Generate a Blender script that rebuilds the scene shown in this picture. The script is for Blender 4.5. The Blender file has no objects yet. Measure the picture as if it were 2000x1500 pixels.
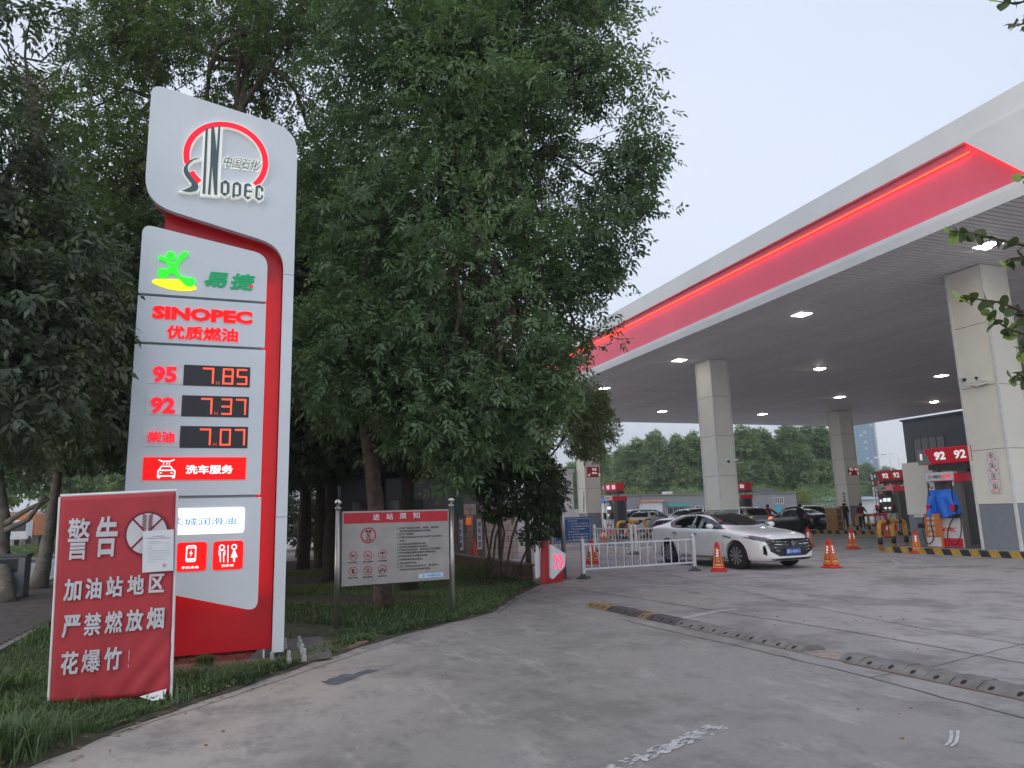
import bpy, bmesh, math, random
import numpy as np
from mathutils import Vector, Matrix
from mathutils.bvhtree import BVHTree
from mathutils.geometry import delaunay_2d_cdt

SC = bpy.context.scene
COL = SC.collection
R = math.radians
# ------------------------------------------------------------------ camera
# world: x across the forecourt (to the right), y away along the canopy, z up; camera stands at the entrance
CH, CF, PITCH, ROLL, YAW = 1.6, 1409.0, R(10.2), R(1.58), R(20.3)
_h = np.array([math.sin(YAW), math.cos(YAW), 0.0])
_r = np.array([math.cos(YAW), -math.sin(YAW), 0.0])
CAMF = _h * math.cos(PITCH) + np.array([0, 0, math.sin(PITCH)])
_u = np.cross(_r, CAMF)
CAMX = math.cos(ROLL) * _r - math.sin(ROLL) * _u
CAMY = math.sin(ROLL) * _r + math.cos(ROLL) * _u
CAMP = np.array([0.0, 0.0, CH])
cam = bpy.data.cameras.new('camera'); camo = bpy.data.objects.new('camera', cam); COL.objects.link(camo)
cam.sensor_width = 36.0; cam.lens = 36.0 * CF / 2000.0; cam.clip_start = 0.05; cam.clip_end = 3000
_m = Matrix.Identity(4)
for i in range(3):
    _m[i][0] = CAMX[i]; _m[i][1] = CAMY[i]; _m[i][2] = -CAMF[i]; _m[i][3] = CAMP[i]
camo.matrix_world = _m
SC.camera = camo
# ------------------------------------------------------------------ sky, sun, exposure
SC.view_settings.view_transform = 'Standard'; SC.view_settings.look = 'None'
SC.view_settings.gamma = 1.0; SC.view_settings.use_curve_mapping = False
SC.view_settings.exposure = 0.25
W = bpy.data.worlds.new('World'); SC.world = W; W.use_nodes = True
wt = W.node_tree; wt.nodes.clear()
def wn(t, **k):
    n = wt.nodes.new(t)
    for a, b in k.items(): setattr(n, a, b)
    return n
SUN_EL, SUN_ROT = R(14), R(250)
sky = wn('ShaderNodeTexSky', sky_type='NISHITA', sun_disc=False, sun_elevation=SUN_EL, sun_rotation=SUN_ROT, air_density=1.0, dust_density=4.0, ozone_density=2.0)
b1 = wn('ShaderNodeBackground'); b1.inputs['Strength'].default_value = 0.05
wt.links.new(sky.outputs[0], b1.inputs['Color'])
# the even cloud deck of an overcast evening: pale blue, a little whiter low down, faint broad clouds
tc = wn('ShaderNodeTexCoord'); sp = wn('ShaderNodeSeparateXYZ'); wt.links.new(tc.outputs['Generated'], sp.inputs[0])
rp = wn('ShaderNodeValToRGB'); rp.color_ramp.elements[0].position = 0.0; rp.color_ramp.elements[0].color = (0.80, 0.825, 0.885, 1)
rp.color_ramp.elements[1].position = 0.75; rp.color_ramp.elements[1].color = (0.65, 0.695, 0.84, 1)
wt.links.new(sp.outputs[2], rp.inputs[0])
nz = wn('ShaderNodeTexNoise'); nz.inputs['Scale'].default_value = 1.7; nz.inputs['Detail'].default_value = 3
wt.links.new(tc.outputs['Generated'], nz.inputs['Vector'])
nr = wn('ShaderNodeMapRange'); nr.inputs[3].default_value = 0.86; nr.inputs[4].default_value = 1.12
wt.links.new(nz.outputs[0], nr.inputs[0])
vm = wn('ShaderNodeVectorMath', operation='SCALE'); wt.links.new(rp.outputs[0], vm.inputs[0]); wt.links.new(nr.outputs[0], vm.inputs[3])
b2 = wn('ShaderNodeBackground'); b2.inputs['Strength'].default_value = 0.93; wt.links.new(vm.outputs[0], b2.inputs['Color'])
ad = wn('ShaderNodeAddShader'); wt.links.new(b1.outputs[0], ad.inputs[0]); wt.links.new(b2.outputs[0], ad.inputs[1])
wo = wn('ShaderNodeOutputWorld'); wt.links.new(ad.outputs[0], wo.inputs[0])
sl = bpy.data.lights.new('sun', 'SUN'); sl.energy = 0.5; sl.angle = R(25); sl.color = (1, 0.95, 0.9)
so = bpy.data.objects.new('sun', sl); COL.objects.link(so)
so.rotation_euler = (R(40), 0, R(-35))
SC.render.engine = 'CYCLES'
SC.cycles.use_denoising = True
SC.cycles.max_bounces = 6; SC.cycles.diffuse_bounces = 3; SC.cycles.glossy_bounces = 3; SC.cycles.transmission_bounces = 4
SC.cycles.transparent_max_bounces = 6; SC.cycles.volume_bounces = 0
SC.cycles.sample_clamp_indirect = 4

# ------------------------------------------------------------------ pixel (of the 2000x1500 photograph) to place
def ray(px, py):
    d = CAMF * CF + CAMX * (px - 1000) + CAMY * (750 - py)
    return d / np.linalg.norm(d)
def G(px, py, z=0.0):
    d = ray(px, py); return CAMP + d * ((z - CH) / d[2])
def D3(px, py, dist):            # point on the ray at a given forward distance
    d = ray(px, py); return CAMP + d * (dist / float(d @ _h))
def PX(px, py, x):
    d = ray(px, py); return CAMP + d * (x / d[0])
def PY(px, py, y):
    d = ray(px, py); return CAMP + d * (y / d[1])
ZUP = np.array([0, 0, 1.0])
class Fr:                        # an upright plane that signs are drawn on
    def __init__(s, O, Rt): s.O = np.array(O, float); s.R = np.array(Rt, float) / np.linalg.norm(Rt); s.N = np.cross(s.R, ZUP)
    def pt(s, u, v, w=0): return s.O + s.R * u + ZUP * v + s.N * w
    def px(s, px, py):
        d = ray(px, py); t = ((s.O - CAMP) @ s.N) / (d @ s.N); p = CAMP + d * t - s.O
        return (float(p @ s.R), float(p[2]))
    def zoom(s, x0, y0, k, pts): return [s.px(x0 + a / k, y0 + b / k) for a, b in pts]
    def lift(s, w): return Fr(s.O + s.N * w, s.R)

# ------------------------------------------------------------------ materials
MATS = {}
def mk(name, col, rough=0.6, metal=0.0, var=0.10, scale=6.0, bump=0.0, emit=None, es=0.0, spec=0.5, coat=0.0, dirt=0.0, detail=4.0):
    if name in MATS: return MATS[name]
    m = bpy.data.materials.new(name); m.use_nodes = True; nt = m.node_tree; bs = nt.nodes['Principled BSDF']
    bs.inputs['Roughness'].default_value = rough; bs.inputs['Metallic'].default_value = metal
    bs.inputs['Specular IOR Level'].default_value = spec; bs.inputs['Coat Weight'].default_value = coat
    tcn = nt.nodes.new('ShaderNodeTexCoord'); n = nt.nodes.new('ShaderNodeTexNoise'); n.inputs['Scale'].default_value = scale; n.inputs['Detail'].default_value = detail
    nt.links.new(tcn.outputs['Object'], n.inputs['Vector'])
    r = nt.nodes.new('ShaderNodeValToRGB')
    c0 = [max(0, c * (1 - var)) for c in col]; c1 = [min(1, c * (1 + var)) for c in col]
    r.color_ramp.elements[0].position = 0.3; r.color_ramp.elements[1].position = 0.7
    r.color_ramp.elements[0].color = (*c0, 1); r.color_ramp.elements[1].color = (*c1, 1)
    nt.links.new(n.outputs[0], r.inputs[0]); out = r.outputs[0]
    if dirt > 0:
        n2 = nt.nodes.new('ShaderNodeTexNoise'); n2.inputs['Scale'].default_value = scale * 0.35; n2.inputs['Detail'].default_value = 8; n2.inputs['Roughness'].default_value = 0.7
        nt.links.new(tcn.outputs['Object'], n2.inputs['Vector'])
        mr = nt.nodes.new('ShaderNodeMapRange'); mr.inputs[1].default_value = 0.5; mr.inputs[2].default_value = 0.75; mr.inputs[4].default_value = dirt
        nt.links.new(n2.outputs[0], mr.inputs[0])
        mx = nt.nodes.new('ShaderNodeMix'); mx.data_type = 'RGBA'; nt.links.new(mr.outputs[0], mx.inputs[0]); nt.links.new(out, mx.inputs[6])
        mx.inputs[7].default_value = (col[0] * .45, col[1] * .42, col[2] * .38, 1); out = mx.outputs[2]
    nt.links.new(out, bs.inputs['Base Color'])
    if bump > 0:
        bm_ = nt.nodes.new('ShaderNodeBump'); bm_.inputs['Strength'].default_value = min(1, bump); bm_.inputs['Distance'].default_value = 0.02
        nt.links.new(n.outputs[0], bm_.inputs['Height']); nt.links.new(bm_.outputs[0], bs.inputs['Normal'])
    if emit: bs.inputs['Emission Color'].default_value = (*emit, 1); bs.inputs['Emission Strength'].default_value = es
    MATS[name] = m
    return m
def leafmat(name, c0, c1, trans=0.35, rough=0.5):
    m = bpy.data.materials.new(name); m.use_nodes = True; nt = m.node_tree; nt.nodes.remove(nt.nodes['Principled BSDF'])
    at = nt.nodes.new('ShaderNodeAttribute'); at.attribute_name = 'tint'
    r = nt.nodes.new('ShaderNodeValToRGB'); r.color_ramp.elements[0].color = (*c0, 1); r.color_ramp.elements[1].color = (*c1, 1)
    nt.links.new(at.outputs['Fac'], r.inputs[0])
    p = nt.nodes.new('ShaderNodeBsdfPrincipled'); p.inputs['Roughness'].default_value = rough; p.inputs['Specular IOR Level'].default_value = 0.4
    nt.links.new(r.outputs[0], p.inputs['Base Color'])
    t = nt.nodes.new('ShaderNodeBsdfTranslucent'); g = nt.nodes.new('ShaderNodeVectorMath'); g.operation = 'MULTIPLY'; g.inputs[1].default_value = (1.2, 1.5, 0.5)
    nt.links.new(r.outputs[0], g.inputs[0]); nt.links.new(g.outputs[0], t.inputs['Color'])
    mx = nt.nodes.new('ShaderNodeMixShader'); mx.inputs[0].default_value = trans
    nt.links.new(p.outputs[0], mx.inputs[1]); nt.links.new(t.outputs[0], mx.inputs[2])
    nt.links.new(mx.outputs[0], nt.nodes['Material Output'].inputs[0])
    return m

M = dict(
 panel=mk('white_enamel', (.64, .70, .74), .32, var=.035, scale=1.5, dirt=.10), red=mk('red_enamel', (.62, .012, .02), .3, var=.05), darkred=mk('deep_red_enamel', (.40, .012, .02), .4),
 redlit=mk('lit_red_band', (.50, .01, .02), .3, var=.04, emit=(.9, .01, .02), es=.02),
 ledred=mk('red_neon', (.9, .02, .03), .4, emit=(1, .008, .015), es=2.2), ledline=mk('orange_neon', (.9, .1, .05), .4, emit=(1, .014, .006), es=16), shelf=mk('red_shelf', (.8, .08, .1), .5),
 halo=mk('white_halo', (.8, .82, .78), .5, emit=(1, 1, .93), es=.25), haloside=mk('white_acrylic', (.75, .75, .7), .4),
 charcoal=mk('charcoal_letter', (.035, .06, .07), .5, emit=(.05, .09, .1), es=.35), ringred=mk('lit_red_ring', (.6, .015, .03), .5, emit=(1, .015, .04), es=.75, spec=.2),
 green=mk('lit_green', (.02, .6, .02), .4, emit=(.01, .85, .01), es=.9), yellow=mk('lit_yellow', (.8, .75, .02), .4, emit=(1, .93, .0), es=.95),
 dgreen=mk('dark_green_letter', (.0, .22, .08), .5, emit=(0, .25, .09), es=.5), redtxt=mk('lit_red_letter', (.55, .008, .01), .5, emit=(1, .01, .014), es=.72, spec=.2),
 pinktxt=mk('lit_crimson_letter', (.55, .015, .03), .5, emit=(1, .02, .045), es=.65, spec=.2),
 litred=mk('lit_red_panel', (.6, .01, .01), .5, emit=(1, .006, .006), es=.75, spec=.2), litwhite=mk('lit_white_panel', (.8, .8, .8), .4, emit=(1, 1, 1), es=.75),
 whitetxt=mk('white_print', (.8, .8, .8), .5, emit=(1, 1, 1), es=.35), bluetxt=mk('blue_print', (.02, .22, .55), .5, emit=(.0, .2, .5), es=.3),
 black=mk('black_display', (.018, .018, .025), .35), leddot=mk('led_dot', (.9, .2, .08), .5, emit=(1, .065, .025), es=1.7),
 plainw=mk('white_vinyl', (.70, .72, .74), .6), plaing=mk('grey_white_letter', (.52, .53, .57), .7), banner=mk('red_banner_cloth', (.40, .03, .042), .62, var=.12, scale=2.5, bump=.25),
 dkred=mk('maroon_print', (.17, .01, .02), .7), paper=mk('paper', (.62, .66, .70), .8, var=.03), ink=mk('ink', (.03, .03, .035), .7, var=0), greyink=mk('grey_ink', (.12, .13, .14), .8, var=0),
 steel=mk('brushed_steel', (.43, .41, .39), .33, metal=.85, var=.1, scale=25), steelboard=mk('steel_sheet', (.36, .345, .33), .42, metal=.55, var=.12, scale=3),
 printred=mk('red_print', (.50, .012, .03), .5), stickerblue=mk('pale_blue_sticker', (.55, .65, .75), .5),
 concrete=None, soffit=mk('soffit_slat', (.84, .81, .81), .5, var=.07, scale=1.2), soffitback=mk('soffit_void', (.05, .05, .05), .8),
 fascia=mk('fascia_white', (.74, .77, .79), .4, var=.04, scale=.7, dirt=.12), fasciared=mk('fascia_red', (.88, .115, .19), .35, var=.04, scale=.5),
 column=mk('column_cladding', (.84, .83, .75), .35, var=.04, scale=.8, dirt=.16), colgrey=mk('column_base_grey', (.24, .27, .32), .45, var=.06), trim=mk('column_trim', (.72, .74, .72), .3),
 lamp=mk('lamp_lit', (.9, .9, .9), .4, emit=(1, .97, .93), es=16), lampy=mk('lamp_lit_warm', (.9, .9, .6), .4, emit=(1, .97, .7), es=22),
 kerby=mk('kerb_yellow', (.52, .34, .06), .6, var=.2, dirt=.3), kerbb=mk('kerb_black', (.035, .035, .04), .6, var=.2, dirt=.2), cement2=mk('old_cement', (.14, .125, .11), .9, var=.2, scale=6, bump=.4), cement=mk('cement', (.33, .32, .31), .85, var=.15, scale=4, bump=.3),
 tubey=mk('tube_yellow', (.62, .33, .05), .45, dirt=.25), tubeb=mk('tube_black', (.02, .02, .025), .5),
 pumpgrey=mk('pump_grey', (.16, .155, .15), .45, var=.1), pumpdark=mk('pump_dark', (.05, .05, .052), .4), pumpw=mk('pump_white', (.68, .70, .71), .4), pumpred=mk('pump_red', (.50, .012, .03), .4, emit=(.6, .01, .03), es=.12),
 screen=mk('pump_screen', (.6, .65, .65), .3, emit=(.85, .95, .95), es=.8), rubber=mk('rubber', (.02, .02, .022), .6), tarp=mk('blue_tarp', (.012, .16, .75), .4, var=.15, scale=3), orange=mk('orange_board', (.62, .20, .05), .5),
 cone=mk('cone_red', (.60, .015, .012), .5, var=.12), conelab=mk('cone_label', (.50, .055, .02), .5), coney=mk('cone_stripe', (.75, .42, .12), .5), rail=mk('rail_white', (.70, .72, .76), .45, var=.05, dirt=.1), railblue=mk('rail_blue', (.03, .08, .25), .5),
 railbase=mk('rail_base', (.06, .065, .07), .7), bluesign=mk('blue_board', (.01, .07, .22), .45), arrowred=mk('arrow_box_red', (.42, .012, .018), .4), arroww=mk('arrow_panel_white', (.70, .71, .76), .4, emit=(.9, .9, 1), es=.06), arrowl=mk('arrow_lit', (.9, .1, .15), .4, emit=(1, .05, .13), es=1.1),
 bark=mk('bark', (.085, .062, .05), .9, var=.5, scale=9, bump=1, detail=9), barkshade=mk('shaded_bark', (.035, .028, .024), .95, var=.5, scale=9, bump=1, detail=9), bark2=mk('grey_bark', (.17, .155, .13), .85, var=.35, scale=6, bump=.8, detail=8), lawnsoil=mk('mossy_soil', (.065, .062, .038), .95, var=.4, scale=4, bump=.8), soil=mk('soil', (.20, .14, .095), .95, var=.4, scale=5, bump=.8), leaflit=mk('dry_leaf', (.22, .14, .07), .8, var=.4),  # darker copy of the bark: the grove's shade is put into its colour
 dkbuild=mk('dark_cladding', (.065, .07, .075), .45, var=.06, scale=.5), glass=mk('window_glass', (.05, .055, .055), .12, spec=.8, var=.3, scale=.6), frame=mk('window_frame', (.05, .05, .05), .5), gbuild=mk('grey_brick_wall', (.24, .245, .26), .85, var=.1, scale=3), studw=mk('stud_cap_plastic', (.36, .37, .36), .6), wwall=mk('white_wall', (.62, .63, .64), .8, var=.06), roofblue=mk('pale_blue_roof', (.35, .45, .50), .6), tower=mk('hazed_tower_wall', (.20, .33, .43), .7, var=.05, scale=.1), towerg=mk('hazed_tower_glass', (.12, .22, .32), .3, var=.1), awn=mk('green_awning', (.05, .30, .24), .6),  # tower wall and glass: distance haze painted into their blue
 stone=mk('pale_pink_stone', (.40, .33, .29), .8, var=.2, scale=4, bump=.4), stoned=mk('brown_stone', (.13, .105, .085), .85, var=.3, scale=4, bump=.5), mortar=mk('mortar', (.10, .085, .075), .9), brickred=mk('red_brick', (.20, .05, .035), .85, var=.3, scale=9, bump=.5), dark=mk('dark_interior', (.012, .012, .013), .8),
 whitepaint=mk('car_paint_white', (.90, .92, .93), .2, var=.01, coat=1), blackpaint=mk('car_paint_black', (.012, .012, .014), .2, var=.05, coat=1), silverpaint=mk('car_paint_silver', (.36, .35, .35), .3, metal=.6, var=.02, coat=.8), greypaint=mk('car_paint_grey', (.20, .21, .22), .3, metal=.5, var=.02, coat=.8),
 carglass=mk('car_glass', (.008, .01, .011), .05, spec=.8, var=0), chrome=mk('chrome', (.6, .6, .6), .15, metal=1, var=0), tyre=mk('tyre', (.015, .015, .016), .75), alloy=mk('alloy', (.42, .43, .44), .3, metal=.8), lightlens=mk('headlight_glass', (.10, .12, .15), .08, spec=.8), taillens=mk('tail_lens', (.25, .008, .015), .15), taillit=mk('tail_lit', (.9, .05, .05), .3, emit=(1, .10, .05), es=2.5), plateblue=mk('plate_blue', (.02, .10, .42), .4), grille=mk('grille_black', (.01, .01, .012), .3),
 skin=mk('skin', (.38, .22, .16), .6, var=.03), hair=mk('hair', (.012, .011, .010), .6), dkcloth=mk('dark_cloth', (.015, .015, .022), .85), redcloth=mk('red_cloth', (.22, .02, .03), .85), trousers=mk('trousers', (.015, .02, .035), .85), wood=mk('pallet_wood', (.50, .30, .14), .7, var=.15), humpg=mk('worn_rubber_hump', (.17, .165, .16), .6, var=.25, scale=8), humpb=mk('black_rubber_hump', (.07, .065, .065), .7, var=.3, scale=8), humpy=mk('yellow_rubber_hump', (.27, .175, .075), .7, var=.25, scale=8), rust=mk('rust_edge', (.20, .10, .06), .9),
 paintw=mk('road_paint', (.50, .50, .50), .75, var=.18, scale=9), paintf=mk('faded_road_paint', (.40, .39, .385), .8, var=.15, scale=9), joint=mk('joint_dark', (.07, .065, .065), .9), patch=mk('grey_patch', (.115, .13, .145), .8, var=.25, scale=7), asphalt=mk('asphalt', (.26, .27, .29), .8, var=.07), paver=mk('paver', (.115, .095, .09), .9, var=.25, scale=7, bump=.3), kerbstone=mk('kerbstone', (.22, .21, .2), .85, var=.2),
 bingrey=mk('bin_grey', (.20, .22, .24), .5), pink=mk('pink_cabinet', (.70, .06, .10), .4),
)
# concrete of the forecourt
def concrete():
    m = bpy.data.materials.new('concrete'); m.use_nodes = True; nt = m.node_tree; bs = nt.nodes['Principled BSDF']; L = nt.links.new
    tcn = nt.nodes.new('ShaderNodeTexCoord')
    def noise(sc, det=6, rough=.6, stretch=None):
        n = nt.nodes.new('ShaderNodeTexNoise'); n.inputs['Scale'].default_value = sc; n.inputs['Detail'].default_value = det; n.inputs['Roughness'].default_value = rough
        if stretch:
            mp = nt.nodes.new('ShaderNodeMapping'); mp.inputs['Scale'].default_value = stretch; L(tcn.outputs['Object'], mp.inputs[0]); L(mp.outputs[0], n.inputs['Vector'])
        else: L(tcn.outputs['Object'], n.inputs['Vector'])
        return n.outputs[0]
    def rng(o, a, b, c=0., d=1.):
        r = nt.nodes.new('ShaderNodeMapRange'); r.inputs[1].default_value = a; r.inputs[2].default_value = b; r.inputs[3].default_value = c; r.inputs[4].default_value = d; L(o, r.inputs[0]); return r.outputs[0]
    def mix(f, a, b):
        x = nt.nodes.new('ShaderNodeMix'); x.data_type = 'RGBA'; L(f, x.inputs[0])
        for i, c in ((6, a), (7, b)):
            if isinstance(c, tuple): x.inputs[i].default_value = (*c, 1)
            else: L(c, x.inputs[i])
        return x.outputs[2]
    warm, cool, dark, pale = (.40, .365, .325), (.268, .258, .246), (.145, .141, .136), (.47, .45, .425)
    sep = nt.nodes.new('ShaderNodeSeparateXYZ'); L(tcn.outputs['Object'], sep.inputs[0])
    # tyre-blackened lane across the middle of the entrance, tan edges
    mul = nt.nodes.new('ShaderNodeMath'); mul.operation = 'MULTIPLY_ADD'; L(sep.outputs[1], mul.inputs[0]); mul.inputs[1].default_value = -.45; L(sep.outputs[0], mul.inputs[2])
    w = nt.nodes.new('ShaderNodeMath'); w.operation = 'ADD'; L(mul.outputs[0], w.inputs[0]); L(rng(noise(.5, 5), 0, 1, -2.2, 2.2), w.inputs[1])
    lane = rng(w.outputs[0], -2.9, -1.3)
    base = mix(lane, warm, cool)
    base = mix(rng(w.outputs[0], 2.2, 5.5), base, (.365, .345, .34))
    base = mix(rng(noise(.55, 9, .72), .49, .60, 0, .62), base, dark)
    base = mix(rng(noise(2.6, 9, .78, (1, .5, 1)), .52, .62, 0, .5), base, dark)
    base = mix(rng(noise(1.9, 10, .78, (1, .35, 1)), .54, .62, 0, .38), base, pale)
    base = mix(rng(noise(9, 10, .8), .52, .75, 0, .35), base, pale)
    base = mix(rng(noise(38, 8, .8), .60, .72, 0, .55), base, (.13, .125, .12))
    L(base, bs.inputs['Base Color']); bs.inputs['Roughness'].default_value = .78
    bp = nt.nodes.new('ShaderNodeBump'); bp.inputs['Strength'].default_value = .5; bp.inputs['Distance'].default_value = .01; L(noise(30, 10, .75), bp.inputs['Height']); L(bp.outputs[0], bs.inputs['Normal'])
    return m
M['concrete'] = concrete()

# ------------------------------------------------------------------ objects
RM = {}
def root_of(o):
    while o.parent: o = o.parent
    return o
def rmi(o):
    return RM.get(root_of(o).name)
def thing(name, label, cat, loc=(0, 0, 0), rz=0.0, group=None):
    o = bpy.data.objects.new(name, None); COL.objects.link(o); o.empty_display_size = .2
    o.location = [float(c) for c in loc]; o.rotation_euler = (0, 0, rz); o['label'] = label; o['category'] = cat
    if group: o['group'] = group
    RM[o.name] = (Matrix.Translation(Vector([float(c) for c in loc])) @ Matrix.Rotation(rz, 4, 'Z')).inverted()
    return o
def tag(o, label, cat, group=None):
    o['label'] = label; o['category'] = cat
    if group: o['group'] = group
    return o
def kind(o, k): o['kind'] = k; return o
def addmesh(name, me, mats, parent=None, smooth=False, world=True, bevel=0):
    if not isinstance(mats, (list, tuple)): mats = [mats]
    if len(me.materials) == 0:
        for m in mats: me.materials.append(m)
    if parent is not None and world:
        mi = rmi(parent)
        if mi is not None: me.transform(mi)
    if smooth: me.polygons.foreach_set('use_smooth', [True] * len(me.polygons))
    o = bpy.data.objects.new(name, me); COL.objects.link(o)
    if parent is not None: o.parent = parent
    if bevel:
        b = o.modifiers.new('bevel', 'BEVEL'); b.width = bevel; b.segments = 2; b.limit_method = 'ANGLE'; b.angle_limit = R(50)
    return o
class MB:
    def __init__(s): s.v = []; s.f = []; s.m = []
    def add(s, vs, fs, mi=0):
        b = len(s.v); s.v += [tuple(map(float, p)) for p in vs]; s.f += [tuple(b + i for i in f) for f in fs]; s.m += [mi] * len(fs); return s
    def box(s, x0, x1, y0, y1, z0, z1, mi=0):
        return s.add([(x0, y0, z0), (x1, y0, z0), (x1, y1, z0), (x0, y1, z0), (x0, y0, z1), (x1, y0, z1), (x1, y1, z1), (x0, y1, z1)],
                     [(0, 3, 2, 1), (4, 5, 6, 7), (0, 1, 5, 4), (1, 2, 6, 5), (2, 3, 7, 6), (3, 0, 4, 7)], mi)
    def ext(s, poly, vec, mi=0):
        n = len(poly); a = [np.array(p, float) for p in poly]; b = [p + np.array(vec, float) for p in a]
        return s.add(a + b, [tuple(range(n)), tuple(range(2 * n - 1, n - 1, -1))] + [((i + 1) % n, i, n + i, n + (i + 1) % n) for i in range(n)], mi)
    def fbox(s, fr, u0, u1, v0, v1, w0, w1, mi=0):      # box in a frame
        p = [fr.pt(u0, v0, w0), fr.pt(u1, v0, w0), fr.pt(u1, v1, w0), fr.pt(u0, v1, w0)]
        return s.ext(p, fr.N * (w1 - w0), mi)
    def tube(s, pts, rad, n=8, mi=0, cap=True):
        pts = [np.array(p, float) for p in pts]; k = len(pts)
        if not hasattr(rad, '__len__'): rad = [rad] * k
        vs = []; prev = None
        for i, p in enumerate(pts):
            t = pts[min(i + 1, k - 1)] - pts[max(i - 1, 0)]; t = t / (np.linalg.norm(t) + 1e-9)
            if prev is None:
                a = np.cross(t, [0, 0, 1.0]);
                if np.linalg.norm(a) < .05: a = np.cross(t, [1.0, 0, 0])
            else: a = prev - t * (prev @ t)
            a = a / (np.linalg.norm(a) + 1e-9); prev = a; b = np.cross(t, a)
            for j in range(n):
                th = 2 * math.pi * j / n; vs.append(p + (a * math.cos(th) + b * math.sin(th)) * rad[i])
        fs = [(i * n + j, i * n + (j + 1) % n, (i + 1) * n + (j + 1) % n, (i + 1) * n + j) for i in range(k - 1) for j in range(n)]
        if cap: fs += [tuple(range(n - 1, -1, -1)), tuple(range((k - 1) * n, k * n))]
        return s.add(vs, fs, mi)
    def lathe(s, c, prof, n=16, mi=0, axis=2):
        vs = []
        for r_, z in prof:
            for j in range(n):
                th = 2 * math.pi * j / n; q = [r_ * math.cos(th), r_ * math.sin(th), z]
                if axis == 1: q = [q[0], q[2], q[1]]
                if axis == 0: q = [q[2], q[0], q[1]]
                vs.append((c[0] + q[0], c[1] + q[1], c[2] + q[2]))
        k = len(prof)
        fs = [(i * n + j, i * n + (j + 1) % n, (i + 1) * n + (j + 1) % n, (i + 1) * n + j) for i in range(k - 1) for j in range(n)]
        fs += [tuple(range(n - 1, -1, -1)), tuple(range((k - 1) * n, k * n))]
        return s.add(vs, fs, mi)
    def mesh(s, name):
        me = bpy.data.meshes.new(name); me.from_pydata(s.v, [], s.f)
        if any(s.m): me.polygons.foreach_set('material_index', s.m)
        me.update(); return me
    def build(s, name, mats, parent=None, smooth=False, world=True, bevel=0):
        return addmesh(name, s.mesh(name), mats, parent, smooth, world, bevel)
def st(name, mb, mats, **k): return kind(mb.build(name, mats, **k), 'structure')
def copy_tree(o, parent=None):
    c = o.copy(); COL.objects.link(c); c.parent = parent
    for ch in list(KIDS(o)): copy_tree(ch, c)
    return c
def KIDS(o): return [x for x in o.children]
def place(o, loc, rz=None, label=None, scale=None):
    o.location = [float(c) for c in loc]
    if rz is not None: o.rotation_euler = (0, 0, rz)
    if label: o['label'] = label
    if scale: o.scale = scale if hasattr(scale, '__len__') else (scale,) * 3
    return o
# text and outlines on a frame
_tc = {}
def text_arr(s, bold, res, shear):
    k = (s, bold, res, shear)
    if k not in _tc:
        c = bpy.data.curves.new('t', 'FONT'); c.body = s; c.extrude = .5; c.offset = bold; c.resolution_u = res; c.shear = shear
        o = bpy.data.objects.new('t', c); me = bpy.data.meshes.new_from_object(o)
        v = np.empty(len(me.vertices) * 3); me.vertices.foreach_get('co', v); v = v.reshape(-1, 3)
        f = [tuple(p.vertices) for p in me.polygons]; bpy.data.meshes.remove(me); bpy.data.objects.remove(o); bpy.data.curves.remove(c)
        lo = v.min(0); hi = v.max(0); v[:, :2] = (v[:, :2] - lo[:2]) / (hi[:2] - lo[:2]); v[:, 2] += .5
        _tc[k] = (v, f)
    return _tc[k]
def T(s, fr, u0, v0, u1, v1, mat, parent, depth=.004, bold=.02, w=.001, name='lettering', res=2, shear=0.0, mb=None, mi=0):
    if bold >= .02 and any(ord(c_) > 0x2e80 for c_ in s):     # heavy Chinese faces: the strokes thickened by shifted copies
        u0, u1 = sorted((u0, u1)); v0, v1 = sorted((v0, v1)); b = MB(); sh = bold * .75; du = sh * (u1 - u0) / len(s); dv = sh * (v1 - v0)
        for i_, (a_, c_) in enumerate(((0, 0), (1, 1), (-1, 1), (1, -1), (-1, -1))):
            T(s, fr, u0 + du + a_ * du, v0 + dv + c_ * dv, u1 - du + a_ * du, v1 - dv + c_ * dv, mat, parent, depth + i_ * .00025, 0.0, w, name, res, shear, mb=b)
        if mb is not None: mb.add(b.v, b.f, mi); return None
        return b.build(name, mat, parent)
    v, f = text_arr(s, bold, res, shear); u0, u1 = sorted((u0, u1)); v0, v1 = sorted((v0, v1))
    P = fr.O + np.outer(u0 + v[:, 0] * (u1 - u0), fr.R) + np.outer(v0 + v[:, 1] * (v1 - v0), ZUP) + np.outer(w + v[:, 2] * depth, fr.N)
    if mb is not None: mb.add(P, f, mi); return None
    b = MB(); b.add(P, f); return b.build(name, mat, parent)
def TZ(s, fr, zx, zy, k, x0, y0, x1, y1, mat, parent, **kw):        # text whose corners were read off an enlarged crop
    a = fr.px(zx + x0 / k, zy + y0 / k); b = fr.px(zx + x1 / k, zy + y1 / k)
    return T(s, fr, a[0], a[1], b[0], b[1], mat, parent, **kw)
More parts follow.
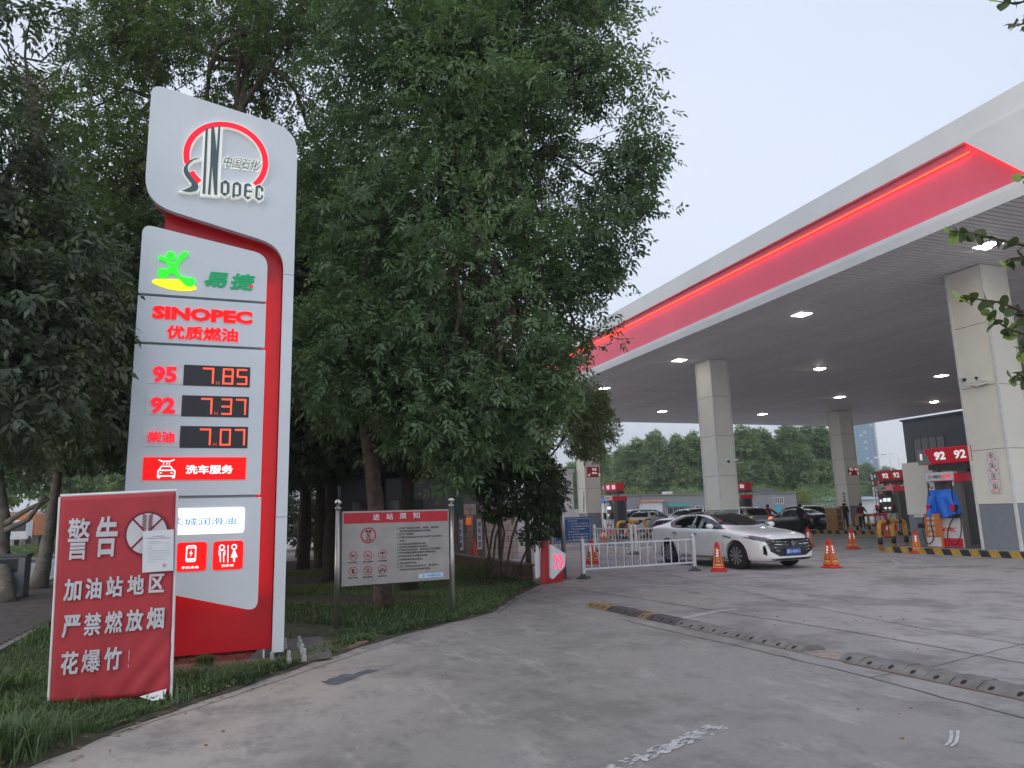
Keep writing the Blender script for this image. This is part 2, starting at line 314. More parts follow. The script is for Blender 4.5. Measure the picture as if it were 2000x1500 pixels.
def outline(polys, fr, depth, offset=0.0, w=0.0, close=True):
    c = bpy.data.curves.new('p', 'CURVE'); c.dimensions = '2D'; c.fill_mode = 'BOTH'; c.extrude = depth / 2; c.offset = offset
    for pl in polys:
        sp_ = c.splines.new('POLY'); sp_.points.add(len(pl) - 1)
        for i, p in enumerate(pl): sp_.points[i].co = (p[0], p[1], 0, 1)
        sp_.use_cyclic_u = True
    o = bpy.data.objects.new('p', c); me = bpy.data.meshes.new_from_object(o)
    v = np.empty(len(me.vertices) * 3); me.vertices.foreach_get('co', v); v = v.reshape(-1, 3); f = [tuple(p.vertices) for p in me.polygons]
    bpy.data.meshes.remove(me); bpy.data.objects.remove(o); bpy.data.curves.remove(c)
    P = fr.O + np.outer(v[:, 0], fr.R) + np.outer(v[:, 1], ZUP) + np.outer(w + v[:, 2] + depth / 2, fr.N)
    b = MB(); b.add(P, f); return b
def ccw(p):
    a = sum(p[i][0] * p[(i + 1) % len(p)][1] - p[(i + 1) % len(p)][0] * p[i][1] for i in range(len(p)))
    return p if a > 0 else p[::-1]
def S(name, polys, fr, mat, parent, depth=.01, offset=0.0, w=0.0, smooth=False):
    if not isinstance(polys[0], list): polys = [polys]
    return outline([ccw(p) for p in polys] if len(polys) == 1 or offset >= 0 else polys, fr, depth, offset, w).build(name, mat, parent)
def circ(cx, cy, rx, ry=None, n=32, a0=0., a1=360.):
    ry = ry or rx; return [(cx + rx * math.cos(R(a0 + (a1 - a0) * i / n)), cy + ry * math.sin(R(a0 + (a1 - a0) * i / n))) for i in range(n + (0 if a1 - a0 == 360 else 1))]
def rrect(u0, v0, u1, v1, r, n=5):
    u0, u1 = sorted((u0, u1)); v0, v1 = sorted((v0, v1)); out = []
    for cx, cy, a in ((u1 - r, v1 - r, 0), (u0 + r, v1 - r, 90), (u0 + r, v0 + r, 180), (u1 - r, v0 + r, 270)):
        out += [(cx + r * math.cos(R(a + 90 * i / n)), cy + r * math.sin(R(a + 90 * i / n))) for i in range(n + 1)]
    return out
def stroke(pts, wd):                # a bent bar of constant width as one polygon
    p = [np.array(q, float) for q in pts]; L_ = []; Rr = []
    for i, q in enumerate(p):
        t = p[min(i + 1, len(p) - 1)] - p[max(0, i - 1)]; t /= (np.linalg.norm(t) + 1e-9); n = np.array([-t[1], t[0]]) * wd / 2
        L_.append(tuple(q + n)); Rr.append(tuple(q - n))
    return L_ + Rr[::-1]
rnd = random.Random(4)
# ================================================================== GROUND
def sheet(name, poly, z, mat, knd='structure', parent=None):
    b = MB(); b.add([(p[0], p[1], z) for p in poly], [tuple(range(len(poly)))]); o = b.build(name, mat, parent)
    if knd: o['kind'] = knd
    return o
gb = MB(); gb.add([(-400, -120, 0), (700, -120, 0), (700, 1200, 0), (-400, 1200, 0)], [(0, 1, 2, 3)])
ground = st('forecourt', gb, M['concrete'])
EDGE_PX = [(60, 1500), (200, 1440), (330, 1392), (420, 1362), (540, 1320), (640, 1285), (760, 1247), (880, 1217), (960, 1198), (1010, 1165), (1060, 1140)]
EDGE = [G(*p)[:2] for p in EDGE_PX]
EDGE = [np.array([-3.2, 2.2]), np.array([-2.2, 4.3])] + EDGE
# soil of the verge: a bumpy sheet whose edge follows the concrete
def edge_x(y):
    ys = [e[1] for e in EDGE]; xs = [e[0] for e in EDGE]
    return float(np.interp(y, ys, xs))
def nzf(x, y, s=1.0, seed=0):
    return math.sin(x * 1.7 * s + seed) * math.cos(y * 2.1 * s + seed * 1.3) * .5 + math.sin(x * 4.3 * s + y * 3.1 * s + seed * 2) * .3 + math.sin(x * 9.1 * s - y * 7.7 * s) * .2
b = MB(); rows = []
ys_ = [2.2 + i * .2 for i in range(int((30 - 2.2) / .2) + 1)]
for y in ys_:
    xe = edge_x(y) if y < 16 else 6.3
    row = []
    for j in range(28):
        t = j / 27.0; x = xe + .03 * math.sin(y * 9) + (-2.9 - xe) * (t ** 1.5)
        z = .008 if j == 0 else .012 + .02 * min(1, t * 6) + .010 * nzf(x, y, 1.3)
        row.append(len(b.v)); b.v.append((x, y, z))
    rows.append(row)
for i in range(len(rows) - 1):
    for j in range(27): b.f.append((rows[i][j + 1], rows[i][j], rows[i + 1][j], rows[i + 1][j + 1])); b.m.append(0)
st('verge_soil', b, M['lawnsoil'], smooth=True)
def mound(cx, cy, rx, ry, seed):
    rr_ = random.Random(seed); b = MB(); n = 26; b.v.append((cx, cy, .055))
    for k_ in (.4, .75, 1.0):
        for i in range(n):
            a = 2 * math.pi * i / n; q = k_ * (1 + .18 * math.sin(a * 3 + seed) + rr_.uniform(-.06, .06)); x, y = cx + rx * q * math.cos(a), cy + ry * q * math.sin(a); x = min(x, edge_x(y) - .04); b.v.append((x, y, {.4: .055, .75: .05, 1.0: .02}[k_] + rr_.uniform(-.008, .008)))
    for i in range(n): b.f.append((0, 1 + i, 1 + (i + 1) % n)); b.m.append(0)
    for r_ in range(2):
        for i in range(n): a = 1 + r_ * n; b.f.append((a + i, a + n + i, a + n + (i + 1) % n, a + (i + 1) % n)); b.m.append(0)
    return b
st('bare_soil', mound(-.3, 8.95, 1.15, .42, 1), M['soil'], smooth=True)
st('bare_soil', mound(1.0, 9.75, .62, .50, 2), M['soil'], smooth=True)
# brick path, road and median at the far left
sheet('footpath', [(-5.3, 2), (-2.95, 2), (-2.95, 60), (-5.3, 60)], .02, M['mortar'])
st('path_kerb', MB().box(-2.97, -2.87, 2, 60, 0, .07), M['kerbstone'])
sheet('road', [(-11.5, -60), (-5.3, -60), (-5.3, 300), (-11.5, 300)], .008, M['asphalt'])
st('road_kerb', MB().box(-5.42, -5.3, -60, 300, 0, .05), M['kerbstone'])
sheet('road_edge_line', [(-5.8, -60), (-5.65, -60), (-5.65, 300), (-5.8, 300)], .013, M['paintw'])
sheet('median_line', [(-8.5, -60), (-8.35, -60), (-8.35, 300), (-8.5, 300)], .013, M['paintw'])
st('median_kerb', MB().box(-9.2, -9.0, 10, 300, 0, .14), M['kerbstone'])
st('median_bed', MB().box(-12.5, -9.2, 10, 300, 0, .12), M['soil'])
fp = bpy.data.objects['footpath']
pm = MB(); pm.box(-.0975, .0975, -.0475, .0475, 0, .028); pme = pm.mesh('paver'); pme.materials.append(M['paver'])
rest = MB(); npv = 0
for i in range(90):
    y = 11.2 + i * .1
    for j in range(11):
        x = -3.08 - j * .2 - (.1 if i % 2 else 0)
        if x < -5.2: continue
        if npv < 290 and j < 6:
            o = bpy.data.objects.new('paver', pme); COL.objects.link(o); o.parent = fp; o.location = (x, y, .02 + rnd.uniform(-.004, .004)); npv += 1
        else: rest.box(x - .0975, x + .0975, y - .0475, y + .0475, .02, .047 + rnd.uniform(-.004, .004))
kind(rest.build('far_pavers', M['paver'], fp), 'stuff')
# slab joints, painted lines, patch
def ribbon(pts, w, z, rag=0.0, seed=1):
    rr = random.Random(seed); p = [np.array(q[:2], float) for q in pts]; dense = [p[0]]
    for a, c in zip(p[:-1], p[1:]):
        n = max(1, int(np.linalg.norm(c - a) / .12)) if rag else 1
        for k in range(1, n + 1): dense.append(a + (c - a) * k / n)
    L_, Q = [], []
    for i, q in enumerate(dense):
        t = dense[min(i + 1, len(dense) - 1)] - dense[max(i - 1, 0)]; t = t / (np.linalg.norm(t) + 1e-9); n = np.array([-t[1], t[0]])
        o_ = rr.uniform(-rag, rag); a, c = w / 2 * (1 + rr.uniform(-1, 1) * (rag * 20 if rag else 0)), w / 2 * (1 + rr.uniform(-1, 1) * (rag * 20 if rag else 0))
        L_.append((*(q + n * (max(a, .002) + o_)), z)); Q.append((*(q - n * (max(c, .002) - o_)), z))
    k = len(dense); b = MB(); b.add(L_ + Q, [(k + i, k + i + 1, i + 1, i) for i in range(k - 1)]); return b
def rib_px(name, px, w, mat, z=.004, rag=0.0, seed=1):
    return st(name, ribbon([G(*p) for p in px], w, z, rag, seed), mat)
rib_px('slab_joint', [(1130, 1153), (1240, 1168), (1400, 1194), (1560, 1218), (1700, 1241), (1850, 1268), (2010, 1298)], .018, M['joint'], rag=.012)
rib_px('slab_joint', [(1215, 1210), (1320, 1236), (1440, 1262), (1560, 1290), (1700, 1324), (1850, 1365), (2010, 1405)], .016, M['joint'], rag=.012, seed=3)
rib_px('slab_joint', [(1150, 1117), (1300, 1140), (1480, 1128), (1640, 1115)], .015, M['joint'], rag=.01, seed=5)
rib_px('slab_joint', [(200, 1440), (420, 1372), (640, 1297), (800, 1245)], .01, M['joint'], rag=.008, seed=7)
rib_px('slab_joint', [(1060, 1150), (1010, 1170), (975, 1196)], .02, M['joint'], rag=.01, seed=8)
rib_px('slab_joint', [(1290, 1118), (1540, 1176), (1770, 1222), (2010, 1262)], .012, M['joint'], rag=.006, seed=31)
rib_px('slab_joint', [(1700, 1324), (1830, 1300), (2010, 1255)], .008, M['joint'], rag=.01, seed=35)
# hairline cracks and drips
rr = random.Random(77)
for i in range(16):
    x, y = rr.uniform(.5, 9), rr.uniform(4.2, 15)
    if x < edge_x(y) + .3: continue
    pts = [(x, y)]; a = rr.uniform(0, 6.3)
    for k in range(rr.randint(3, 9)): a += rr.uniform(-.7, .7); pts.append((pts[-1][0] + .09 * math.cos(a), pts[-1][1] + .09 * math.sin(a)))
    st('hairline_crack', ribbon(pts, .005, .0035, .002, i), M['joint'])
oil = mk('oil_stain', (.10, .098, .095), .55, var=.2, scale=8)
for i in range(26):
    x, y = rr.uniform(3, 17), rr.uniform(6, 30); s_ = rr.uniform(.03, .14)
    if x < edge_x(y) + .5: continue
    sheet('oil_drip', [(x + s_ * math.cos(a) * rr.uniform(.6, 1), y + s_ * math.sin(a) * rr.uniform(.6, 1)) for a in np.linspace(0, 5.8, 11)], .0028 + i * 2e-5, oil)
rib_px('lane_line', [(1180, 1141), (1260, 1142), (1400, 1150), (1500, 1156), (1600, 1157), (1665, 1153)], .09, M['paintf'], rag=.004)
rib_px('lane_line', [(1328, 1209), (1400, 1194), (1440, 1190)], .12, M['paintf'], rag=.01, seed=2)
rib_px('lane_line', [(1160, 1140), (1240, 1131), (1330, 1135)], .07, M['paintf'], rag=.006, seed=4)
rib_px('lane_line', [(1420, 1128), (1600, 1127), (1700, 1117), (1745, 1108), (1757, 1101), (1742, 1094), (1680, 1088), (1600, 1084), (1500, 1078)], .12, M['paintf'], z=.005)
rib_px('lane_line', [(1640, 1084), (1760, 1088), (1925, 1101), (2010, 1096)], .09, M['paintf'], z=.006)
rib_px('lane_line', [(1600, 1089), (1700, 1080), (1790, 1074)], .09, M['paintf'], z=.007)
rib_px('lane_line', [(1120, 1128), (1230, 1115), (1420, 1106)], .07, M['paintf'], rag=.004)
# worn arrow stroke at the bottom of the picture: flakes of paint
fl = MB(); rr = random.Random(3); A, B_ = G(1408, 1418), G(1205, 1500)
for i in range(1500):
    t = rr.random(); c = A + (B_ - A) * t * 1.5; n = np.array([-(B_ - A)[1], (B_ - A)[0], 0]); n /= np.linalg.norm(n)
    wd = .082 * (1 - .35 * t); lat = rr.uniform(-1, 1); c = c + n * lat * wd; d = (B_ - A) / np.linalg.norm(B_ - A); ph = rr.uniform(0, 6)
    if nzf(c[0] * 5, c[1] * 5, 1.7, 2) + nzf(c[0] * 19, c[1] * 19, 1.3, 5) * .6 < -.28 + abs(lat) * .35 + t * .25: continue
    rad = rr.uniform(.006, .017)
    fl.add([(*(c + d * rad * 2.2 * math.cos(a + ph) * rr.uniform(.5, 1) + n * rad * .8 * math.sin(a + ph) * rr.uniform(.5, 1))[:2], .0042 + i * 1e-6) for a in np.linspace(0, 5.3, 6)], [tuple(range(6))])
st('worn_arrow_mark', fl, M['paintw'])
q = MB()
for k_, pts in enumerate((((1858, 1428), (1858, 1440), (1856, 1450), (1847, 1457)), ((1871, 1428), (1871, 1440), (1867, 1452), (1857, 1459)))):
    r_ = ribbon([G(*p) for p in pts], .022, .0045 + k_ * .0005, .002, 5 + k_); q.add(r_.v, r_.f)
st('tape_mark', q, M['paintw'])
Zp = lambda pts: [(600 + x / 4, 1180 + y / 4) for x, y in pts]
pp = [G(*p) for p in Zp([(105, 606), (150, 600), (175, 582), (235, 572), (262, 552), (300, 546), (350, 552), (400, 535), (465, 512), (520, 515), (565, 519), (500, 535), (440, 552), (385, 575), (330, 598), (290, 612), (240, 632), (160, 628)])]
sheet('repair_patch', pp, .004, M['patch'])

# ================================================================== CANOPY
CX0, CX1, CY0, CY1, CZ = 17.0, 52.4, 5.4, 51.8, 8.70
canopy = thing('station_canopy', 'large flat white canopy with a glowing red band along its edge over the pumps', 'canopy', (CX0, CY0, 0))
fs_ = Fr((CX0, 0, 0), (0, -1, 0))          # near long side, faces -x
def band(name, z0, z1, prof, mat, y0=CY0, y1=CY1):
    b = MB(); b.ext([(CX0 + dx, y0, z) for dx, z in prof], (0, y1 - y0, 0)); return b.build(name, mat, canopy)
fb = MB()
fb.ext([(CX0 + .05, CY0, 8.69), (CX0 + .02, CY0, 8.69), (CX0 - .005, CY0, 8.95), (CX0, CY0, 9.09), (CX0 + .5, CY0, 9.09), (CX0 + .5, CY0, 9.04), (CX0 + .05, CY0, 9.04)][::-1], (0, CY1 - CY0, 0))
fb.build('lower_fascia', M['fascia'], canopy)
MB().ext([(CX0, CY0, 10.68), (CX0, CY0, 11.38), (CX0 + .6, CY0, 11.38), (CX0 + .6, CY0, 10.68)], (0, CY1 - CY0, 0)).build('upper_fascia', M['fascia'], canopy)
MB().box(CX0 + .14, CX0 + .6, CY0, CY1, 9.092, 10.678).build('red_band', M['fasciared'], canopy)
MB().ext([(CX0 + .03, 12.02, 10.70), (CX0 + .03, 10.57, 9.08), (CX0 + .03, CY0, 9.08), (CX0 + .03, CY0, 10.70)], (-.14, 0, 0)).build('white_end_panel', M['fascia'], canopy)
t = MB().tube([(CX0 + .105, 12.0, 10.40), (CX0 + .105, CY1 - .3, 10.40)], .022, 8); t.build('neon_tube', M['ledline'], canopy)
MB().box(CX0 + .09, CX0 + .139, 12.0, CY1, 10.43, 10.44).build('neon_clip_rail', M['shelf'], canopy)
MB().ext([(CX0 + .05, 12.07, 10.66), (CX0 + .05, 10.65, 9.11), (CX0 + .05, 10.59, 9.11), (CX0 + .05, 12.01, 10.66)], (.08, 0, 0)).build('neon_edge', M['ledred'], canopy)
# other sides
ob = MB(); ob.box(CX0 + .5, CX1, CY0, CY0 + .3, 8.72, 11.36); ob.box(CX0 + .5, CX1, CY1 - .3, CY1, 8.72, 11.36); ob.box(CX1 - .3, CX1, CY0 + .3, CY1 - .3, 8.72, 11.36)
ob.build('outer_fascia', M['fascia'], canopy)
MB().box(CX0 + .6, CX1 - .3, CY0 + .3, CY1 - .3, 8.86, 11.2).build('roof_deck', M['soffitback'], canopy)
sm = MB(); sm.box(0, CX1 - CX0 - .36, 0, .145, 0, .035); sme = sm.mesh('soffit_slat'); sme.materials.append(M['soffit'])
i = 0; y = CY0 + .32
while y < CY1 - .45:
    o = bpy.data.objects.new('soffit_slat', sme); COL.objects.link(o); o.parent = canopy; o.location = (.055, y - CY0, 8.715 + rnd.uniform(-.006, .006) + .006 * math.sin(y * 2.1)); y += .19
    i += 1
# lamps of the soffit
lm = MB(); hs = .27; lm.box(-hs, hs, -hs, hs, -.012, .0)
lamps = [(19.5, 13.56, 0), (19.5, 20.96, 0), (19.55, 29.35, 0), (19.55, 37.3, 0), (28.1, 29.3, 1), (28.6, 45.6, 0), (37.6, 45.6, 0), (37.2, 37.3, 0), (37.2, 29.65, 0), (46.0, 37.5, 1)]
lamps = [(x * .9923 if 0 else x, y, k) for x, y, k in lamps]
where = ['behind the leafy twigs at the right edge, nearest to the street', 'just inside the red band above the white sedan', 'to the left of the tall middle column', 'farthest along the red edge, beside the tree',
 '', 'near the far edge between the two front columns', 'near the far edge before the rear column', 'over the rear column with the 92 plate', 'beside the cameras of the nearest column', '']
l0 = l1 = None
for (x, y, k), wh in zip(lamps, where):
    if k == 0:
        lab = 'square white ceiling lamp ' + wh
        o = thing('ceiling_lamp', lab, 'lamp', (x, y, 8.712), group='square lamps set in the canopy ceiling')
        fr = MB(); fr.box(-.31, .31, -.31, .31, -.006, .0)
        if l0 is None:
            a_ = fr.build('frame', M['trim'], o, world=False); c_ = MB(); c_.add([(-hs, -hs, -.008), (hs, -hs, -.008), (hs, hs, -.008), (-hs, hs, -.008), (0, 0, -.07)], [(0, 4, 1), (1, 4, 2), (2, 4, 3), (3, 4, 0), (0, 1, 2, 3)])
            d_ = c_.build('diffuser', M['lamp'], o, world=False); l0 = (a_.data, d_.data)
        else:
            for nme, me in zip(('frame', 'diffuser'), l0):
                q_ = bpy.data.objects.new(nme, me); COL.objects.link(q_); q_.parent = o
    else:
        lab = 'round yellowish ceiling lamp ' + ('in the middle of the canopy ceiling' if y < 32 else 'near the dark building')
        o = thing('round_lamp', lab, 'lamp', (x, y, 8.712), group='round yellowish lamps of the canopy ceiling')
        MB().lathe((0, 0, 0), [(.33, -.05), (.33, 0)], 20).build('housing', M['trim'], o, world=False)
        MB().lathe((0, 0, 0), [(.16, -.11), (.29, -.052)], 20).build('diffuser', M['lampy'], o, world=False)
# ------------------------------------------------------------------ columns
def column(x0, x1, y0, y1, label, seams=(3.1, 5.0, 6.9)):
    o = thing('canopy_column', label, 'column', ((x0 + x1) / 2, (y0 + y1) / 2, 0), group='square columns under the canopy')
    zs = [1.5] + list(seams) + [8.70]
    for a, c in zip(zs[:-1], zs[1:]): MB().box(x0, x1, y0, y1, a + .008, c - .008).build('cladding_panel', M['column'], o)
    MB().box(x0 + .012, x1 - .012, y0 + .012, y1 - .012, .15, 8.69).build('core', M['greyink'], o)
    MB().box(x0 + .004, x1 - .004, y0 + .004, y1 - .004, .16, 1.492).build('grey_base', M['colgrey'], o)
    for cx, cy in ((x0, y0), (x0, y1), (x1, y0), (x1, y1)):
        MB().box(cx - .035, cx + .035, cy - .035, cy + .035, .15, 8.68).build('corner_trim', M['trim'], o)
    return o
COLS = [(20.72, 21.78, 14.75, 15.9, 'widest beige column at the right, with two cameras and a strip of four notices'),
        (20.85, 21.82, 28.72, 29.9, 'tall beige column rising behind the white sedan'),
        (20.75, 21.8, 42.85, 44.0, 'beige column on the left with the red 95 plate'),
        (42.45, 43.65, 42.8, 43.95, 'beige rear column with the red 92 and 95 plate, man beside it')]
cols = [column(*c) for c in COLS]
# plates on columns
def plate(name, fr, u0, u1, v0, v1, mat, label, cat, t=.03):
    o = thing(name, label, cat, fr.pt((u0 + u1) / 2, v0, 0)); b = MB(); b.fbox(fr, u0, u1, v0, v1, .002, t); b.build('plate', mat, o); return o
f1 = Fr((20.75, 42.85, 0), (1, 0, 0))      # y-min face of the left column
o = plate('direction_plate', f1, *[f1.px(1147, 932)[0], f1.px(1174, 932)[0]], f1.px(1147, 932)[1], f1.px(1147, 912)[1], M['printred'], 'red plate reading 95 on the left column', 'sign')
u0, u1 = f1.px(1147, 932)[0], f1.px(1174, 932)[0]; v0, v1 = f1.px(1147, 932)[1], f1.px(1147, 912)[1]; fl_ = f1.lift(.031)
T('95', fl_, u0 + (u1 - u0) * .35, v0 + (v1 - v0) * .62, u0 + (u1 - u0) * .68, v0 + (v1 - v0) * .88, M['whitetxt'], o)
T('柴油', fl_, u0 + (u1 - u0) * .35, v0 + (v1 - v0) * .3, u0 + (u1 - u0) * .68, v0 + (v1 - v0) * .5, M['whitetxt'], o)
def arrowmark(fr, cx, cy, s, dx, parent):
    S('arrow', stroke([(cx - dx * s * .5, cy + s * .5), (cx + dx * s * .5, cy - s * .5)], s * .2), fr, M['whitetxt'], parent, .004, w=.001)
    S('arrow', stroke([(cx + dx * s * .5, cy + s * .15), (cx + dx * s * .52, cy - s * .52), (cx - dx * s * .15, cy - s * .5)], s * .2), fr, M['whitetxt'], parent, .004, w=.006)
arrowmark(fl_, u0 + (u1 - u0) * .16, v0 + (v1 - v0) * .25, .16, -1, o); arrowmark(fl_, u0 + (u1 - u0) * .84, v0 + (v1 - v0) * .25, .16, 1, o)
f3 = Fr((42.45, 42.8, 0), (1, 0, 0))
a, c = f3.px(1657, 928), f3.px(1677, 913)
o = plate('direction_plate', f3, a[0], c[0], a[1], c[1], M['printred'], 'red plate reading 92 and 95 on the rear column', 'sign'); fl_ = f3.lift(.031)
T('92 95', fl_, a[0] + .08, a[1] + (c[1] - a[1]) * .6, c[0] - .08, c[1] - .05, M['whitetxt'], o)
arrowmark(fl_, a[0] + .18, a[1] + .16, .18, -1, o); arrowmark(fl_, c[0] - .18, a[1] + .16, .18, 1, o)
# strip of four notices on the nearest column (face towards the street entrance)
fR = Fr((20.684, 15.9, 0), (0, -1, 0))
nl = thing('notice_strip', 'white strip with four small round prohibition signs on the nearest column', 'sign', fR.pt(.5, 2, 0))
k5 = 5.0
a, c = fR.px(1600 + 1640 / k5, 860 + 515 / k5), fR.px(1600 + 1725 / k5, 860 + 100 / k5)
uc = (fR.px(1600 + 1675 / k5, 860 + 140 / k5)[0] + fR.px(1600 + 1720 / k5, 860 + 440 / k5)[0]) / 2; hw = .13
b = MB(); b.fbox(fR, uc - hw * 1.25, uc + hw * 1.25, a[1], c[1], .002, .006); b.build('backing', M['plainw'], nl)
f_ = fR.lift(.0065); H_ = (c[1] - a[1]) / 4
for i, tx in enumerate(['禁打手机', '严禁烟火', '熄火加油', '当心触电']):
    zc = c[1] - H_ * (i + .38)
    S('ring', [circ(uc, zc, .085, n=24), circ(uc, zc, .072, n=24)], f_, M['printred'], nl, .002)
    S('slash', stroke([(uc - .055, zc + .055), (uc + .055, zc - .055)], .009), f_, M['printred'], nl, .002)
    S('glyph', [(uc - .03, zc - .045), (uc + .028, zc - .045), (uc + .018, zc + .0), (uc + .02, zc + .03), (uc - .01, zc + .05), (uc - .018, zc + .01)], f_, M['greyink'], nl, .003)
    S('caption_bar', rrect(uc - .12, zc - .165, uc + .12, zc - .105, .005), f_, M['printred'], nl, .002)
    T(tx, f_, uc - .10, zc - .155, uc + .10, zc - .115, M['whitetxt'], nl, depth=.002, w=.0025, bold=.01)
# vertical writing on columns
f2 = Fr((20.75, 44.0, 0), (0, -1, 0))
vw = thing('column_lettering', 'small dark writing running down the left column', 'lettering', (20.7, 43.4, 2))
for i, ch in enumerate('小心驾驶注意安全'):
    uu, zz = f2.px(1141, 962 + i * 5.0)
    T(ch, f2.lift(.038), uu - .09, zz - .07, uu + .09, zz + .07, M['ink'], vw, depth=.004, name='character')
f4 = Fr((42.45, 43.95, 0), (0, -1, 0))
vw = thing('column_lettering', 'small dark writing and emblem running down the rear column', 'lettering', (42.4, 43.4, 2))
for i, ch in enumerate('安全第一油品'):
    uu, zz = f4.px(1648.5 + i * .5, 964 + i * 7)
    T(ch, f4.lift(.038), uu - .12, zz - .09, uu + .12, zz + .09, M['ink'], vw, depth=.004, name='character')
# surveillance cameras
def bullet_cam(px, py, x, label, s=1.0, facing=-1):
    p = PX(px, py, x); o = thing('security_camera', label, 'camera', p)
    q_ = np.array(p)
    MB().tube([q_ + [.42, 0, -.08], q_ + [.2, 0, -.12], q_ + [0, 0, -.1]], .02, 8).build('bracket', M['trim'], o)
    MB().tube([q_ + [0, 0, -.1], q_ + [0, 0, 0]], .02, 8).build('mount', M['greyink'], o)
    d = np.array([-.5, facing * .8, -.25]); d /= np.linalg.norm(d)
    MB().tube([q_ - d * .14 * s, q_ + d * .14 * s], .065 * s, 12).build('housing', M['trim'], o)
    MB().tube([q_ + d * .14 * s, q_ + d * .165 * s], .05 * s, 12).build('lens', M['black'], o)
    return o
bullet_cam(1879, 741, 20.28, 'grey bullet camera on the left of the pair on the nearest column', 1.1, -1)
bullet_cam(1907, 736, 20.35, 'small dark-lensed camera on the right of the pair on the nearest column', .8, -.4)
arm = thing('camera_arm', 'curved white bracket arm carrying two cameras on the nearest column', 'bracket', (20.5, 15.4, 5.3))
a1, a2 = PX(1884, 752, 20.3), PX(1929, 746, 20.66)
MB().tube([a1, (a1 + a2) / 2 + [0, 0, -.06], a2 + [0, 0, -.02], a2 + [0.02, 0, .04]], .025, 8).build('arm', M['trim'], arm)
MB().tube([a1 + [0, 0, .02], (a1 + a2) / 2 + [0, 0, -.12], a2 + [0, 0, -.05]], .012, 6).build('cable', M['ink'], arm)
bullet_cam(1422, 900, 20.5, 'white bullet camera on the column behind the sedan', 1.2, -1)
bullet_cam(1437, 899, 20.9, 'second smaller camera beside the bullet camera on the middle column', .8, 1)

# ================================================================== HORIZON BUILDINGS
def winrow(o, fr, u0, u1, v0, v1, nu, fm='frame', gm='glass'):
    b = MB(); b.fbox(fr, u0, u1, v0, v1, .0, .02); f_ = b.build('window', M[gm], o)
    b = MB(); t_ = .05
    b.fbox(fr, u0 - t_, u1 + t_, v0 - t_, v0, .0, .05); b.fbox(fr, u0 - t_, u1 + t_, v1, v1 + t_, .0, .05)
    for i in range(nu + 1):
        u = u0 + (u1 - u0) * i / nu; b.fbox(fr, u - t_ / 2, u + t_ / 2, v0, v1, .021, .05)
    b.build('frame', M[fm], f_)
    return f_
# dark office block on the right
db = thing('dark_office_building', 'two-storey dark grey clad building with large windows behind the nearest pump', 'building', (56, 30, 0))
MB().box(56, 70, 12, 49.16, 0, 8.9).build('wall', M['dkbuild'], db)
MB().box(55.85, 70.2, 11.9, 49.3, 8.9, 9.05).build('parapet', M['dkbuild'], db)
fd = Fr((56, 0, 0), (0, -1, 0))
def UV(fr, *pxs): return [fr.px(*p) for p in pxs]
(a0, a1_), (b0, b1_) = UV(fd, (1783, 902), (1840, 851)); 
z0w, z1w = 3.9, fd.px(1783, 858)[1]
uL = fd.px(1783, 858)[0]; uR = fd.px(1843, 850)[0]
winrow(db, fd, uL, uR, 2.9, z1w, 4)
for k in range(3): winrow(db, fd, uR + 2.2 + k * 7.2, uR + 7.4 + k * 7.2, 2.9, z1w, 4)
bb = MB(); bb.fbox(fd, uL - .5, -14, 2.15, 2.8, 0, 1.6); bb.build('red_shop_fascia', M['printred'], db)
for k in range(6): winrow(db, fd, uL + .4 + k * 5, uL + 4.8 + k * 5, .2, 2.1, 3)
# low grey buildings across the yard
def block(name, label, x0, x1, y0, y1, h, mat, cat='building'):
    o = thing(name, label, cat, ((x0 + x1) / 2, y0, 0)); MB().box(x0, x1, y0, y1, 0, h).build('wall', mat, o)
    MB().box(x0 - .15, x1 + .15, y0 - .15, y1 + .15, h, h + .12).build('coping', M['kerbstone'], o); return o
g1 = block('grey_outbuilding', 'long low grey brick building with a white shutter and green awning', 42.2, 57.4, 80, 88, 3.4, M['gbuild'])
fg = Fr((0, 80, 0), (1, 0, 0))
def PB(fr, p0, p1):
    a = fr.px(*p0); c = fr.px(*p1); return min(a[0], c[0]), max(a[0], c[0]), min(a[1], c[1]), max(a[1], c[1])
u = PB(fg, (1247, 981), (1296, 1030)); b = MB(); b.fbox(fg, u[0], u[1], 0, u[3], .0, .06); b.build('shutter', M['wwall'], g1)
u = PB(fg, (1247, 981), (1298, 976)); b = MB(); b.fbox(fg, u[0], u[1], u[2], u[3], .0, .3); b.build('orange_sign', M['orange'], g1)
T('洗车 汽车美容', fg.lift(.31), u[0] + .3, u[2] + .05, u[1] - .3, u[3] - .05, M['plainw'], g1, depth=.02)
u = PB(fg, (1301, 989), (1342, 984)); aw = MB(); aw.ext([fg.pt(u[0], u[3], 0), fg.pt(u[0], u[2], .9), fg.pt(u[0], u[2] - .08, .9), fg.pt(u[0], u[2] - .02, 0)], fg.R * (u[1] - u[0])); aw.build('awning', M['awn'], g1)
for p0, p1, n in (((1303, 992), (1338, 1003), 3), ((1358, 989), (1373, 1004), 2)):
    u = PB(fg, p0, p1); winrow(g1, fg, u[0], u[1], u[2], u[3], n, fm='plainw')
MB().tube([fg.pt(39.9 + 5.2, 0, .2), fg.pt(46.2, 3.3, .2)], .06, 8).build('pipe', M['greyink'], g1)
MB().box(51.2, 52.2, 82, 83, 3.5, 3.9).build('roof_vent', M['wwall'], g1)
kk = block('small_kiosk', 'narrow white kiosk with a blue eave left of the grey building', 39.6, 41.9, 77, 79.5, 2.6, M['wwall'])
MB().box(39.3, 42.3, 76.6, 79.8, 2.73, 3.0).build('blue_eave', M['bluetxt'], kk)
g2 = block('grey_annex', 'grey box building with a barred white window and blue poster', 64.2, 70.3, 80, 86, 3.35, M['gbuild'])
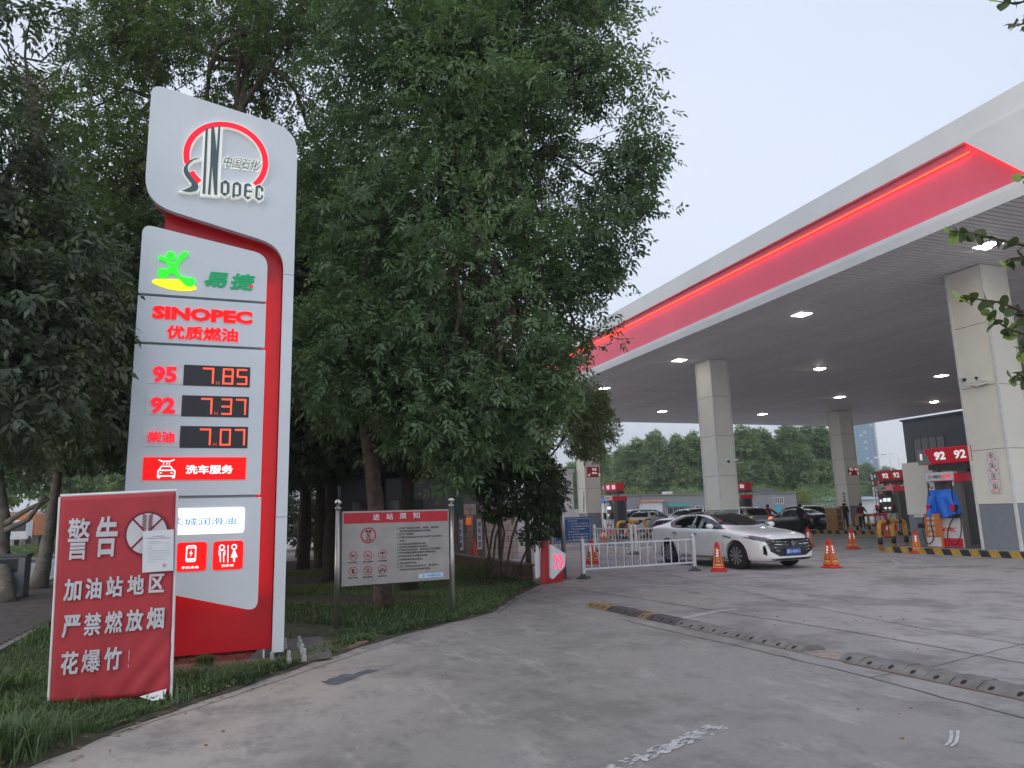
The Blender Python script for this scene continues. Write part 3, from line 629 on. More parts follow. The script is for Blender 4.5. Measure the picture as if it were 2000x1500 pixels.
u = PB(fg, (1512, 984), (1529, 972)); winrow(g2, fg, u[0], u[1], u[2], u[3], 5, fm='plainw')
u = PB(fg, (1514, 1001), (1527, 987)); b = MB(); b.fbox(fg, u[0], u[1], u[2], u[3], .0, .05); b.build('blue_poster', mk('cyan_poster', (.05, .35, .45), .5), g2)
MB().box(66.8, 68.6, 82, 84, 3.5, 4.1).build('roof_tank', M['greyink'], g2)
ws = thing('white_shed', 'long low white wall with a pale ribbed metal roof', 'shed', (75, 84, 0))
MB().box(70.6, 92, 84, 90, 0, 2.2).build('wall', M['wwall'], ws)
for k in range(26):
    x = 70.5 + k * .83; MB().ext([(x, 83.5, 2.25), (x + .8, 83.5, 2.25), (x + .8, 91, 2.9), (x, 91, 2.9)], (0, 0, .06)).build('roof_sheet', M['roofblue'], ws)
# left of the columns: white gate pillars and low white wall
gp = thing('gate_pillar', 'pale square pillar with a flat cap seen between the steel pole and the left column', 'pillar', PY(1113, 1030, 44) * [1, 1, 0])
fgp = Fr((0, 44, 0), (1, 0, 0)); u = PB(fgp, (1106, 922), (1122, 1010))
MB().box(u[0], u[1], 44, 44.6, 0, u[3]).build('shaft', M['wwall'], gp); MB().box(u[0] - .08, u[1] + .08, 43.9, 44.7, u[3], u[3] + .18).build('cap', M['wwall'], gp)
wl = thing('white_boundary_wall', 'low white wall piece behind the blue board', 'wall', (30, 60, 0)); fw = Fr((0, 60, 0), (1, 0, 0)); u = PB(fw, (1108, 995), (1134, 1020))
MB().box(u[0], u[1], 60, 60.3, 0, u[3]).build('panel', M['wwall'], wl)
# towers far away
def tower(label, px0, px1, py, dist, floors, bays, parts=True):
    a = D3(px0, py, dist); c = D3(px1, py, dist); h = float(a[2]); mid = (a + c) / 2
    wv = np.array([c[0] - a[0], c[1] - a[1], 0]); wl_ = np.linalg.norm(wv); wv /= wl_; back = np.array([-wv[1], wv[0], 0])
    o = thing('apartment_tower', label, 'tower', (mid[0], mid[1], 0)); b = MB(); p0 = np.array([a[0], a[1], 0]); p1 = np.array([c[0], c[1], 0])
    b.ext([p0, p1, p1 + back * wl_ * .8, p0 + back * wl_ * .8], (0, 0, h)); b.build('wall', M['tower'], o)
    fr = Fr(p0, wv)
    for i in range(floors):
        z = h * (i + .25) / floors
        for j in range(bays):
            u = wl_ * (j + .18) / bays; b = MB(); b.fbox(fr, u, u + wl_ * .62 / bays, z, z + h * .5 / floors, 0, .15)
            b.build('window', M['towerg' if rnd.random() < .85 else 'wwall'], o)
    b = MB(); b.fbox(fr, wl_ + .2, wl_ * 1.07, 0, h, -.5, 1.5); b.build('stair_shaft', M['wwall'], o)
    return o
tower('tall pale blue apartment tower standing beyond the trees beside the rear column', 1668, 1704, 822, 420, 26, 5)
tower('hazy blue tower showing above the poplars left of the rear column', 1530, 1553, 833, 620, 16, 4)
tower('broad hazy blue tower block half hidden by poplars', 1574, 1606, 834, 640, 16, 5)
tower('distant pale tower rising dimly behind the poplar gap', 1518, 1529, 864, 700, 10, 3)
# street lamps far behind
for (px, py, bx, lab) in ((1735, 889, 1754, 'tall street lamp with a long straight arm above the pump headers'), (1722, 896, 1738, 'thin curved street lamp behind the second pump header')):
    p = D3(bx, py, 130); o = thing('street_lamp', lab, 'street lamp', (p[0], p[1], 0)); q_ = D3(px - 14, py - 2, 130)
    MB().tube([(p[0], p[1], 0), (p[0], p[1], p[2])], [.12, .07], 8).build('pole', M['trim'], o)
    MB().tube([p, (p + q_) / 2 + [0, 0, .3], q_], .05, 6).build('arm', M['trim'], o)
    MB().tube([q_, q_ + (p - q_) * .3], [.16, .10], 8).build('lamp_head', M['trim'], o)
# ================================================================== PRICE SIGN
FY = 9.15
F = Fr((0, FY, 0), (1, 0, 0))
pyl = thing('price_sign', 'tall white and red fuel station price sign with lit logo and LED prices', 'sign', (-.4, 9.3, 0))
ZA = (240, 160, 4.16667); ZB = (220, 440, 3.947); ZC = (220, 800, 3.947)
A_ = lambda p: F.zoom(*ZA, p); B2 = lambda p: F.zoom(*ZB, p); C2 = lambda p: F.zoom(*ZC, p)
def arc(c, r, a0, a1, n=8): return [(c[0] + r * math.cos(R(a0 + (a1 - a0) * i / n)), c[1] + r * math.sin(R(a0 + (a1 - a0) * i / n))) for i in range(n + 1)]
def rounded(pts, rad, n=7):     # round the corners of a polygon
    out = []; k = len(pts)
    for i in range(k):
        p = np.array(pts[i]); a = np.array(pts[i - 1]); b = np.array(pts[(i + 1) % k]); r = rad[i] if hasattr(rad, '__len__') else rad
        if r <= 0: out.append(tuple(p)); continue
        d1 = (a - p) / np.linalg.norm(a - p); d2 = (b - p) / np.linalg.norm(b - p)
        s = p + d1 * r; e = p + d2 * r
        for j in range(n + 1):
            t_ = j / n; out.append(tuple((1 - t_) ** 2 * s + 2 * t_ * (1 - t_) * p + t_ * t_ * e))
    return out
XL, XR, XS = -1.262, .472, .345      # left, right, inner edge of the right-hand strip
TLz = F.px(300, 172)[1]; TRz = F.px(583, 262)[1]; BLz = F.px(287, 402)[1]; BRz = F.px(548, 487)[1]
s1 = 4.62; s2 = F.px(540, 1010)[1]
up = rounded([(XR, s1 + .003), (XR, TRz), (XL, TLz), (XL, BLz), (XS, BRz), (XS, s1 + .003)], [0, .34, .14, .34, .30, 0])
S('logo_panel', up, F, M['panel'], pyl, .10, w=0)
S('side_strip', [(XS, s2 + .003), (XR, s2 + .003), (XR, s1 - .003), (XS, s1 - .003)], F, M['panel'], pyl, .10, w=0)
S('side_strip', [(XS, .12), (XR, .12), (XR, s2 - .003), (XS, s2 - .003)], F, M['panel'], pyl, .10, w=0)
# red body behind: bends with the upper panel
FB = F.lift(-.14)
ins = .0
redp = rounded([(-1.05, BLz - .02), (XR - .03, BRz - .0 + .28), (XR - .03, .13), (XL + .02, .13), (XL + .02, F.px(285, 470)[1] - .3), (-1.05, F.px(325, 470)[1] - .1)], [0, .1, 0, 0, 0, 0])
S('red_body', redp, FB, M['redlit'], pyl, .10, w=-.10)
S('back_body', rounded([(XR - .02, TRz - .05), (XL + .05, TLz - .06), (XL + .05, BLz + .1), (XS, BRz + .1), (XR - .02, BRz)], [.3, .12, .3, 0, 0]), F, M['panel'], pyl, .29, w=-.30)
MB().box(XR - .012, XR, FY + .001, FY + .30, .12, TRz - .3).build('side_cover', M['panel'], pyl)
# dark red underside lip of the logo panel and inner edge of the strip
lip = rounded([(XL + .0, BLz - .0), (XS - .0, BRz - .0), (XS, .14)], [0, .30, 0], 10)
lb = MB()
pts = rounded([(XL + .02, BLz + .36), (XL + .02, BLz + .02), (XS - .012, BRz - .006), (XS - .012, .14)], [0, .34, .30, 0], 10)
for a, c in zip(pts[:-1], pts[1:]):
    lb.add([F.pt(a[0], a[1], -.005), F.pt(c[0], c[1], -.005), F.pt(c[0], c[1], -.24), F.pt(a[0], a[1], -.24)], [(0, 1, 2, 3)])
lb.build('red_reveal', M['red'], pyl)
# service panels
def panelpoly(z0, z1, top=None, bot=None): return [(XL + .005, z0), (.186, z0), (.186, z1), (XL + .005, z1)]
g = .016
tz = F.px(281, 443)[1]; tzr = F.px(521, 503)[1]
xr = .155
S('brand_panel', rounded([(XL + .005, 4.235 + g), (xr, 4.235 + g), (xr, tzr), (XL + .005, tz)], [0, 0, .17, .12]), F, M['panel'], pyl, .10, w=0)
S('fuel_panel', [(XL + .005, 3.655 + g), (xr, 3.655 + g), (xr, 4.235 - g), (XL + .005, 4.235 - g)], F, M['panel'], pyl, .10, w=0)
S('price_panel', [(XL + .005, 1.888 + g), (xr + .01, 1.888 + g), (xr + .01, 3.655 - g), (XL + .005, 3.655 - g)], F, M['panel'], pyl, .10, w=0)
MB().box(XL + .02, xr - .03, FY - .002, FY + .10, 1.0, 4.6).build('panel_core', M['panel'], pyl)
bz = F.px(488, 1188)[1]; bzl = F.px(342, 1162)[1]; sl_ = (bz - bzl) / (F.px(488, 1188)[0] - F.px(342, 1162)[0])
S('service_panel', rounded([(XL + .005, bz - sl_ * (xr - XL)), (xr + .02, bz - .03), (xr + .02, 1.888 - g), (XL + .005, 1.888 - g)], [.06, .13, 0, 0]), F, M['panel'], pyl, .10, w=0)
MB().box(XL + .02, xr - .04, FY + .012, FY + .05, .9, 4.55).build('panel_carrier', M['greyink'], pyl)
# hidden LED strips that wash the red band
MB().box(xr - .014, xr - .004, FY + .02, FY + .09, .75, 4.6).build('led_strip', M['ledred'], pyl)
zz = lambda x: bz - sl_ * (xr - x)
b = MB(); b.ext([(XL + .2, FY + .02, zz(XL + .2) + .03), (xr - .08, FY + .02, zz(xr - .08) + .03), (xr - .08, FY + .02, zz(xr - .08) + .02), (XL + .2, FY + .02, zz(XL + .2) + .02)], (0, .07, 0)); b.build('led_strip', M['ledred'], pyl)
# ---- emblem (lit, with white halo)
F1 = F.lift(.10)
def Ap(pts): return [F1.px(240 + a / 4.16667, 160 + c / 4.16667) for a, c in pts]
# circle fitted to the outer edge of the ring
rp_ = np.array(Ap([(500, 560), (800, 340), (1050, 430), (1182, 650), (560, 440)])); Am = np.c_[2 * rp_, np.ones(len(rp_))]; so_ = np.linalg.lstsq(Am, (rp_ ** 2).sum(1), rcond=None)[0]
rcx, rcy = so_[0], so_[1]; rr_ = math.sqrt(so_[2] + rcx ** 2 + rcy ** 2)
def ang(p): return math.degrees(math.atan2(p[1] - rcy, p[0] - rcx))
e1 = ang(Ap([(1065, 845)])[0]); e2 = ang(Ap([(625, 830)])[0])
def ringpoly(r0, r1, a0, a1, n=48): return circ(rcx, rcy, r1, n=n, a0=a0, a1=a1) + circ(rcx, rcy, r0, n=n, a0=a1, a1=a0)
eS1 = ang(Ap([(520, 680)])[0]); eS2 = ang(Ap([(560, 745)])[0])
if e2 < 0: e2 += 360
if eS1 < 0: eS1 += 360
if eS2 < 0: eS2 += 360
ring = ringpoly(rr_ - .068, rr_, e1, eS1); ring2 = ringpoly(rr_ - .068, rr_, eS2, e2, 10)
Sg = [(480, 905), (545, 915), (600, 905), (618, 880), (612, 850), (585, 815), (550, 770), (532, 735), (530, 705), (545, 680), (580, 655), (635, 640), (590, 642), (555, 655), (520, 685), (500, 715), (497, 745), (510, 780), (540, 820), (562, 845), (560, 868), (530, 885)]
Ig = [(650, 925), (672, 930), (695, 395), (676, 396)]
Ng = [(693, 933), (714, 935), (728, 700), (745, 935), (768, 940), (775, 700), (785, 560), (795, 376), (779, 374), (765, 585), (744, 380), (722, 382), (712, 700)]
Z9 = lambda pts: [((340 + a / 10.526 - 240) * 4.16667, (340 + c / 10.526 - 160) * 4.16667) for a, c in pts]
On = Z9([(960, 230), (1060, 165), (1147, 240), (1140, 430), (1040, 500), (958, 430)]); Oi = Z9([(1015, 235), (1090, 245), (1083, 435), (1008, 430)])
Pg = Z9([(1195, 522), (1208, 245), (1297, 200), (1385, 268), (1375, 468), (1308, 512), (1262, 478), (1240, 530)]); Pi = Z9([(1255, 262), (1330, 272), (1322, 468), (1246, 462)])
Eg = Z9([(1445, 260), (1525, 230), (1605, 292), (1500, 288), (1492, 378), (1610, 390), (1605, 422), (1490, 410), (1485, 505), (1585, 515), (1515, 568), (1430, 490)])
Cg = Z9([(1675, 300), (1755, 265), (1835, 340), (1830, 405), (1785, 395), (1780, 335), (1725, 320), (1712, 525), (1785, 535), (1790, 475), (1830, 480), (1820, 540), (1740, 590), (1665, 525)])
emb = S('emblem', ring, F1, M['halo'], pyl, .045, offset=.010, w=.002)
S('halo', ring2, F1, M['halo'], emb, .045, offset=.010, w=.003)
for i, gl in enumerate((Sg, [(640, 935), (780, 945), (805, 376), (668, 385)], On, Pg, Eg, Cg)):
    S('halo', Ap(gl), F1, M['halo'], emb, .05 + .0015 * i, offset=.013, w=.002)
F2 = F.lift(.165)
for rg in (ring, ring2): S('ring', [ringshift for ringshift in rg], F1, M['ringred'], emb, .006, w=.052)
nm = ['letter'] * 7
S('letter', [ccw(Ap(Pg)), ccw(Ap(Pi))[::-1]], F1, M['charcoal'], emb, .006, w=.064)
for gl in (Sg, Ig, Ng, Eg, Cg): S('letter', Ap(gl), F1, M['charcoal'], emb, .006, w=.064)
S('letter', [ccw(Ap(On)), ccw(Ap(Oi))[::-1]], F1, M['charcoal'], emb, .006, w=.064)
a, c = Ap([(805, 715)])[0], Ap([(1128, 600)])[0]; v0t, v1t = Ap([(970, 720)])[0][1], Ap([(970, 620)])[0][1]
T('中国石化', F1, a[0], v0t, c[0], v1t, M['halo'], emb, bold=.03, shear=.3, depth=.018, w=.002, name='halo')
T('中国石化', F1, a[0] + .015, v0t + .012, c[0] - .015, v1t - .012, M['charcoal'], emb, bold=-.008, shear=.3, depth=.006, w=.022)
# ---- convenience brand
def Bp(pts): return [F1.px(220 + a / 3.947, 440 + c / 3.947) for a, c in pts]
S('yellow_base', Bp([(303, 432), (330, 420), (400, 417), (520, 424), (590, 445), (642, 480), (643, 494), (600, 505), (520, 505), (430, 490), (360, 468), (315, 447)]), F1, M['yellow'], pyl, .012, w=.002)
fig = Bp([(350, 258), (356, 245), (372, 241), (400, 251), (425, 272), (450, 296), (480, 300), (498, 275), (517, 238), (543, 212), (573, 206), (587, 218), (573, 240), (540, 262), (515, 292), (500, 330), (502, 360), (515, 385), (540, 400), (580, 410), (620, 411), (637, 430), (632, 458), (610, 478), (575, 475), (548, 455), (520, 425), (490, 387), (460, 371), (437, 373), (418, 395), (393, 411), (370, 406), (354, 388), (350, 360), (362, 342), (385, 338), (405, 348), (425, 345), (432, 325), (425, 300), (405, 280), (375, 270)])
S('green_figure', fig, F1, M['green'], pyl, .014, w=.016)
hc = Bp([(449, 241)])[0]; S('green_dot', circ(hc[0], hc[1], .050, .053), F1, M['green'], pyl, .014, w=.016)
def TB(s, x0, y0, x1, y1, mat, parent=pyl, **k):
    a, c = Bp([(x0, y0)])[0], Bp([(x1, y1)])[0]; return T(s, F1, a[0], a[1], c[0], c[1], mat, parent, **k)
a = Bp([(703, 470)])[0]; c = Bp([(890, 370)])[0]; T('易', F1, a[0], a[1], c[0], c[1], M['dgreen'], pyl, bold=.035, shear=.18, depth=.01, w=.001)
a = Bp([(905, 492)])[0]; c = Bp([(1098, 383)])[0]; T('捷', F1, a[0], a[1], c[0], c[1], M['dgreen'], pyl, bold=.035, shear=.18, depth=.01, w=.001)
q_ = Bp([(1068, 474)])[0]; S('red_drop', circ(q_[0], q_[1], .024, .015), F1, M['redtxt'], pyl, .004, w=.012)
a = Bp([(303, 718)])[0]; c = Bp([(1078, 668)])[0]; T('SINOPEC', F1, a[0], a[1] - .0, c[0], c[1], M['redtxt'], pyl, bold=.055, depth=.012, w=.001)
a = Bp([(415, 872)])[0]; c = Bp([(968, 800)])[0]; T('优质燃油', F1, a[0], a[1], c[0], c[1], M['redtxt'], pyl, bold=.03, depth=.01, w=.001)
# ---- prices
def bx(fn, pts): 
    q_ = fn(pts); us = [p[0] for p in q_]; vs = [p[1] for p in q_]; return min(us), max(us), min(vs), max(vs)
def Cp(pts): return [F1.px(220 + a / 3.947, 800 + c / 3.947) for a, c in pts]
SEG = {'0': 'abcdef', '3': 'abgcd', '5': 'afgcd', '7': 'abc', '8': 'abcdefg'}
def digit(ch, u0, v0, w, h, parent):
    b = MB(); t_ = .006; n = 10; m_ = 15
    def dots(pts):
        for (x, y) in pts: b.fbox(F1, u0 + x * w - t_ / 2, u0 + x * w + t_ / 2, v0 + y * h - t_ / 2, v0 + y * h + t_ / 2, .006, .010)
    if ch == '.':
        dots([(0, 0), (.14, .0), (.07, .05), (0, .1), (.14, .1)]); return b.build('lit_point', M['leddot'], parent)
    for s_ in SEG[ch]:
        for k in (0, 1, 2):
            o_ = k * .055
            if s_ in 'adg':
                y0_ = {'a': 1 - o_ * .7, 'd': o_ * .7, 'g': .5 + (o_ - .05) * .7}[s_]; dots([(.05 + .9 * i / n, y0_) for i in range(n + 1)])
            else:
                x0_ = {'b': 1 - o_, 'c': 1 - o_, 'e': o_, 'f': o_}[s_]; ya, yb = (.5, 1) if s_ in 'bf' else (0, .5); dots([(x0_, ya + .03 + (yb - ya - .06) * i / 9) for i in range(10)])
    return b.build('digit', M['leddot'], parent)
for txt, lab, fn, tx, dsp in (('785', '95', Bp, [(305, 1212), (500, 1092)], [(552, 1075), (1056, 1250)]), ('737', '92', Bp, [(288, 1452), (487, 1328)], [(537, 1310), (1046, 1482)]),
                            ('707', '柴油', Cp, [(268, 252), (480, 170)], [(524, 126), (1038, 297)])):
    u0, u1, v0, v1 = bx(fn, tx); T(lab, F1, u0, v0, u1, v1, M['pinktxt'], pyl, bold=.045 if lab != '柴油' else .03, depth=.012, w=.006)
    x0, x1, y0, y1 = bx(fn, dsp)
    b = MB(); b.fbox(F1, u0 - .05, x0 - .006, y0 + .01, y1, .0, .005); b.build('grade_plate', M['plainw'], pyl)
    b = MB(); b.fbox(F1, x0, x1, y0, y1, .0, .006); disp = b.build('led_display', M['black'], pyl)
    w = (x1 - x0); h = (y1 - y0)
    digit(txt[0], x0 + w * .28, y0 + h * .12, w * .165, h * .76, disp); digit('.', x0 + w * .49, y0 + h * .12, w * .3, h, disp)
    digit(txt[1], x0 + w * .585, y0 + h * .12, w * .155, h * .76, disp); digit(txt[2], x0 + w * .80, y0 + h * .12, w * .155, h * .76, disp)
# ---- car wash
u0, u1, v0, v1 = bx(Cp, [(228, 545), (1030, 368)]); b = MB(); b.fbox(F1, u0, u1, v0, v1, .0, .012); cw = b.build('car_wash_panel', M['litred'], pyl)
def stk(fn, pts, wd, parent, w=.013): return S('icon_line', stroke(fn(pts), wd), F1, M['litwhite'], parent, .004, w=w)
stk(Cp, [(355, 388), (385, 400), (445, 400), (478, 386)], .014, cw); 
for x in (395, 420, 440): stk(Cp, [(x, 410), (x - 3, 425)], .010, cw)
stk(Cp, [(360, 465), (378, 438), (448, 438), (466, 465)], .014, cw)
S('icon_line', [ccw(rrect(*Cp([(343, 518)])[0], *Cp([(486, 463)])[0], .02)), ccw(rrect(*Cp([(353, 508)])[0], *Cp([(476, 473)])[0], .015))[::-1]], F1, M['litwhite'], cw, .004, w=.014)
for x in (356, 470): S('icon_line', rrect(*Cp([(x - 12, 530)])[0], *Cp([(x + 12, 510)])[0], .008), F1, M['litwhite'], cw, .004, w=.0155)
for x in (372, 456): stk(Cp, [(x - 9, 489), (x + 9, 489)], .010, cw, .0185)
a, c = Cp([(562, 497)])[0], Cp([(928, 427)])[0]; T('洗车服务', F1, a[0], a[1], c[0], c[1], M['litwhite'], cw, bold=.03, depth=.004, w=.013)
# ---- lubricant panel, phone and washroom panels
u0, u1, v0, v1 = bx(Cp, [(240, 975), (1020, 752)]); wp_ = S('lubricant_panel', rrect(u0, v0, u1, v1, .035), F1, M['litwhite'], pyl, .012)
a, c = Cp([(452, 898)])[0], Cp([(950, 828)])[0]; T('长城润滑油', F1, a[0], a[1], c[0], c[1], M['bluetxt'], wp_, bold=.0, depth=.004, w=.013)
q_ = Cp([(505, 842)])[0]; S('red_dot', circ(q_[0], q_[1], .012), F1, M['redtxt'], wp_, .003, w=.018)
u0, u1, v0, v1 = bx(Cp, [(487, 1250), (729, 1018)]); ph_ = S('phone_charging_panel', rrect(u0, v0, u1, v1, .035), F1, M['litred'], pyl, .012)
def ringrect(x0, y0, x1, y1, r, wd, parent):
    a, c = Cp([(x0, y0)])[0], Cp([(x1, y1)])[0]; uu0, uu1 = sorted((a[0], c[0])); vv0, vv1 = sorted((a[1], c[1]))
    S('icon_line', [ccw(rrect(uu0, vv0, uu1, vv1, r)), ccw(rrect(uu0 + wd, vv0 + wd, uu1 - wd, vv1 - wd, r * .6))[::-1]], F1, M['litwhite'], parent, .004, w=.013)
ringrect(562, 1176, 648, 1044, .022, .013, ph_); stk(Cp, [(572, 1068), (638, 1065)], .009, ph_, .0145); stk(Cp, [(570, 1155), (640, 1152)], .02, ph_, .0145)
S('icon_line', Cp([(612, 1078), (590, 1112), (604, 1112), (596, 1140), (620, 1102), (606, 1102)]), F1, M['litwhite'], ph_, .004, w=.016)
a, c = Cp([(530, 1230)])[0], Cp([(665, 1203)])[0]; T('手机充电', F1, a[0], a[1], c[0], c[1], M['litwhite'], ph_, bold=.02, depth=.004, w=.013)
u0, u1, v0, v1 = bx(Cp, [(769, 1238), (1009, 1008)]); ws_ = S('washroom_panel', rrect(u0, v0, u1, v1, .035), F1, M['litred'], pyl, .012)
for x, y in ((843, 1062), (937, 1058)):
    c = Cp([(x, y)])[0]; S('icon_line', [circ(c[0], c[1], .032, n=16), circ(c[0], c[1], .019, n=16)], F1, M['litwhite'], ws_, .004, w=.013)
stk(Cp, [(890, 1045), (888, 1178)], .011, ws_)
stk(Cp, [(822, 1125), (820, 1088), (866, 1086), (864, 1122)], .011, ws_); stk(Cp, [(830, 1100), (830, 1175)], .011, ws_, .0145); stk(Cp, [(856, 1100), (856, 1175)], .011, ws_, .0145)
stk(Cp, [(936, 1080), (914, 1138), (960, 1136), (938, 1080)], .011, ws_); stk(Cp, [(937, 1138), (936, 1172)], .02, ws_, .0145)
a, c = Cp([(838, 1214)])[0], Cp([(932, 1190)])[0]; T('洗手间', F1, a[0], a[1], c[0], c[1], M['litwhite'], ws_, bold=.02, depth=.004, w=.013)
u0b, u1b, v0b, v1b = bx(Cp, [(210, 1254), (452, 1022)]); S('hidden_service_panel', rrect(u0b, v0b, u1b, v1b, .035), F1, M['litred'], pyl, .012)
# ---- feet
for x in (.30, -1.0):
    MB().ext([(x - .24, FY + .08, 0.02), (x + .22, FY + .08, 0.02), (x + .09, FY + .08, .13), (x - .10, FY + .08, .13)], (0, .03, 0)).build('gusset', M['greyink'], pyl)
    MB().box(x - .05, x - .03, FY + .0, FY + .3, .02, .13).build('base_stud', M['trim'], pyl)
bf = thing('sign_footing', 'low courses of dark red bricks under the price sign', 'brick base', (-.4, 9.35, 0))
bm_ = MB().box(-.115, .115, -.055, .055, 0, .052).mesh('brick'); bm_.materials.append(M['brickred'])
for r_ in range(3):
    for i in range(7 - r_):
        o = bpy.data.objects.new('brick', bm_); COL.objects.link(o); o.parent = bf; o.location = (-.72 + i * .24 + r_ * .1 + rnd.uniform(-.01, .01) + .0, -.06 + r_ * .07 + rnd.uniform(-.01, .01), .012 + r_ * .03 + rnd.uniform(0, .006)); o.rotation_euler = (0, 0, rnd.uniform(-.08, .08))
# anchor studs with white caps beside the sign
fo = thing('anchor_footing', 'small concrete footing strip with white-capped anchor studs right of the sign', 'footing', (.75, 9.4, 0))
MB().ext([(.5, 8.85, .02), (1.0, 8.95, .02), (1.0, 10.3, .02), (.55, 10.3, .02)], (0, 0, .05)).build('slab', M['cement2'], fo)
for i, (px, py) in enumerate([(531, 1297), (564, 1295), (594, 1290), (590, 1280), (587, 1272), (584, 1264), (556, 1268)]):
    p = G(px, py, .065); MB().lathe((p[0], p[1], .06), [(.030, 0), (.030, .055), (.021, .06), (.021, .125), (.014, .135)], 10).build('stud_cap', M['studw'], fo, smooth=False)

# ================================================================== WARNING BANNER
pa, pb = G(97, 1376, .10), G(331, 1357, .10)
d = pb - pa; d[2] = 0; FW = Fr((pa[0], pa[1], 0), d)
ban = thing('warning_banner', 'red fireworks warning banner on a frame in front of the price sign', 'banner', (pa + pb) / 2 * [1, 1, 0])
tl, tr, bl, br = FW.px(119, 971), FW.px(343, 960), FW.px(97, 1374), FW.px(331, 1356)
wd = br[0]; nx, ny = 24, 44; bmv = MB(); idx = {}
for j in range(ny + 1):
    for i in range(nx + 1):
        s_, t_ = i / nx, j / ny
        u = (bl[0] * (1 - s_) + br[0] * s_) * (1 - t_) + (tl[0] * (1 - s_) + tr[0] * s_) * t_; v = (bl[1] * (1 - s_) + br[1] * s_) * (1 - t_) + (tl[1] * (1 - s_) + tr[1] * s_) * t_
        w = .012 * math.sin(s_ * 5 + t_ * 2) * (.3 + .7 * (1 - t_)) + .012 * math.exp(-t_ * 9) * math.sin((s_ * 3 + t_) * 9) + .012 * math.exp(-((s_ - .85) ** 2 + t_ ** 2) * 12) * math.sin((s_ - t_ * 1.5) * 30)
        idx[i, j] = len(bmv.v); bmv.v.append(tuple(FW.pt(u, v, w)))
for j in range(ny):
    for i in range(nx): bmv.f.append((idx[i, j], idx[i + 1, j], idx[i + 1, j + 1], idx[i, j + 1])); bmv.m.append(0)
cl = bmv.build('cloth', M['banner'], ban, smooth=True); sd = cl.modifiers.new('s', 'SOLIDIFY'); sd.thickness = .004; sd.offset = -1
fb = MB()
for a, c in (((tl[0] - .012, tl[1]), (bl[0] - .012, bl[1] - .02)), ((tr[0] + .010, tr[1]), (br[0] + .010, br[1] + .03)), ((tl[0] - .01, tl[1] + .012), (tr[0] + .01, tr[1] + .012))):
    fb = MB(); fb.tube([FW.pt(a[0], a[1], -.02), FW.pt(c[0], c[1] if c[1] > .6 else .02, -.02)], .014, 8); fb.build('frame_tube', M['plainw'], ban)
for x in (tl[0] + .15, tr[0] - .15):
    MB().tube([FW.pt(x, tl[1] - .3, -.03), FW.pt(x, 0.02, -.6)], .014, 8).build('rear_strut', M['plainw'], ban)
b = MB(); b.add([FW.pt(br[0] - .24, br[1] + .005, .02), FW.pt(br[0] - .02, br[1] + .055, .03), FW.pt(br[0] - .03, br[1] - .02, .06), FW.pt(br[0] - .12, br[1] - .03, .07)], [(0, 1, 2, 3)]); b.build('folded_corner', M['plainw'], ban)
ZD = (80, 940, 3.2603); FWt = FW.lift(.0005)
def tb(s, pts0, pts1, nm='lettering', **k):
    a = FWt.px(80 + pts0[0] / 3.2603, 940 + pts0[1] / 3.2603); c = FWt.px(80 + pts1[0] / 3.2603, 940 + pts1[1] / 3.2603); T(s, FWt, a[0], a[1], c[0], c[1], M['plaing'], ban, depth=.003, **k)
tb('警', (160, 502), (322, 232), bold=.012); tb('告', (345, 482), (498, 222), bold=.035)
for s, x0, y0, x1, y1 in (('加', 147, 762, 268, 618), ('油', 283, 750, 395, 612), ('站', 415, 738, 528, 602), ('地', 548, 724, 662, 594), ('区', 686, 710, 790, 586),
     ('严', 137, 995, 262, 846), ('禁', 275, 982, 392, 832), ('燃', 408, 968, 525, 822), ('放', 540, 956, 655, 812), ('烟', 672, 942, 790, 798),
     ('花', 127, 1232, 250, 1078), ('爆', 262, 1216, 388, 1064), ('竹', 402, 1202, 520, 1050)): tb(s, (x0, y0), (x1, y1), bold={'爆': .02, '燃': .024, '禁': .028}.get(s, .04))
tb('!', (555, 1185), (567, 1068), bold=.0)
c0 = FWt.px(80 + 676 / 3.2603, 940 + 332 / 3.2603); rr0 = .178
S('no_fireworks_disc', circ(c0[0], c0[1], rr0, rr0 * 1.07), FWt, M['plaing'], ban, .002)
S('disc_ring', [circ(c0[0], c0[1], rr0 * 1.05, rr0 * 1.12), circ(c0[0], c0[1], rr0 * .95, rr0 * 1.02)], FWt, M['dkred'], ban, .003, w=.0005)
for sg in (-1, 1): S('cross_bar', stroke([(c0[0] - rr0 * .7, c0[1] - sg * rr0 * .75), (c0[0] + rr0 * .7, c0[1] + sg * rr0 * .75)], .017), FWt, M['dkred'], ban, .003, w=.001 + sg * .0004)
for i in range(6):
    for sg in (-1, 1): S('firecracker', stroke([(c0[0] + sg * .008, c0[1] + .16 - i * .022 - .012), (c0[0] + sg * .042, c0[1] + .168 - i * .022 + .008)], .010), FWt, M['dkred'], ban, .003, w=.004)
FWp = FW.lift(.03)
def dz(x, y): return FWp.px(80 + x / 3.2603, 940 + y / 3.2603)
pn = thing('paper_notice', 'white printed paper sheet stuck over the round sign of the red banner', 'notice', FW.pt(.7, 1.1, .03))
S('sheet', [dz(645, 582), dz(843, 568), dz(846, 306), dz(650, 318)], FWp, M['paper'], pn, .003)
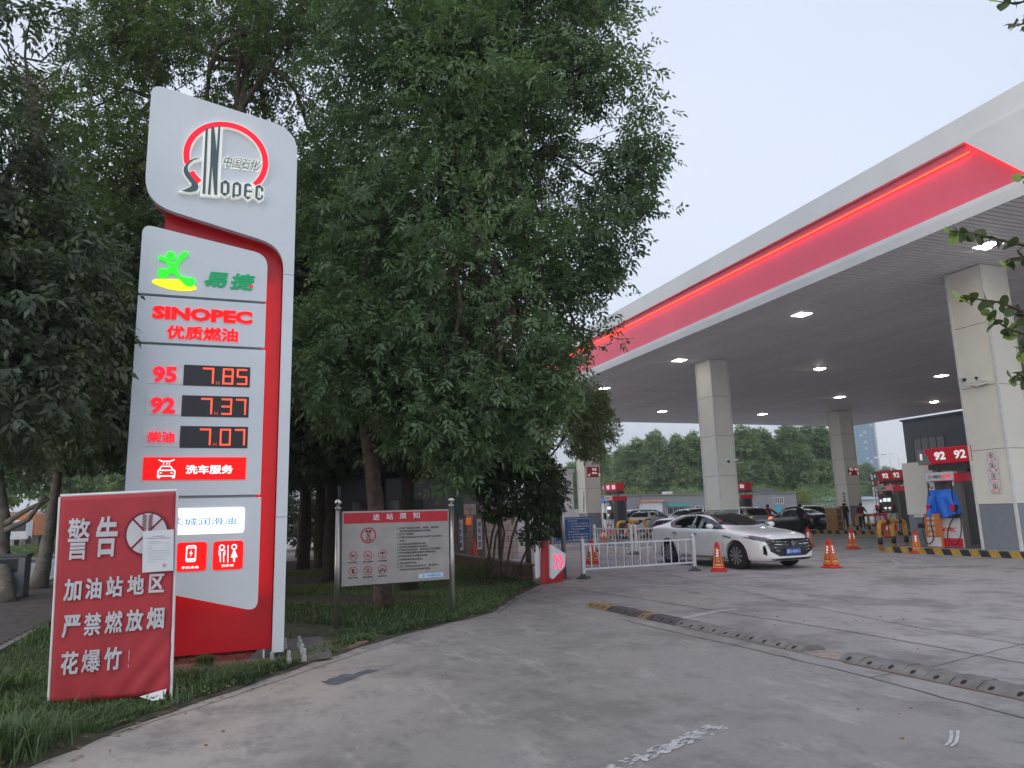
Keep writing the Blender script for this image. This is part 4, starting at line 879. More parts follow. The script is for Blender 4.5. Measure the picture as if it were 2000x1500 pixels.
for i, (y, x0, x1, h) in enumerate([(352, 705, 790, 5), (364, 672, 822, 5), (385, 680, 760, 1.6), (395, 680, 820, 1.6), (412, 680, 710, 3), (428, 680, 705, 3), (444, 680, 822, 1.6), (458, 680, 822, 1.6), (472, 680, 822, 1.6), (486, 680, 810, 1.6), (500, 680, 800, 1.6), (514, 680, 740, 1.6)]):
    a = dz(x0, y + h / 2 - (x0 - 680) * .05); c = dz(x1, y - h / 2 - (x0 - 680) * .05)
    if h == 5: T('中华人民共和国通告' if i == 0 else '关于加油站地区严禁燃放烟花爆竹的公告', FWp, a[0], a[1], c[0], max(c[1], a[1] + .007), M['greyink'], pn, depth=.001, w=.0035, bold=0)
    else: S('text_line', rrect(a[0], a[1], c[0], a[1] + h * .0007 + .0006, .0002, 1), FWp, M['greyink'], pn, .0006, w=.0035)
s0 = dz(787, 535); S('red_seal', [circ(s0[0], s0[1], .016, n=20), circ(s0[0], s0[1], .012, n=20)], FWp, M['printred'], pn, .0008, w=.0035); S('red_seal_star', circ(s0[0], s0[1], .006, n=5), FWp, M['printred'], pn, .0008, w=.0035)

def wave(s_, t_): return .012 * math.sin(s_ * 5 + t_ * 2) * (.3 + .7 * (1 - t_)) + .012 * math.exp(-t_ * 9) * math.sin((s_ * 3 + t_) * 9) + .012 * math.exp(-((s_ - .85) ** 2 + t_ ** 2) * 12) * math.sin((s_ - t_ * 1.5) * 30)
for ch in ban.children:
    if ch.name.split('.')[0] in ('lettering', 'no_fireworks_disc', 'disc_ring', 'cross_bar', 'firecracker'):
        off = np.array(ban.location) - FW.O
        for v_ in ch.data.vertices:
            q_ = np.array(v_.co) + off; s_ = (q_ @ FW.R) / wd; t_ = (q_[2] - bl[1]) / (tl[1] - bl[1]); nv_ = np.array(v_.co) + FW.N * (wave(s_, t_) + .013); v_.co = nv_

# ================================================================== STEEL NOTICE BOARD
pa, pb = G(657, 1233), G(884, 1211); d = pb - pa; FN = Fr((pa[0], pa[1], 0), d); Ln = float(np.linalg.norm(d[:2]))
nb = thing('rules_board', 'brushed steel notice board with red title strip on two ball-topped posts', 'notice board', (pa + pb) / 2 * [1, 1, 0])
def Np(x, y, fr=FN): return fr.px(640 + x / 5.357, 960 + y / 5.357)
for x, t_ in ((0, Np(105, 180)[1]), (Ln, Np(1285, 150)[1])):
    MB().tube([FN.pt(x, .0, 0), FN.pt(x, t_, 0)], .042, 14).build('post', M['steel'], nb, smooth=True)
    MB().lathe(FN.pt(x, t_, 0), [(.05, 0), (.05, .02), (.02, .03), (.02, .05)], 14).build('collar', M['steel'], nb)
    MB().lathe(FN.pt(x, t_ + .095, 0), [(.055 * math.cos(a), .055 * math.sin(a)) for a in np.linspace(-1.5, 1.5, 9)], 16).build('ball_finial', M['chrome'], nb, smooth=True)
zt_, zb_ = Np(135, 210)[1], Np(127, 996)[1]
b = MB(); b.fbox(FN, .055, Ln - .055, zb_, zt_, -.03, .03); b.build('board', M['steelboard'], nb, bevel=.004)
FNt = FN.lift(.031)
zr = Np(148, 340)[1]
b = MB(); b.fbox(FNt, .075, Ln - .075, zr, zt_ - .025, 0, .003); b.build('title_strip', M['printred'], nb)
for ch, x0, x1 in (('进', 472, 542), ('站', 612, 684), ('须', 752, 822), ('知', 893, 962)):
    a = Np(x0, 300 - (x0 - 470) * .045, FNt); c = Np(x1, 235 - (x0 - 470) * .045, FNt); T(ch, FNt, a[0], a[1], c[0], c[1], M['plainw'], nb, depth=.003, w=.0035, bold=.02)
cc = Np(427, 458, FNt); S('speed_ring', [circ(*cc, .118), circ(*cc, .098)], FNt, M['printred'], nb, .003)
T('限速', FNt, cc[0] - .045, cc[1] + .04, cc[0] + .045, cc[1] + .078, M['ink'], nb, depth=.002); T('公里', FNt, cc[0] - .045, cc[1] - .085, cc[0] + .045, cc[1] - .047, M['ink'], nb, depth=.002)
T('5', FNt, cc[0] - .03, cc[1] - .038, cc[0] + .03, cc[1] + .034, M['printred'], nb, depth=.003, bold=.04)
caps = ['禁止烟火', '禁止吸烟', '24小时监控', '禁打手机', '熄火加油', '指定地点']
for i, (x, y) in enumerate([(268, 675), (421, 667), (573, 658), (266, 835), (420, 826), (573, 817)]):
    q_ = Np(x, y, FNt); S('symbol_ring', [circ(*q_, .066, n=24), circ(*q_, .057, n=24)], FNt, M['printred'], nb, .003)
    u, v = q_
    if i == 0: ic = [[(u - .03, v - .02), (u + .035, v + .012), (u + .03, v + .022), (u - .035, v - .008)], [(u - .035, v), (u - .02, v + .03), (u - .008, v + .0)]]
    elif i == 1: ic = [stroke([(u - .03, v - .01), (u + .03, v - .01)], .012), stroke([(u + .02, v + .005), (u + .01, v + .02), (u + .022, v + .034)], .005)]
    elif i == 2: ic = [[(u - .035, v + .008), (u + .035, v + .018), (u + .034, v + .036), (u - .036, v + .028)], stroke([(u, v + .01), (u, v - .03)], .008), stroke([(u - .015, v - .032), (u + .015, v - .032)], .008)]
    elif i == 3: ic = [rrect(u - .016, v - .032, u + .016, v + .03, .004), stroke([(u - .024, v + .028), (u - .016, v + .03)], .006)]
    elif i == 4: ic = [stroke([(u - .02, v - .03), (u, v), (u + .02, v + .03)], .012), stroke([(u + .02, v - .03), (u + .002, v - .0), (u - .02, v + .022)], .010)]
    else: ic = [circ(u - .028, v - .016, .015, n=12), circ(u + .028, v - .016, .015, n=12), stroke([(u - .028, v - .016), (u - .01, v + .006), (u + .012, v + .006), (u + .028, v - .016)], .009), stroke([(u - .002, v + .0), (u, v + .026)], .014)]
    for k_, p_ in enumerate(ic): S('symbol', p_, FNt, M['ink'], nb, .002, w=k_ * .0003)
    if i in (0, 1, 3, 4): S('symbol_slash', stroke([(u - .043, v + .04), (u + .043, v - .04)], .007), FNt, M['printred'], nb, .003, w=.003)
    T(caps[i], FNt, u - .07, v - .105, u + .07, v - .080, M['ink'], nb, depth=.0015, bold=.01)
rules = ['1.石油产品具有易燃、易爆、易挥发、', '   易渗漏和易聚集静电的特性。', '2.站内严禁烟火。', '3.严禁在加油站内从事可能产生火花的', '   作业。', '4.不准加油场地检修车辆。', '5.不准敲击铁器和加油设备。', '6.严禁在加油场穿、脱和拍打化纤服装。', '7.严禁直接向塑料容器内灌装油品。', '8.所有机动车必须熄火加油。', '9.不得携带危险品进站。', '10.站内禁用手机。', '11.为了您和加油站的安全，请不要长', '    时间在加油站内停放车辆。']
ends = [(1170, 372), (1085, 405), (915, 440), (1190, 468), (815, 510), (1030, 543), (1050, 572), (1190, 600), (1135, 632), (1050, 668), (1000, 705), (935, 745), (1160, 775), (1075, 808)]
for s, (xe, y) in zip(rules, ends):
    x0 = 725 + (28 if s.startswith(' ') else 0); a = Np(x0, y + 16 + (xe - x0) * .02, FNt); c = Np(xe, y - 12, FNt)
    hh = .026; T(s.strip(), FNt, a[0], a[1], c[0], a[1] + hh + .006, M['ink'], nb, depth=.0012, bold=.012, res=1)
a, c = Np(952, 908, FNt), Np(1208, 845, FNt); b = MB(); b.fbox(FNt, a[0], c[0], a[1], c[1], 0, .002); b.build('brand_sticker', M['stickerblue'], nb)
w_ = c[0] - a[0]; h_ = c[1] - a[1]
T('中国石化', FNt, a[0] + w_ * .34, a[1] + h_ * .2, c[0] - w_ * .08, c[1] - h_ * .2, M['bluetxt'], nb, depth=.001, w=.0025, bold=.02)
S('sticker_mark', [circ(a[0] + w_ * .2, a[1] + h_ * .5, .022, n=16), circ(a[0] + w_ * .2, a[1] + h_ * .5, .017, n=16)], FNt, M['bluetxt'], nb, .001, w=.0025)
S('sticker_mark', stroke([(a[0] + w_ * .14, a[1] + h_ * .25), (a[0] + w_ * .19, a[1] + h_ * .25), (a[0] + w_ * .19, a[1] + h_ * .9)], .006), FNt, M['bluetxt'], nb, .001, w=.004)
# ================================================================== ISLANDS
def island(label, x0, x1, y0, y1, nstripe_faces=True):
    o = thing('pump_island', label, 'kerbed island', ((x0 + x1) / 2, (y0 + y1) / 2, 0), group='raised pump islands')
    h = .18; MB().box(x0 + .1, x1 - .1, y0 + .1, y1 - .1, 0, h - .004).build('island_top', M['cement'], o)
    def run(ax, fixed0, fixed1, a0, a1, inward):
        n = max(2, int(round((a1 - a0) / .30))); s = (a1 - a0) / n
        for i in range(n):
            u0 = a0 + i * s; u1 = u0 + s; sk = .09
            p = [(u0, 0), (u1, 0), (u1 + sk, h), (u0 + sk, h)]
            if i == 0: p[3] = (u0, h)
            if i == n - 1: p[2] = (u1, h)
            b = MB()
            if ax == 'y': b.ext([(fixed0, u, z) for u, z in p], (fixed1 - fixed0, 0, 0))
            else: b.ext([(u, fixed0, z) for u, z in p], (0, fixed1 - fixed0, 0))
            b.build('kerb_stripe', M['kerby'] if i % 2 else M['kerbb'], o)
    run('y', x0, x0 + .1, y0, y1, 1); run('x', y0, y0 + .1, x0 + .1, x1, 1); run('y', x1 - .1, x1, y0 + .1, y1, 1); 
    MB().box(x0 + .1, x1 - .1, y1 - .1, y1, 0, h).build('end_kerb', M['kerbb'], o)
    return o
isl = [island('striped island under the nearest column and the tarp-covered pump', 20.15, 22.5, 11.0, 18.9),
       island('striped island with the middle pump under its 92 92 header', 31.3, 33.2, 27.6, 34.5),
       island('long striped island on the left with the 95 pump', 20.3, 22.4, 37.5, 46.5),
       island('far striped island beside the rear column', 41.9, 44.2, 38.2, 46.5),
       island('far middle striped island behind the middle column', 31.6, 33.6, 41.0, 47.5)]
# ================================================================== PUMPS
def pump(label, x, y, txt=('92', '92'), num='1', hdr_len=1.9, tarp=False, full=True, hdr=None, z=.18):
    # face looks to -x, long side along y, cabinet depth along +x
    o = thing('fuel_pump', label, 'fuel pump', (x, y, z), group='fuel pumps on the islands')
    Wd, Dp = 1.10, .95
    fr = Fr((x, y + Wd / 2, z), (0, -1, 0))           # u from far end (0) to near end (Wd)
    def fb(name, u0, u1, v0, v1, w0, w1, mat, par=o, bevel=0): b = MB(); b.fbox(fr, u0, u1, v0, v1, w0, w1); return b.build(name, mat, par, bevel=bevel)
    fb('cabinet', .02, Wd - .02, .0, .98, -Dp, -.02, M['pumpgrey']); 
    fb('front_panel', .03, Wd - .03, .03, .92, -.018, .012, M['pumpw'])
    S('red_corner', [fr2 for fr2 in [(.10, .04), (Wd - .05, .04), (Wd - .05, .30), (.34, .30), (.22, .24)]], fr.lift(.013), M['pumpred'], o, .004)
    T('SINOPEC', fr.lift(.013), .22, .50, .86, .63, M['pumpred'], o, depth=.004, bold=.05)
    fb('column_cabinet', Wd - .30, Wd - .02, .98, 2.15, -Dp, -.10, M['pumpgrey']); fb('side_door', Wd - .018, Wd - .006, .1, 2.1, -Dp + .12, -.32, M['pumpdark'])
    fb('rear_pillar', .05, .28, .98, 2.15, -Dp * .7, -.3, M['pumpgrey'])
    fb('canopy_board', -.02, Wd - .1, 2.08, 2.36, -.22, .0, M['pumpw'], bevel=.03)
    T('中国石化', fr.lift(.001), .28, 2.17, .58, 2.27, M['ink'], o, depth=.004, bold=.01); T('SINOPEC', fr.lift(.001), .62, 2.17, .93, 2.27, M['pinktxt'], o, depth=.004, bold=.03)
    S('board_mark', [circ(.16, 2.22, .055, n=16), circ(.16, 2.22, .04, n=16)], fr.lift(.001), M['ink'], o, .004)
    fb('red_cap', Wd - .1, Wd + .02, 2.04, 2.30, -Dp - .05, -.02, M['pumpred'])
    fb('red_cap_back', .0, Wd - .1, 2.06, 2.28, -Dp - .05, -.24, M['pumpred'])
    if not tarp:
        hd = fb('display_head', .20, .88, .98, 1.80, -.35, -.03, M['pumpgrey'], bevel=.05)
        for k in range(2): fb('price_screen', .30 + k * .26, .50 + k * .26, 1.52, 1.70, -.028, -.015, M['screen'], hd)
        fb('main_screen', .32, .74, 1.27, 1.46, -.028, -.015, M['greyink'], hd)
        for k in range(2):
            for j in range(2): fb('keypad', .30 + k * .28, .46 + k * .28, 1.04 + j * .11, 1.12 + j * .11, -.028, -.018, M['screen'] if j else M['trim'], hd)
    for u in (.10, Wd - .14):
        nz_ = fb('nozzle_boot', u - .07, u + .07, .92, 1.32, -.02, .14, M['rubber'], bevel=.02)
        S('nozzle_grip', rrect(u - .05, 1.14, u + .05, 1.34, .04), fr.lift(.142), M['pumpred'], nz_, .04)
    for u, s_ in ((.10, 1), (Wd - .14, -1)):
        pts = [fr.pt(u, 1.0, .1), fr.pt(u + .1 * s_, .72, .24), fr.pt(u + .30 * s_ * .6, .30, .30), fr.pt(u - .05 * s_, .12, .30), fr.pt(u - .28 * s_ * .8, .42, .24), fr.pt(u - .22 * s_, .9, .16), fr.pt(u - .02, 1.3, .06), fr.pt(Wd - .18 if s_ < 0 else .08, 2.05, .02)]
        sm_ = [];
        for i in range(len(pts) - 1):
            p0, p1, p2, p3 = pts[max(i - 1, 0)], pts[i], pts[i + 1], pts[min(i + 2, len(pts) - 1)]
            for t in np.linspace(0, 1, 6)[:-1]: sm_.append(.5 * (2 * p1 + (p2 - p0) * t + (2 * p0 - 5 * p1 + 4 * p2 - p3) * t * t + (3 * p1 - p0 - 3 * p2 + p3) * t ** 3))
        sm_.append(pts[-1]); MB().tube(sm_, .017, 6).build('hose', M['rubber'], o)
    for u in (.12, Wd - .2): MB().tube([fr.pt(u, 2.1, -.1), fr.pt(u, 1.92, -.08)], .03, 8).build('hose_outlet', M['trim'], o)
    # header light box
    h = thing('grade_header', 'red lit grade header reading ' + ' '.join(txt) + ' above ' + (hdr or 'its pump'), 'sign', (x, y, 2.6), group='red grade headers over the pumps')
    fh = Fr((x - .05, y + hdr_len / 2 - .25, z), (0, -1, 0))
    b = MB(); b.fbox(fh, 0, hdr_len, 2.62, 3.12, -.55, 0); b.build('light_box', M['pumpred'], h, bevel=.02)
    S('number_panel', [(.0, 2.63), (.48, 2.63), (.26, 3.11), (.0, 3.11)], fh.lift(.001), M['bingrey'], h, .004); T(num, fh.lift(.006), .10, 2.78, .18, 2.98, M['whitetxt'], h, depth=.004, bold=.05)
    T(txt[0], fh.lift(.001), .62, 2.73, 1.02, 3.0, M['whitetxt'], h, depth=.006, bold=.05); T(txt[1], fh.lift(.001), 1.32, 2.73, 1.72, 3.0, M['whitetxt'], h, depth=.006, bold=.03)
    for u in (.45, 1.45): b = MB(); b.fbox(fh, u, u + .06, 2.34, 2.62, -.35, -.28); b.build('support', M['pumpdark'], h)
    b = MB(); b.fbox(fh, .3, 1.9, 2.44, 2.60, -.5, -.06); b.build('cable_tray', M['pumpdark'], h)
    return o, fr
p1, fr1 = pump('nearest fuel pump, its display hidden under a crumpled blue tarp', 20.75, 17.05, num='1', tarp=True, hdr='the tarp-covered pump')
pump('middle fuel pump with lit white display right of the rear column', 31.75, 29.4, num='4', hdr='the middle pump')
pump('far fuel pump beside the rear column, partly behind a yellow hoop', 42.3, 39.6, num='5', hdr='the far pump by the rear column')
pump('left fuel pump beside the red 95 plate column', 21.2, 40.6, txt=('95', '柴油'), num='8', hdr='the left pump')
pump('fuel pump half hidden behind the tall middle column', 32.2, 42.6, txt=('92', '柴油'), num='6', hdr='the pump behind the middle column')
# blue tarp
tp = thing('blue_tarp', 'crumpled bright blue tarp tied over the display of the nearest pump', 'tarp', (20.7, 17.05, 1.1))
nu, nv = 46, 30; tm = MB(); rt = random.Random(8)
fold = [(rt.uniform(0, 6.3), rt.uniform(3, 14), rt.uniform(-4, 4), rt.uniform(.02, .055)) for _ in range(9)]
for j in range(nv + 1):
    t = j / nv
    for i in range(nu + 1):
        s_ = i / nu; th = (s_ - .5) * math.pi * 1.02
        wd = .53 + .07 * t + .03 * math.sin(s_ * 9); dp = .34 + .08 * t
        cr = sum(a_ * math.sin(f1_ * s_ * 2 + f2_ * t + ph) for ph, f1_, f2_, a_ in fold) * (.4 + t)
        u = .44 + math.sin(th) * wd * (1 if abs(math.sin(th)) < 1 else 1) + cr * .4; w = -.22 + math.cos(th) * dp * (.5 + .5 * min(1, t * 4)) + cr
        bot = .98 + .07 * math.sin(s_ * 9) + (.0 if s_ > .3 else -.20 * (1 - s_ / .3))
        v = 1.80 - t * (1.80 - bot) + .02 * cr + (.02 * math.sin(s_ * 12) if t < .1 else 0)
        tm.v.append(tuple(fr1.pt(u, v, w)))
for j in range(nv):
    for i in range(nu): a = j * (nu + 1) + i; tm.f.append((a, a + nu + 1, a + nu + 2, a + 1)); tm.m.append(0)
top = [i for i in range(nu + 1)]; tm.f.append(tuple(top)); tm.m.append(0)
tm.build('sheet', M['tarp'], tp, smooth=False)
# orange board, bin, info slab beside the nearest pump
def px_box(xf, p0, p1, depth):        # a box whose -x face is at xf and spans two photo points
    a = PX(*p0, xf); c = PX(*p1, xf); return (xf, xf + depth, min(a[1], c[1]), max(a[1], c[1]), min(a[2], c[2]), max(a[2], c[2]))
x0, x1, y0, y1, z0, z1 = px_box(20.6, (1811, 1062), (1834, 1003), .3)
ob_ = thing('orange_board', 'orange standing board with white vertical characters left of the nearest pump', 'board', (20.6, y0, .18))
MB().box(20.6, 20.66, y0, y1, .18, z1).build('board', M['orange'], ob_); MB().box(20.59, 20.599, y0 + .03, y1 - .03, .22, .50).build('pale_foot', M['plainw'], ob_)
fo_ = Fr((20.599, y1, 0), (0, -1, 0)); hh = (z1 - .5) / 4.4
for i, ch in enumerate('易捷服务'): T(ch, fo_, .08, z1 - hh * (i + 1) - .02, .08 + min(.30, y1 - y0 - .16), z1 - hh * i - .08, M['plainw'], ob_, depth=.004, name='character')
for k in (0, 1): MB().box(20.66, 21.0, y0 + .05 + k * (y1 - y0 - .15), y0 + .10 + k * (y1 - y0 - .15), .18, .24).build('foot_bar', M['greyink'], ob_)
a = PX(1803, 1040, 21.0); bn = thing('litter_bin', 'grey box bin with a dark slot between the info slab and the orange board', 'bin', (21.0, a[1], .18))
MB().box(21.0, 21.4, a[1] - .22, a[1] + .22, .18, 1.12).build('body', M['bingrey'], bn, bevel=.02); MB().box(20.985, 21.0, a[1] - .15, a[1] + .15, .78, .92).build('slot', M['black'], bn); MB().box(20.97, 21.43, a[1] - .25, a[1] + .25, 1.12, 1.2).build('lid', M['trim'], bn)
x0, x1, y0, y1, z0, z1 = px_box(21.6, (1777, 1040), (1797, 902), .4)
isb = thing('info_slab', 'narrow beige slab pillar with small 92 marking left of the nearest pump', 'pillar', (21.6, y0, 0))
MB().box(21.6, 22.0, y0 - .1, y1, 1.2, z1).build('upper_cladding', M['column'], isb); MB().box(21.62, 21.98, y0 - .08, y1 - .02, .0, 1.192).build('grey_base', M['colgrey'], isb)
fi = Fr((21.6, y0 - .1, 0), (1, 0, 0)); a = fi.px(1797, 960)
T('92', fi, .08, 2.05, .32, 2.25, M['ink'], isb, depth=.003); T('柴油', fi, .08, 1.82, .32, 1.98, M['ink'], isb, depth=.003)
# pink cabinet and extinguisher pole near middle pump
x0, x1, y0, y1, z0, z1 = px_box(31.6, (1711, 1040), (1728, 1002), .5)
pc = thing('pink_cabinet', 'bright red-pink fire equipment cabinet left of the middle pump', 'cabinet', (31.6, y0, .18)); MB().box(31.6, 32.1, y0, y1, .18, z1).build('body', M['pink'], pc, bevel=.02); MB().box(31.585, 31.6, y0 + .1, y1 - .1, z1 - .45, z1 - .15).build('label', M['plainw'], pc)
# four white-headed vent pipes behind the headers
vp = thing('vent_pipes', 'row of short white vent pipes rising behind the red headers', 'pipes', (60, 55, 0))
for k in range(5):
    p = D3(1703 + k * 5.2, 931, 78); MB().tube([(p[0], p[1], 0), (p[0], p[1], p[2])], .06, 8).build('pipe', M['wwall'], vp); MB().lathe(p, [(.06, 0), (.14, .12), (.14, .2)], 8).build('pipe_cap', M['wwall'], vp)
# ================================================================== HOOP GUARDS
def hoop(label, P0, P1, h=1.0, r=.075, mid=True):
    P0 = np.array(P0, float); P1 = np.array(P1, float); d = P1 - P0; L_ = np.linalg.norm(d); d /= L_
    o = thing('hoop_guard', label, 'hoop guard', (P0 + P1) / 2, group='yellow and black hoop guards')
    rr_ = .22
    path = [P0, P0 + [0, 0, h - rr_]] + [P0 + d * rr_ * (1 - math.cos(a)) + np.array([0, 0, h - rr_ + rr_ * math.sin(a)]) for a in np.linspace(.3, math.pi / 2, 5)]
    path += [P1 - d * rr_ * (1 - math.cos(a)) + np.array([0, 0, h - rr_ + rr_ * math.sin(a)]) for a in np.linspace(math.pi / 2, .3, 5)] + [P1 + [0, 0, h - rr_], P1]
    MB().tube(path, r, 12).build('hoop_tube', M['tubey'], o, smooth=True)
    for Q in ([P0, P1] + ([(P0 + P1) / 2] if mid else [])): MB().tube([Q + [0, 0, .22], Q + [0, 0, .46]], r + .004, 12).build('black_band', M['tubeb'], o, smooth=True)
    if mid: MB().tube([(P0 + P1) / 2, (P0 + P1) / 2 + [0, 0, h]], r, 12).build('middle_leg', M['tubey'], o, smooth=True)
    for t in (.3, .78): Q = P0 + d * L_ * t + [0, 0, h]; MB().tube([Q - d * .11, Q + d * .11], r + .004, 12).build('black_band', M['tubeb'], o, smooth=True)
    for Q in (P0, P1): MB().lathe(Q, [(r + .05, 0), (r + .05, .015)], 12).build('foot_flange', M['tubey'], o)
    return o
hoop('nearest yellow and black hoop guard at the end of the striped island', (20.55, 19.5, 0), (22.3, 20.0, 0), .98)
hoop('yellow hoop guard in front of the far pump by the rear column', G(1676, 1043), G(1676, 1043) + np.array([1.9, .2, 0]), 1.0)
hoop('yellow hoop guard behind the white rail near the left pump', G(1208, 1062), G(1208, 1062) + np.array([1.9, .5, 0]), 1.05)
# ================================================================== CONES
def make_cone(label):
    o = thing('traffic_cone', label, 'traffic cone', (0, 0, 0), group='red traffic cones with printed labels')
    hb, ht = .145, .062
    MB().ext(rrect3(-.205, -.205, .205, .205, .05, .0), (0, 0, .035)).build('base', M['cone'], o, world=False, bevel=.008)
    MB().lathe((0, 0, 0), [(.20, .036), (.185, .07), (.15, .075)], 24).build('skirt', M['cone'], o, world=False)
    b = MB(); b.add([(-hb, -hb, .07), (hb, -hb, .07), (hb, hb, .07), (-hb, hb, .07), (-ht, -ht, .66), (ht, -ht, .66), (ht, ht, .66), (-ht, ht, .66)], [(3, 2, 1, 0), (4, 5, 6, 7), (0, 1, 5, 4), (1, 2, 6, 5), (2, 3, 7, 6), (3, 0, 4, 7)])
    b.build('body', M['cone'], o, world=False, bevel=.012)
    MB().lathe((0, 0, .66), [(.064, 0), (.05, .045), (.03, .05), (.026, .085), (.018, .09)], 16).build('tip', M['cone'], o, world=False)
    for k in range(4):
        Rk = Matrix.Rotation(k * math.pi / 2, 4, 'Z')
        def face(u, v, w=.003):       # u -1..1, v height
            t = (v - .07) / .59; hw = hb + (ht - hb) * t; p = Vector((u * hw * .86, -(hw + w), v)); return Rk @ p
        b = MB(); b.add([face(-1, .10), face(1, .10), face(1, .58), face(-1, .58)], [(0, 1, 2, 3)], 0)
        for (u0, v0, u1, v1) in ((-1, .10, 1, .118), (-1, .565, 1, .58), (-1, .10, -.86, .58), (.86, .10, 1, .58)): b.add([face(u0, v0, .0045), face(u1, v0, .0045), face(u1, v1, .0045), face(u0, v1, .0045)], [(0, 1, 2, 3)], 1)
        b.add([face(-.7, .145, .0045), face(.7, .145, .0045), face(.7, .195, .0045), face(-.7, .195, .0045)], [(0, 1, 2, 3)], 1)
        lbm = b.build('label', [M['conelab'], M['coney']], o, world=False)
        tb_ = MB()
        for i, ch in enumerate('请熄火加油'):
            v, f = text_arr(ch, .02, 1, 0); s0 = .50 - i * .066; P = [tuple(face(-.42 + q[0] * .84, s0 - .0 + q[1] * .056, .006 + q[2] * .001)) for q in v]; tb_.add(P, f, 0 if i < 3 else 1)
        tb_.build('label_lettering', [M['whitetxt'], M['coney']], lbm, world=False)
    return o
def rrect3(x0, y0, x1, y1, r, z): return [(u, v, z) for u, v in rrect(x0, y0, x1, y1, r)]
cone0 = make_cone('red labelled traffic cone at the front wheel of the white sedan')
place(cone0, G(1404, 1116), .9)
for (px, py, rz, lab) in ((1624, 1109, .15, 'red labelled traffic cone standing alone just right of the white sedan'), (1792, 1081, .7, 'red labelled traffic cone against the striped kerb near the blue tarp'),
        (1666, 1072, .1, 'red labelled traffic cone left of the nearest yellow hoop guard'), (1581, 1068, .7, 'red labelled traffic cone behind the bonnet of the white sedan'),
        (1157, 1101, .5, 'red labelled traffic cone behind the front white guard rail'), (1737, 1051, .2, 'red labelled traffic cone seen through the nearest yellow hoop'),
        (1180, 1063, .3, 'small distant traffic cone behind the rear guard rail'), (1224, 1052, .6, 'distant traffic cone behind the left yellow hoop'), (1277, 1040, .2, 'distant traffic cone near the white hatchback')):
    c = copy_tree(cone0); place(c, G(px, py), rz, lab)
# ================================================================== GUARD RAILS
def railing(label, P0, P1, h=.86, n=13, both=True):
    P0 = np.array(P0); P1 = np.array(P1); P0[2] = P1[2] = 0; d = P1 - P0; L_ = float(np.linalg.norm(d)); fr = Fr(P0, d)
    o = thing('guard_rail', label, 'guard rail', (P0 + P1) / 2, group='white portable guard rails')
    for u in ([0, L_] if both else [0]):
        b = MB(); b.fbox(fr, u - .04, u + .04, .08, h + .02, -.04, .04); b.build('post', M['rail'], o)
        c_ = fr.pt(u, h + .02); MB().lathe(c_, [(.062, 0), (.062, .02), (.03, .05), (.018, .055), (.03, .075), (.01, .09)], 8).build('post_cap', M['rail'], o)
        MB().lathe(fr.pt(u, 0), [(.20, 0), (.20, .025), (.07, .075), (.07, .12)], 4).build('base', M['railbase'], o)
    for v in (.22, h - .06): b = MB(); b.fbox(fr, .04, L_ - .04, v - .02, v + .02, -.018, .018); b.build('rail', M['rail'], o)
    for i in range(n):
        u = L_ * (i + 1) / (n + 1); b = MB(); b.fbox(fr, u - .014, u + .014, .24, h - .08, -.008, .008); bl_ = b.build('baluster', M['rail'], o)
        k = .25 + .35 * abs(math.sin((i + 1.5) * .42)); b = MB(); b.fbox(fr, u + .006, u + .024, .242, .24 + (h - .32) * k, -.0095, .0095)
        if both and i > 0: b.build('blue_strip', M['railblue'], bl_)
    return o
railing('front white guard rail with blue-striped bars left of the sedan', G(1140, 1130), G(1357, 1115), .87, 13)
railing('rear white guard rail with plain bars behind the front one', G(1163, 1077), G(1235, 1083), .98, 11)
railing('white guard rail running behind the rear wheel of the sedan', G(1244, 1083), G(1300, 1077), .98, 8)
# ================================================================== BLUE BOARD, STEEL POLE WITH DARK BACKED BOARD, ARROW BOX
FBb = Fr(G(1120, 1072) * [1, 1, 0], (1, 0.25, 0)); bb_ = thing('blue_board', 'tilted blue information board with white text behind the steel pole', 'board', G(1120, 1072))
a, c = FBb.px(1082, 1062), FBb.px(1154, 1009)
b = MB(); b.fbox(FBb, a[0], c[0], max(.12, a[1]), c[1], -.03, 0); b.build('board', M['bluesign'], bb_)
ft = FBb.lift(.001); S('border', [rrect(a[0] + .06, max(.18, a[1] + .06), c[0] - .06, c[1] - .06, .05), rrect(a[0] + .08, max(.20, a[1] + .08), c[0] - .08, c[1] - .08, .04)], ft, M['plaing'], bb_, .002)
hh = c[1] - a[1]
for i, (s, f0, f1) in enumerate((('卸油须知', .03, .42), ('一、站内严禁烟火，严禁使用手机', .0, .95), ('二、进站车辆请按指示方向行驶', .0, .98), ('三、机动车加油必须熄火', .0, .8), ('安全责任区', .0, .5), ('四、不得向塑料容器加注汽油', .0, .96), ('五、禁止在站内检修车辆', .0, .9), ('六、摩托车加油后推离', .0, .9))):
    v1 = c[1] - .14 - i * hh * .105; u0_ = FBb.px(1110, 1040)[0]; T(s, ft, u0_, v1 - hh * .055, u0_ + (c[0] - .12 - u0_) * f1, v1, M['plaing'], bb_, depth=.002)
for u in (a[0] + .3, c[0] - .1): MB().tube([FBb.pt(u, 0, -.05), FBb.pt(u, c[1], -.05)], .025, 8).build('leg', M['steel'], bb_)
PP = G(1103, 1131); pole_h = 2.79
pd = np.array([math.sin(YAW - R(4)), math.cos(YAW - R(4)), 0]); FPb = Fr(PP * [1, 1, 0], -pd)     # board runs away from the pole
tall = thing('tall_board', 'tall dark-backed board on a ball-topped steel pole beside the red arrow box', 'board', PP)
MB().tube([PP, PP + [0, 0, pole_h - .12]], .055, 14).build('pole', M['steel'], tall, smooth=True)
MB().lathe(PP + np.array([0, 0, pole_h - .05]), [(.065 * math.cos(a_), .065 * math.sin(a_)) for a_ in np.linspace(-1.5, 1.5, 9)], 14).build('ball_finial', M['steel'], tall, smooth=True)
